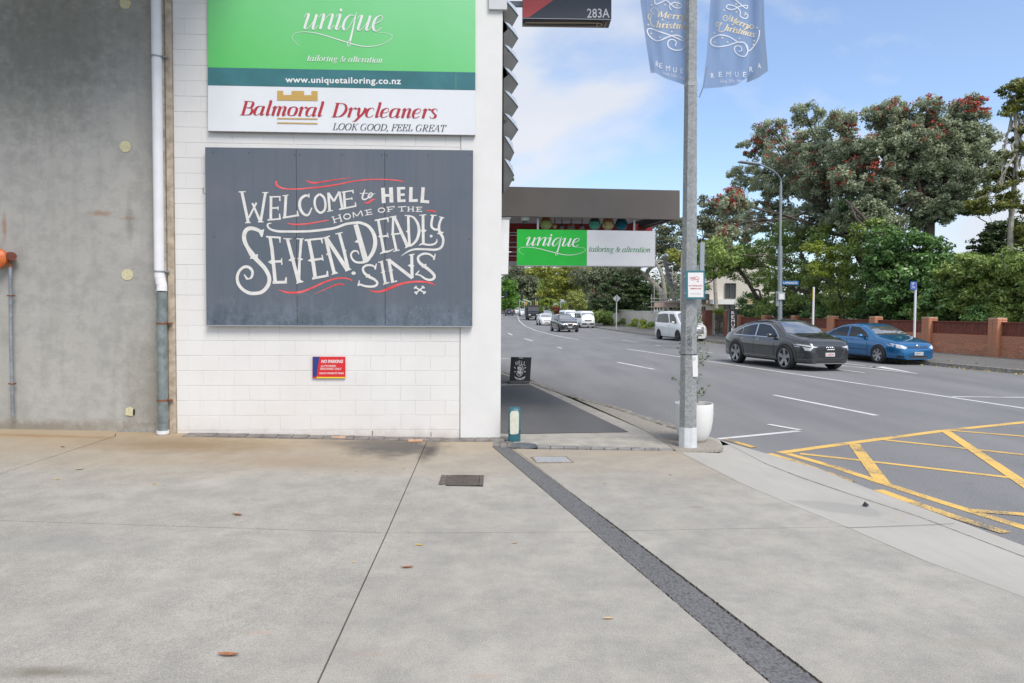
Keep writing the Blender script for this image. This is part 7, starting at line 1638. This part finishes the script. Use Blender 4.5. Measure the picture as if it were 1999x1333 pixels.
# --- dark truck
Tt = thing('dark_truck', 'dark box truck with black cab driving towards us', 'truck'); mtk = mat('truck box charcoal', (.045, .042, .040), .5, var=.1)
MB().bbox((-1.6, 0, 1.55), (4.2, 2.1, 2.1), .04).build('cargo_box', mtk, Tt)
cb = MB(); sec = [(.6, 2.25), (1.45, 2.25), (2.15, 1.35), (2.3, 1.2), (2.3, .42), (.6, .42)]
cb.prism([Vector((x, -.92, z)) for x, z in sec], (0, 1.84, 0)); cb.build('cab', mat('truck cab black', (.03, .03, .032), .3, .2, coat=.6), Tt)
MB().prism([Vector((1.50 + .006, -.80, 2.14)), Vector((1.50 + .006, .80, 2.14)), Vector((2.12 + .006, .84, 1.36)), Vector((2.12 + .006, -.84, 1.36))], (.012, 0, .01)).build('windscreen', M_GLASS, Tt)
for sg in (1, -1):
    MB().prism([Vector((x, sg * .923, z)) for x, z in ((.8, 2.1), (1.4, 2.1), (1.95, 1.38), (.8, 1.38))], (0, sg * .008, 0)).build('side_window', M_GLASS, Tt)
    MB().bbox((2.31, sg * .66, .92), (.03, .36, .2), .01).build('headlight', M_LAMP, Tt)
    MB().bbox((2.0, sg * 1.1, 1.5), (.08, .2, .36), .03).build('door_mirror', M_TRIM, Tt)
MB().bbox((2.31, 0, .94), (.03, .9, .22), .01).build('grille', M_TRIM, Tt); MB().bbox((2.36, 0, .55), (.16, 1.86, .22), .03).build('bumper', mtk, Tt)
MB().box((2.445, 0, .56), (.012, .36, .12)).build('number_plate', M_PLATE, Tt)
for x in (1.5, -2.3):
    for sg in (1, -1):
        MB().lathe((x, sg * .8, .4), [(0, -.13), (.36, -.13), (.4, -.1), (.4, .1), (.36, .13), (.25, .13), (.2, .06), (0, .06)], 24, (Vector((1, 0, 0)), UZ, Vector((0, sg, 0))), cap=False).build('wheel', M_TYRE, Tt, smooth=True, sharp=50)
far(Tt, 1041.5, 625.3, .06, ln=2.4)
# ------------------------------------------------------------------ TREES
def make_tree(name, label, Y, blobs, trunk, lm, size, nclump, nleaf, bark, cr_=(.35, .6), aspect=2.2, flat=.65, seed=1, tr=.3, flowers=None, group=None, category='tree', limbs=True, base=None, droop=0, depth=None, crown='crown', nbr=3):
    g = np.random.default_rng(seed); rd = random.Random(seed)
    C_ = []; Rr = []; BC = []
    tot = sum(b[2] * b[3] for b in blobs)
    for b in blobs:
        px, py, rx, ry = b[:4]; dY = b[4] if len(b) > 4 else 0
        if px > 1440 and 26 < Y < 40 and len(b) < 5: dY = max(0, K_ / (px - c_) + 1.2 + (rx + ry) / 2 * .025 - Y) + rd.uniform(0, .8)
        c = D(px, py, Y + dY); RX, RZ = rx * (Y + dY) / FPX, ry * (Y + dY) / FPX; RY = depth or (RX + RZ) / 2
        BC.append((c, RX, RZ)); k = max(2, int(nclump * b[2] * b[3] / tot))
        d = g.normal(size=(k, 3)); d /= np.linalg.norm(d, axis=1)[:, None]; r = (.35 + .65 * g.random(k) ** .5)
        P = np.array(c) + d * r[:, None] * np.array([RX, RY, RZ]) * .92; C_.append(P); Rr.append(g.uniform(cr_[0], cr_[1], k))
    C = np.concatenate(C_); RA = np.concatenate(Rr)
    YT = sum(c[0].y for c in BC) / len(BC)
    root = thing(name, label, category, (D(trunk[0][0], 600, YT).x, YT, 0), group=group)
    T = MB()
    tp = smooth2([tuple(D(px, py, YT + (dy[0] if dy else 0))) for px, py, *dy in trunk], 4)
    T.tube(tp, [tr * (1 - .55 * i / max(1, len(tp) - 1)) for i in range(len(tp))], 9)
    if limbs:
        for (c, RX, RZ) in BC:
            s_ = tp[min(len(tp) - 1, int(len(tp) * rd.uniform(.55, 1)))]; r0_ = tr * .45
            mid = s_.lerp(c, .5) + Vector((rd.uniform(-.3, .3) * RX, rd.uniform(-.3, .3), rd.uniform(-.15, .35) * RZ)); P = smooth2([s_, mid, c], 4)
            k_ = min(1.0, 3.5 / max(.1, (s_ - c).length)); P = [p if i in (0, len(P) - 1) else p + Vector((rd.uniform(-.1, .1), rd.uniform(-.1, .1), rd.uniform(-.12, .12))) for i, p in enumerate(P)]
            T.tube(P, [r0_ * (.35 + .65 * k_) * (1 - .7 * i / (len(P) - 1)) for i in range(len(P))], 6, caps=False)
            near = C[np.argsort(np.linalg.norm(C - np.array(c), axis=1))[:: max(1, len(C) // (len(BC) * nbr * 2))]][: nbr * 2]
            for q_ in near:
                q = Vector(q_); 
                if (q - c).length > max(RX, RZ) * 1.15: continue
                k = P[rd.randint(len(P) // 2, len(P) - 1)]; m_ = k.lerp(q, .5) + Vector((rd.uniform(-.2, .2), rd.uniform(-.2, .2), rd.uniform(-.05, .3)))
                S_ = smooth2([k, m_, q], 3); T.tube(S_, [r0_ * .28 * (1 - .75 * i / (len(S_) - 1)) for i in range(len(S_))], 4, caps=False)
    T.build('trunk', bark, root, smooth=True)
    v, t = leafcloud(C, RA, None, size, nleaf, aspect, seed=seed, flat=flat)
    leaf_object(crown, v, t, lm, root)
    if flowers:
        fs = []
        for (px, py, rx, ry, n) in flowers['spots']:
            c = np.array(D(px, py, YT)); Yq = C[:, 1]; CP = np.array(CAM)[None] + (C - np.array(CAM)) * (YT / Yq)[:, None]; RX, RZ = rx * YT / FPX, ry * YT / FPX
            d = np.linalg.norm((CP - c) / np.array([RX, 9, RZ]), axis=1); idx = np.where((d < 1))[0]
            idx = idx[C[idx, 1] < np.median(C[idx, 1]) + .8] if len(idx) else idx
            if len(idx) == 0: continue
            for _ in range(n):
                i = g.choice(idx); dd = g.normal(size=3); dd /= np.linalg.norm(dd); dd[1] = -abs(dd[1]); dd[2] = abs(dd[2]) * .9; fs.append(C[i] + dd * RA[i] * np.array([1, 1, flat]) * 1.02)
        fs = np.array(fs); v, t = leafcloud(fs, np.full(len(fs), flowers['r']), None, flowers['size'], len(fs) * flowers['k'], 1.5, seed=seed + 9)
        leaf_object('red_flowers', v, t, leafmat('red blossom', (.22, .03, .025), (.54, .09, .06), .6, .2), root)
    return root
LG = leafmat('pohutukawa grey green leaf', (.12, .15, .085), (.54, .60, .40), .4, .4)
LG2 = leafmat('olive green leaf', (.07, .12, .03), (.30, .38, .09)); LGL = leafmat('glossy dark leaf', (.04, .10, .03), (.20, .36, .10), .3, .2)
LGM = leafmat('mid green leaf', (.11, .18, .045), (.38, .50, .13)); LLIME = leafmat('lime leaf', (.11, .18, .025), (.38, .46, .07)); LYEL = leafmat('yellow green leaf', (.13, .17, .025), (.44, .46, .09))
LDK = leafmat('dark evergreen leaf', (.02, .04, .015), (.10, .16, .05), .5, .15); LGREY = leafmat('dull grey green leaf', (.08, .095, .055), (.30, .33, .20), .6, .25)
FL1 = dict(spots=[(1500, 262, 50, 22, 34), (1545, 290, 40, 40, 40), (1478, 292, 38, 30, 30), (1560, 320, 50, 40, 30), (1600, 355, 55, 30, 110), (1650, 262, 40, 22, 26), (1695, 322, 38, 25, 60), (1720, 345, 25, 25, 20), (1425, 370, 40, 45, 60), (1418, 450, 20, 50, 22), (1470, 400, 60, 50, 26), (1640, 240, 30, 25, 14), (1450, 470, 50, 35, 14)], r=.2, size=.13, k=9)
FL2 = dict(spots=[(1810, 212, 50, 20, 20), (1890, 205, 45, 25, 30), (1905, 215, 45, 18, 56), (1800, 260, 55, 22, 16), (1822, 258, 30, 25, 22), (1730, 222, 40, 22, 18), (1700, 250, 25, 22, 10), (1735, 350, 30, 30, 14), (1770, 375, 20, 12, 5)], r=.2, size=.13, k=9)
make_tree('pohutukawa_tree', 'spreading grey green tree with many red flowers, left half of the big grove', 36, [(1505, 250, 36, 22), (1480, 290, 44, 26), (1530, 300, 44, 34), (1575, 225, 32, 26), (1590, 280, 42, 36), (1640, 240, 30, 34), (1645, 300, 42, 42), (1455, 345, 42, 30), (1520, 360, 58, 34), (1600, 360, 60, 32), (1670, 350, 50, 36), (1430, 400, 32, 32), (1500, 420, 60, 34), (1418, 455, 22, 34), (1580, 425, 60, 30), (1690, 410, 40, 30), (1620, 330, 70, 60), (1540, 340, 70, 50), (1660, 420, 50, 40), (1450, 450, 40, 40)],
          [(1700, 640), (1705, 560), (1680, 500), (1650, 450), (1620, 400)], LG, .17, 1150, 92000, M_BARK, (.2, .42), flat=.85, seed=11, tr=.42, flowers=FL1, nbr=5)
make_tree('pohutukawa_tree', 'tall grey green tree with a few red flowers, right half of the big grove', 37, [(1715, 225, 34, 26), (1745, 220, 34, 28), (1700, 290, 34, 34), (1760, 270, 46, 36), (1810, 215, 32, 26), (1830, 260, 44, 36), (1890, 220, 40, 34), (1910, 265, 38, 34), (1790, 330, 56, 36), (1870, 320, 54, 40), (1925, 330, 32, 38), (1750, 380, 50, 34), (1830, 400, 50, 32), (1885, 385, 36, 24), (1740, 440, 36, 26), (1800, 440, 26, 16), (1780, 300, 60, 60), (1860, 290, 60, 60), (1850, 350, 60, 40), (1720, 380, 40, 50), (1820, 420, 50, 24)],
          [(1790, 640), (1800, 560), (1812, 480), (1818, 400), (1840, 340)], LG, .17, 1150, 92000, M_BARK, (.2, .4), flat=.85, seed=12, tr=.4, flowers=FL2, nbr=6)
make_tree('leaning_tree', 'mid green tree with leaning bare trunks below the flowering grove', 33, [(1560, 450, 62, 30), (1510, 480, 60, 36), (1630, 460, 56, 34), (1460, 520, 52, 36), (1540, 530, 60, 40), (1610, 530, 55, 38), (1680, 500, 40, 40), (1530, 590, 45, 28), (1560, 480, 60, 30), (1660, 570, 50, 40), (1700, 450, 36, 26), (1590, 590, 60, 26), (1465, 495, 50, 26), (1412, 492, 36, 26), (1500, 545, 40, 26)],
          [(1620, 660), (1600, 610), (1590, 560), (1565, 500)], LGM, .17, 420, 40000, M_BARK, (.3, .6), flat=.6, seed=13, tr=.24)
make_tree('lime_sapling', 'bright lime green young tree standing in front of the leaning trunks', 38.6, [(1640, 495, 32, 18, 0), (1590, 480, 24, 14, 0), (1655, 530, 26, 18, 0), (1600, 525, 30, 18, 0), (1690, 465, 24, 12, 0)], [(1655, 660), (1645, 600), (1630, 540)], LLIME, .16, 60, 5200, M_BARK, (.25, .42), seed=14, tr=.08)
make_tree('leaning_trunk_tree', 'dark leaning tree whose bare limbs cross behind the lime sapling', 34.5, [(1730, 470, 40, 30), (1720, 520, 40, 34), (1700, 590, 40, 40), (1660, 400, 20, 14)], [(1780, 640), (1735, 500), (1690, 430), (1650, 390)], LGL, .17, 90, 8000, M_BARK, (.3, .5), seed=31, tr=.14)
make_tree('glossy_shrub', 'dense dark glossy rounded shrub behind the blue car', 30.5, [(1785, 485, 66, 36), (1740, 530, 54, 44), (1820, 530, 56, 44), (1780, 580, 84, 44), (1720, 600, 50, 34), (1850, 590, 50, 40)], [(1790, 660), (1790, 600), (1785, 530)], LGL, .20, 330, 30000, M_BARK, (.28, .5), aspect=2.0, seed=15, tr=.16)
make_tree('mixed_shrub', 'olive and dark mixed shrub above the brick fence, left of the right edge bush', 29, [(1870, 540, 44, 34), (1905, 520, 40, 30), (1850, 590, 50, 34), (1910, 580, 54, 44)], [(1880, 660), (1880, 600), (1885, 550)], LGM, .16, 190, 17000, M_BARK, (.25, .45), seed=16, tr=.12)
make_tree('hedge_bush', 'mid green leafy bush at the right edge above the brick fence', 27, [(1975, 520, 50, 36), (1950, 560, 44, 46), (1995, 580, 50, 50), (2060, 550, 60, 60), (1960, 600, 50, 30)], [(1980, 660), (1980, 600), (1980, 540)], LGL2 if 'LGL2' in globals() else LGM, .18, 210, 18000, M_BARK, (.25, .48), aspect=2.8, seed=17, tr=.12)
make_tree('tall_pale_tree', 'tall tree with a pale trunk and yellow green top at the right edge', 33, [(1972, 178, 26, 16), (1990, 210, 40, 24), (2010, 165, 30, 20), (1968, 215, 18, 10), (2010, 270, 34, 40), (1960, 300, 14, 10), (1990, 330, 26, 22), (1950, 375, 34, 16), (1930, 400, 40, 16), (1900, 395, 24, 12), (1985, 400, 44, 20), (2020, 450, 40, 50), (1960, 350, 30, 16)],
          [(1975, 640), (1972, 470), (1978, 380), (1984, 300), (1980, 190)], leafmat('golden green leaf', (.06, .08, .015), (.26, .28, .06)), .16, 230, 15000, M_BARKP, (.22, .42), flat=.4, seed=18, tr=.15)
make_tree('dark_conifer_tree', 'dark layered evergreen low behind the pale trunk', 38, [(1960, 450, 44, 22), (1930, 480, 34, 18), (1995, 480, 40, 30), (1915, 505, 30, 16), (1900, 410, 30, 10)], [(1975, 640), (1975, 540), (1975, 450)], LDK, .2, 150, 12000, M_BARK, (.3, .5), flat=.3, seed=19, tr=.14)
# dense understorey along the fence, one bush after another
ub = [(1455, 612, 30, 22), (1500, 618, 34, 22), (1545, 615, 36, 24), (1600, 620, 36, 24), (1652, 618, 36, 26), (1705, 625, 34, 22), (1760, 625, 40, 24), (1815, 622, 40, 26), (1868, 625, 40, 24), (1925, 622, 40, 26), (1985, 625, 44, 26), (2050, 620, 50, 30)]
ul = ['dark low bush at the left end of the brick fence', 'low bush behind the grey car roof, left of the lamp', 'low bush directly behind the street lamp', 'low bush behind the white post', 'low bush above the second brick pier from the white post', 'low bush left of the blue car', 'low dark bush directly behind the blue parking sign', 'low bush right of the parking sign',
      'bush with bright tips above the wide fence panel', 'low bush left of the nearest brick pier', 'low bush right of the nearest brick pier', 'low bush beyond the right edge']
for i, b in enumerate(ub):
    Y = min(K_ / (b[0] - c_), 50) + 1.6
    make_tree('fence_bush', ul[i], Y, [b, (b[0] + 6, b[1] - 22, b[2] * .8, b[3] * .9, 1.0)], [(b[0], 655), (b[0] + 2, 630), (b[0], 610)], (LGL, LGM, LDK)[i % 3], .15, 44, 3800, M_BARK, (.25, .42), seed=40 + i, tr=.06, category='bush', group='low bushes behind the brick fence')
make_tree('gate_bush', 'green bush hanging over the timber gate', 52.5, [(1403, 613, 17, 11), (1412, 622, 12, 9), (1450, 611, 24, 7), (1475, 615, 18, 8)], [(1405, 650), (1405, 630), (1404, 615)], LLIME, .15, 50, 4200, M_BARK, (.25, .4), seed=60, tr=.06, category='bush')
make_tree('overhanging_tree', 'dark tree overhanging the cream apartment building', 48, [(1395, 530, 30, 14), (1390, 495, 44, 26), (1440, 510, 40, 22), (1372, 562, 12, 6), (1490, 590, 16, 30)], [(1490, 650), (1485, 600), (1460, 550), (1430, 510)], LGM, .2, 120, 9500, M_BARK, (.3, .55), seed=20, tr=.2)
# behind the pole and the hanging sign
make_tree('grey_tree', 'sparse grey green tree behind the galvanised pole', 58, [(1385, 400, 30, 22), (1400, 430, 44, 30), (1370, 450, 40, 34), (1420, 470, 36, 26), (1385, 485, 40, 24)], [(1400, 640), (1395, 540), (1390, 450)], LGREY, .24, 130, 9000, M_BARKP, (.35, .6), flat=.5, seed=21, tr=.2)
make_tree('tall_grey_tree', 'tall pale limbed tree between the hanging sign and the pole', 78, [(1300, 440, 36, 20), (1310, 475, 44, 24), (1280, 500, 50, 24), (1322, 510, 26, 22), (1300, 420, 22, 10), (1335, 440, 20, 20), (1240, 520, 50, 16)], [(1302, 618), (1290, 570), (1250, 530), (1225, 515)], LGREY, .3, 170, 11000, M_BARKP, (.5, .85), flat=.5, seed=22, tr=.36)
make_tree('pale_limb_tree', 'bare pale curving limbs to the left of the pole', 74, [(1318, 500, 20, 14), (1340, 505, 22, 20)], [(1300, 612), (1296, 560), (1290, 530), (1278, 510)], LYEL, .26, 30, 2400, M_BARKP, (.4, .6), seed=23, tr=.28)
make_tree('dark_cedar_tree', 'dark layered cedar behind the cream boundary wall', 88, [(1245, 560, 36, 14), (1220, 580, 44, 14), (1255, 595, 40, 12), (1200, 560, 34, 14), (1185, 595, 40, 16), (1230, 540, 40, 14), (1265, 575, 24, 14)], [(1245, 640), (1245, 600), (1240, 545)], LDK, .34, 240, 16000, M_BARK, (.5, .9), flat=.3, seed=24, tr=.4)
make_tree('blush_tree', 'grey green tree with a few red flowers right of the weeping tree', 108, [(1165, 560, 34, 20), (1190, 565, 26, 16), (1150, 540, 44, 20), (1180, 535, 40, 18), (1215, 530, 40, 14), (1172, 590, 24, 12)], [(1170, 630), (1168, 590), (1165, 560)], LGREY, .36, 220, 14000, M_BARK, (.6, 1.0), seed=25, tr=.4, flowers=dict(spots=[(1170, 572, 26, 12, 16), (1190, 560, 22, 12, 8)], r=.2, size=.2, k=6))
make_tree('olive_tree_mass', 'broad yellow olive tree over the queue of cars', 128, [(1090, 545, 34, 20), (1120, 550, 32, 18), (1075, 575, 28, 14), (1105, 575, 32, 14), (1060, 530, 30, 14), (1130, 525, 40, 14)], [(1110, 620), (1108, 590), (1100, 560)], LYEL, .42, 230, 15000, M_BARK, (.7, 1.1), flat=.5, seed=26, tr=.4)
make_tree('weeping_tree', 'pale yellow green weeping tree beyond the white van', 104, [(1125, 584, 11, 13), (1130, 594, 12, 12), (1118, 590, 8, 12)], [(1125, 622), (1125, 600), (1125, 580)], leafmat('weeping leaf', (.16, .19, .04), (.38, .42, .12)), .30, 46, 4200, M_BARK, (.5, .8), flat=1.8, seed=27, tr=.15)
make_tree('conifer_tree', 'dull bluish conifer over the middle of the far road', 175, [(1035, 570, 20, 18), (1030, 590, 22, 14), (1045, 555, 20, 16), (1025, 550, 22, 14)], [(1035, 615), (1035, 590), (1035, 560)], LGREY, .6, 120, 9000, M_BARK, (1.0, 1.6), seed=28, tr=.4)
make_tree('bright_tree', 'bright green tree at the far end of the road by the wall', 165, [(990, 565, 18, 22), (982, 590, 16, 16), (998, 585, 12, 16), (1000, 600, 10, 7)], [(988, 612), (988, 595), (988, 570)], leafmat('fresh green leaf', (.05, .13, .02), (.18, .36, .05)), .55, 90, 8000, M_BARK, (1.0, 1.6), seed=29, tr=.4)
make_tree('roadside_hedge', 'clipped dark hedge behind the white van', 84, [(1180, 620, 20, 11), (1165, 618, 16, 12), (1190, 628, 14, 8)], [(1180, 640), (1180, 630), (1180, 620)], LGM, .22, 60, 5600, M_BARK, (.4, .6), seed=33, tr=.06, category='hedge')
make_tree('lime_bush', 'lime green bush under the signposts down the road', 122, [(1068, 590, 14, 8), (1100, 603, 22, 9), (1120, 606, 20, 8)], [(1100, 625), (1100, 612), (1100, 600)], LLIME, .36, 60, 5000, M_BARK, (.5, .8), seed=34, tr=.08, category='bush')
make_tree('red_bush', 'rusty red bush beside the signposts down the road', 116, [(1088, 603, 7, 5), (1093, 609, 6, 5)], [(1089, 622), (1089, 612), (1089, 605)], leafmat('rusty leaf', (.12, .035, .02), (.30, .09, .05)), .3, 16, 1500, M_BARK, (.4, .6), seed=35, tr=.06, category='bush')
# planting against the cream wall
pp = [(1215, 628, 5, 6), (1240, 629, 5, 8), (1256, 630, 5, 7), (1272, 632, 6, 5), (1230, 636, 12, 3), (1260, 639, 14, 3), (1205, 632, 7, 4)]
for i, b in enumerate(pp):
    Y = 92 + (57 - 92) * (b[0] - 1197) / (1376 - 1197) * 1.6 - 1.6
    make_tree('wall_plant', ['green plant left of the diamond sign post, against the cream wall', 'taller pale plant against the cream wall, left of the pair', 'pale plant against the cream wall, right of the pair', 'plant at the rear of the white people mover', 'low ground plant left along the cream wall foot', 'low ground plant right along the cream wall foot', 'leftmost plant where the cream wall meets the hedge'][i], Y, [b], [(b[0], 640), (b[0], 633)], LLIME if i in (1, 2, 4, 5) else LGM, .14, 12, 900, M_BARK, (.2, .32), seed=70 + i, tr=.03, category='plant', group='plants along the cream wall', limbs=False)
# far wooded hill
hillbm = MB(); nx, ny = 60, 14
for j in range(ny + 1):
    for i in range(nx + 1):
        x = -260 + i * 14; y = 300 + j * 30; h = 18 * math.sin(min(1, j / 9) * math.pi / 2) * (1 - .5 * abs(x - 20) / 400) + 3 * math.sin(x * .02) + 5
        hillbm.v.append((x, y, h))
for j in range(ny):
    for i in range(nx): hillbm.f.append((j * (nx + 1) + i, j * (nx + 1) + i + 1, (j + 1) * (nx + 1) + i + 1, (j + 1) * (nx + 1) + i)); hillbm.mi.append(0)
hillbm.build('hill', mat('wooded hill', (.035, .055, .02), .9, var=.4, scale=.1), None, kind='structure', smooth=True, sharp=None)
g = np.random.default_rng(77); n = 330; xs_ = g.uniform(-90, 330, n); ys_ = g.uniform(205, 330, n); zz = 5 + (ys_ - 205) * .06 + g.uniform(-2, 7, n)
C = np.stack([xs_, ys_, zz], 1); v, t = leafcloud(C, g.uniform(3.5, 6.5, n), None, 1.1, 52000, 1.8, seed=78, flat=.9)
leaf_object('distant_woodland', v, t, leafmat('distant wood leaf', (.035, .05, .02), (.15, .18, .07), .8, .15), kind='stuff', label='far wooded hillside closing the view down the road')
hill_spots = [(1008, 530, 26, 16, 190, LGREY), (1050, 535, 30, 14, 185, LGM), (1000, 552, 20, 14, 180, LDK), (1070, 560, 20, 20, 150, LGM), (1010, 590, 16, 14, 172, LGM), (1050, 598, 14, 10, 160, LDK), (1150, 605, 30, 10, 118, LDK), (1075, 600, 22, 12, 152, LGM), (1030, 604, 24, 7, 185, LGREY), (990, 605, 16, 6, 190, LGM)]
hl = ['pale grey tree highest at the end of the road', 'rounded green tree high above the truck', 'dark tree behind the left traffic signal', 'green tree behind the second signpost', 'green tree between the two traffic signals', 'dark tree right above the truck', 'dark undergrowth between the weeping tree and hedge', 'green tree behind the yellow pole', 'hedge line at the end of the road', 'low trees at the vanishing end of the road, by the wall']
for i, (px, py, rx, ry, Y, lm) in enumerate(hill_spots):
    make_tree('background_tree', hl[i], Y, [(px, py, rx, ry), (px + rx * .5, py + ry * .5, rx * .7, ry * .7)], [(px, 614), (px, (py + 614) / 2), (px, py)], lm, .5, 60, 5200, M_BARK, (1.0, 1.6), seed=90 + i, tr=.35, group='trees at the end of the road')
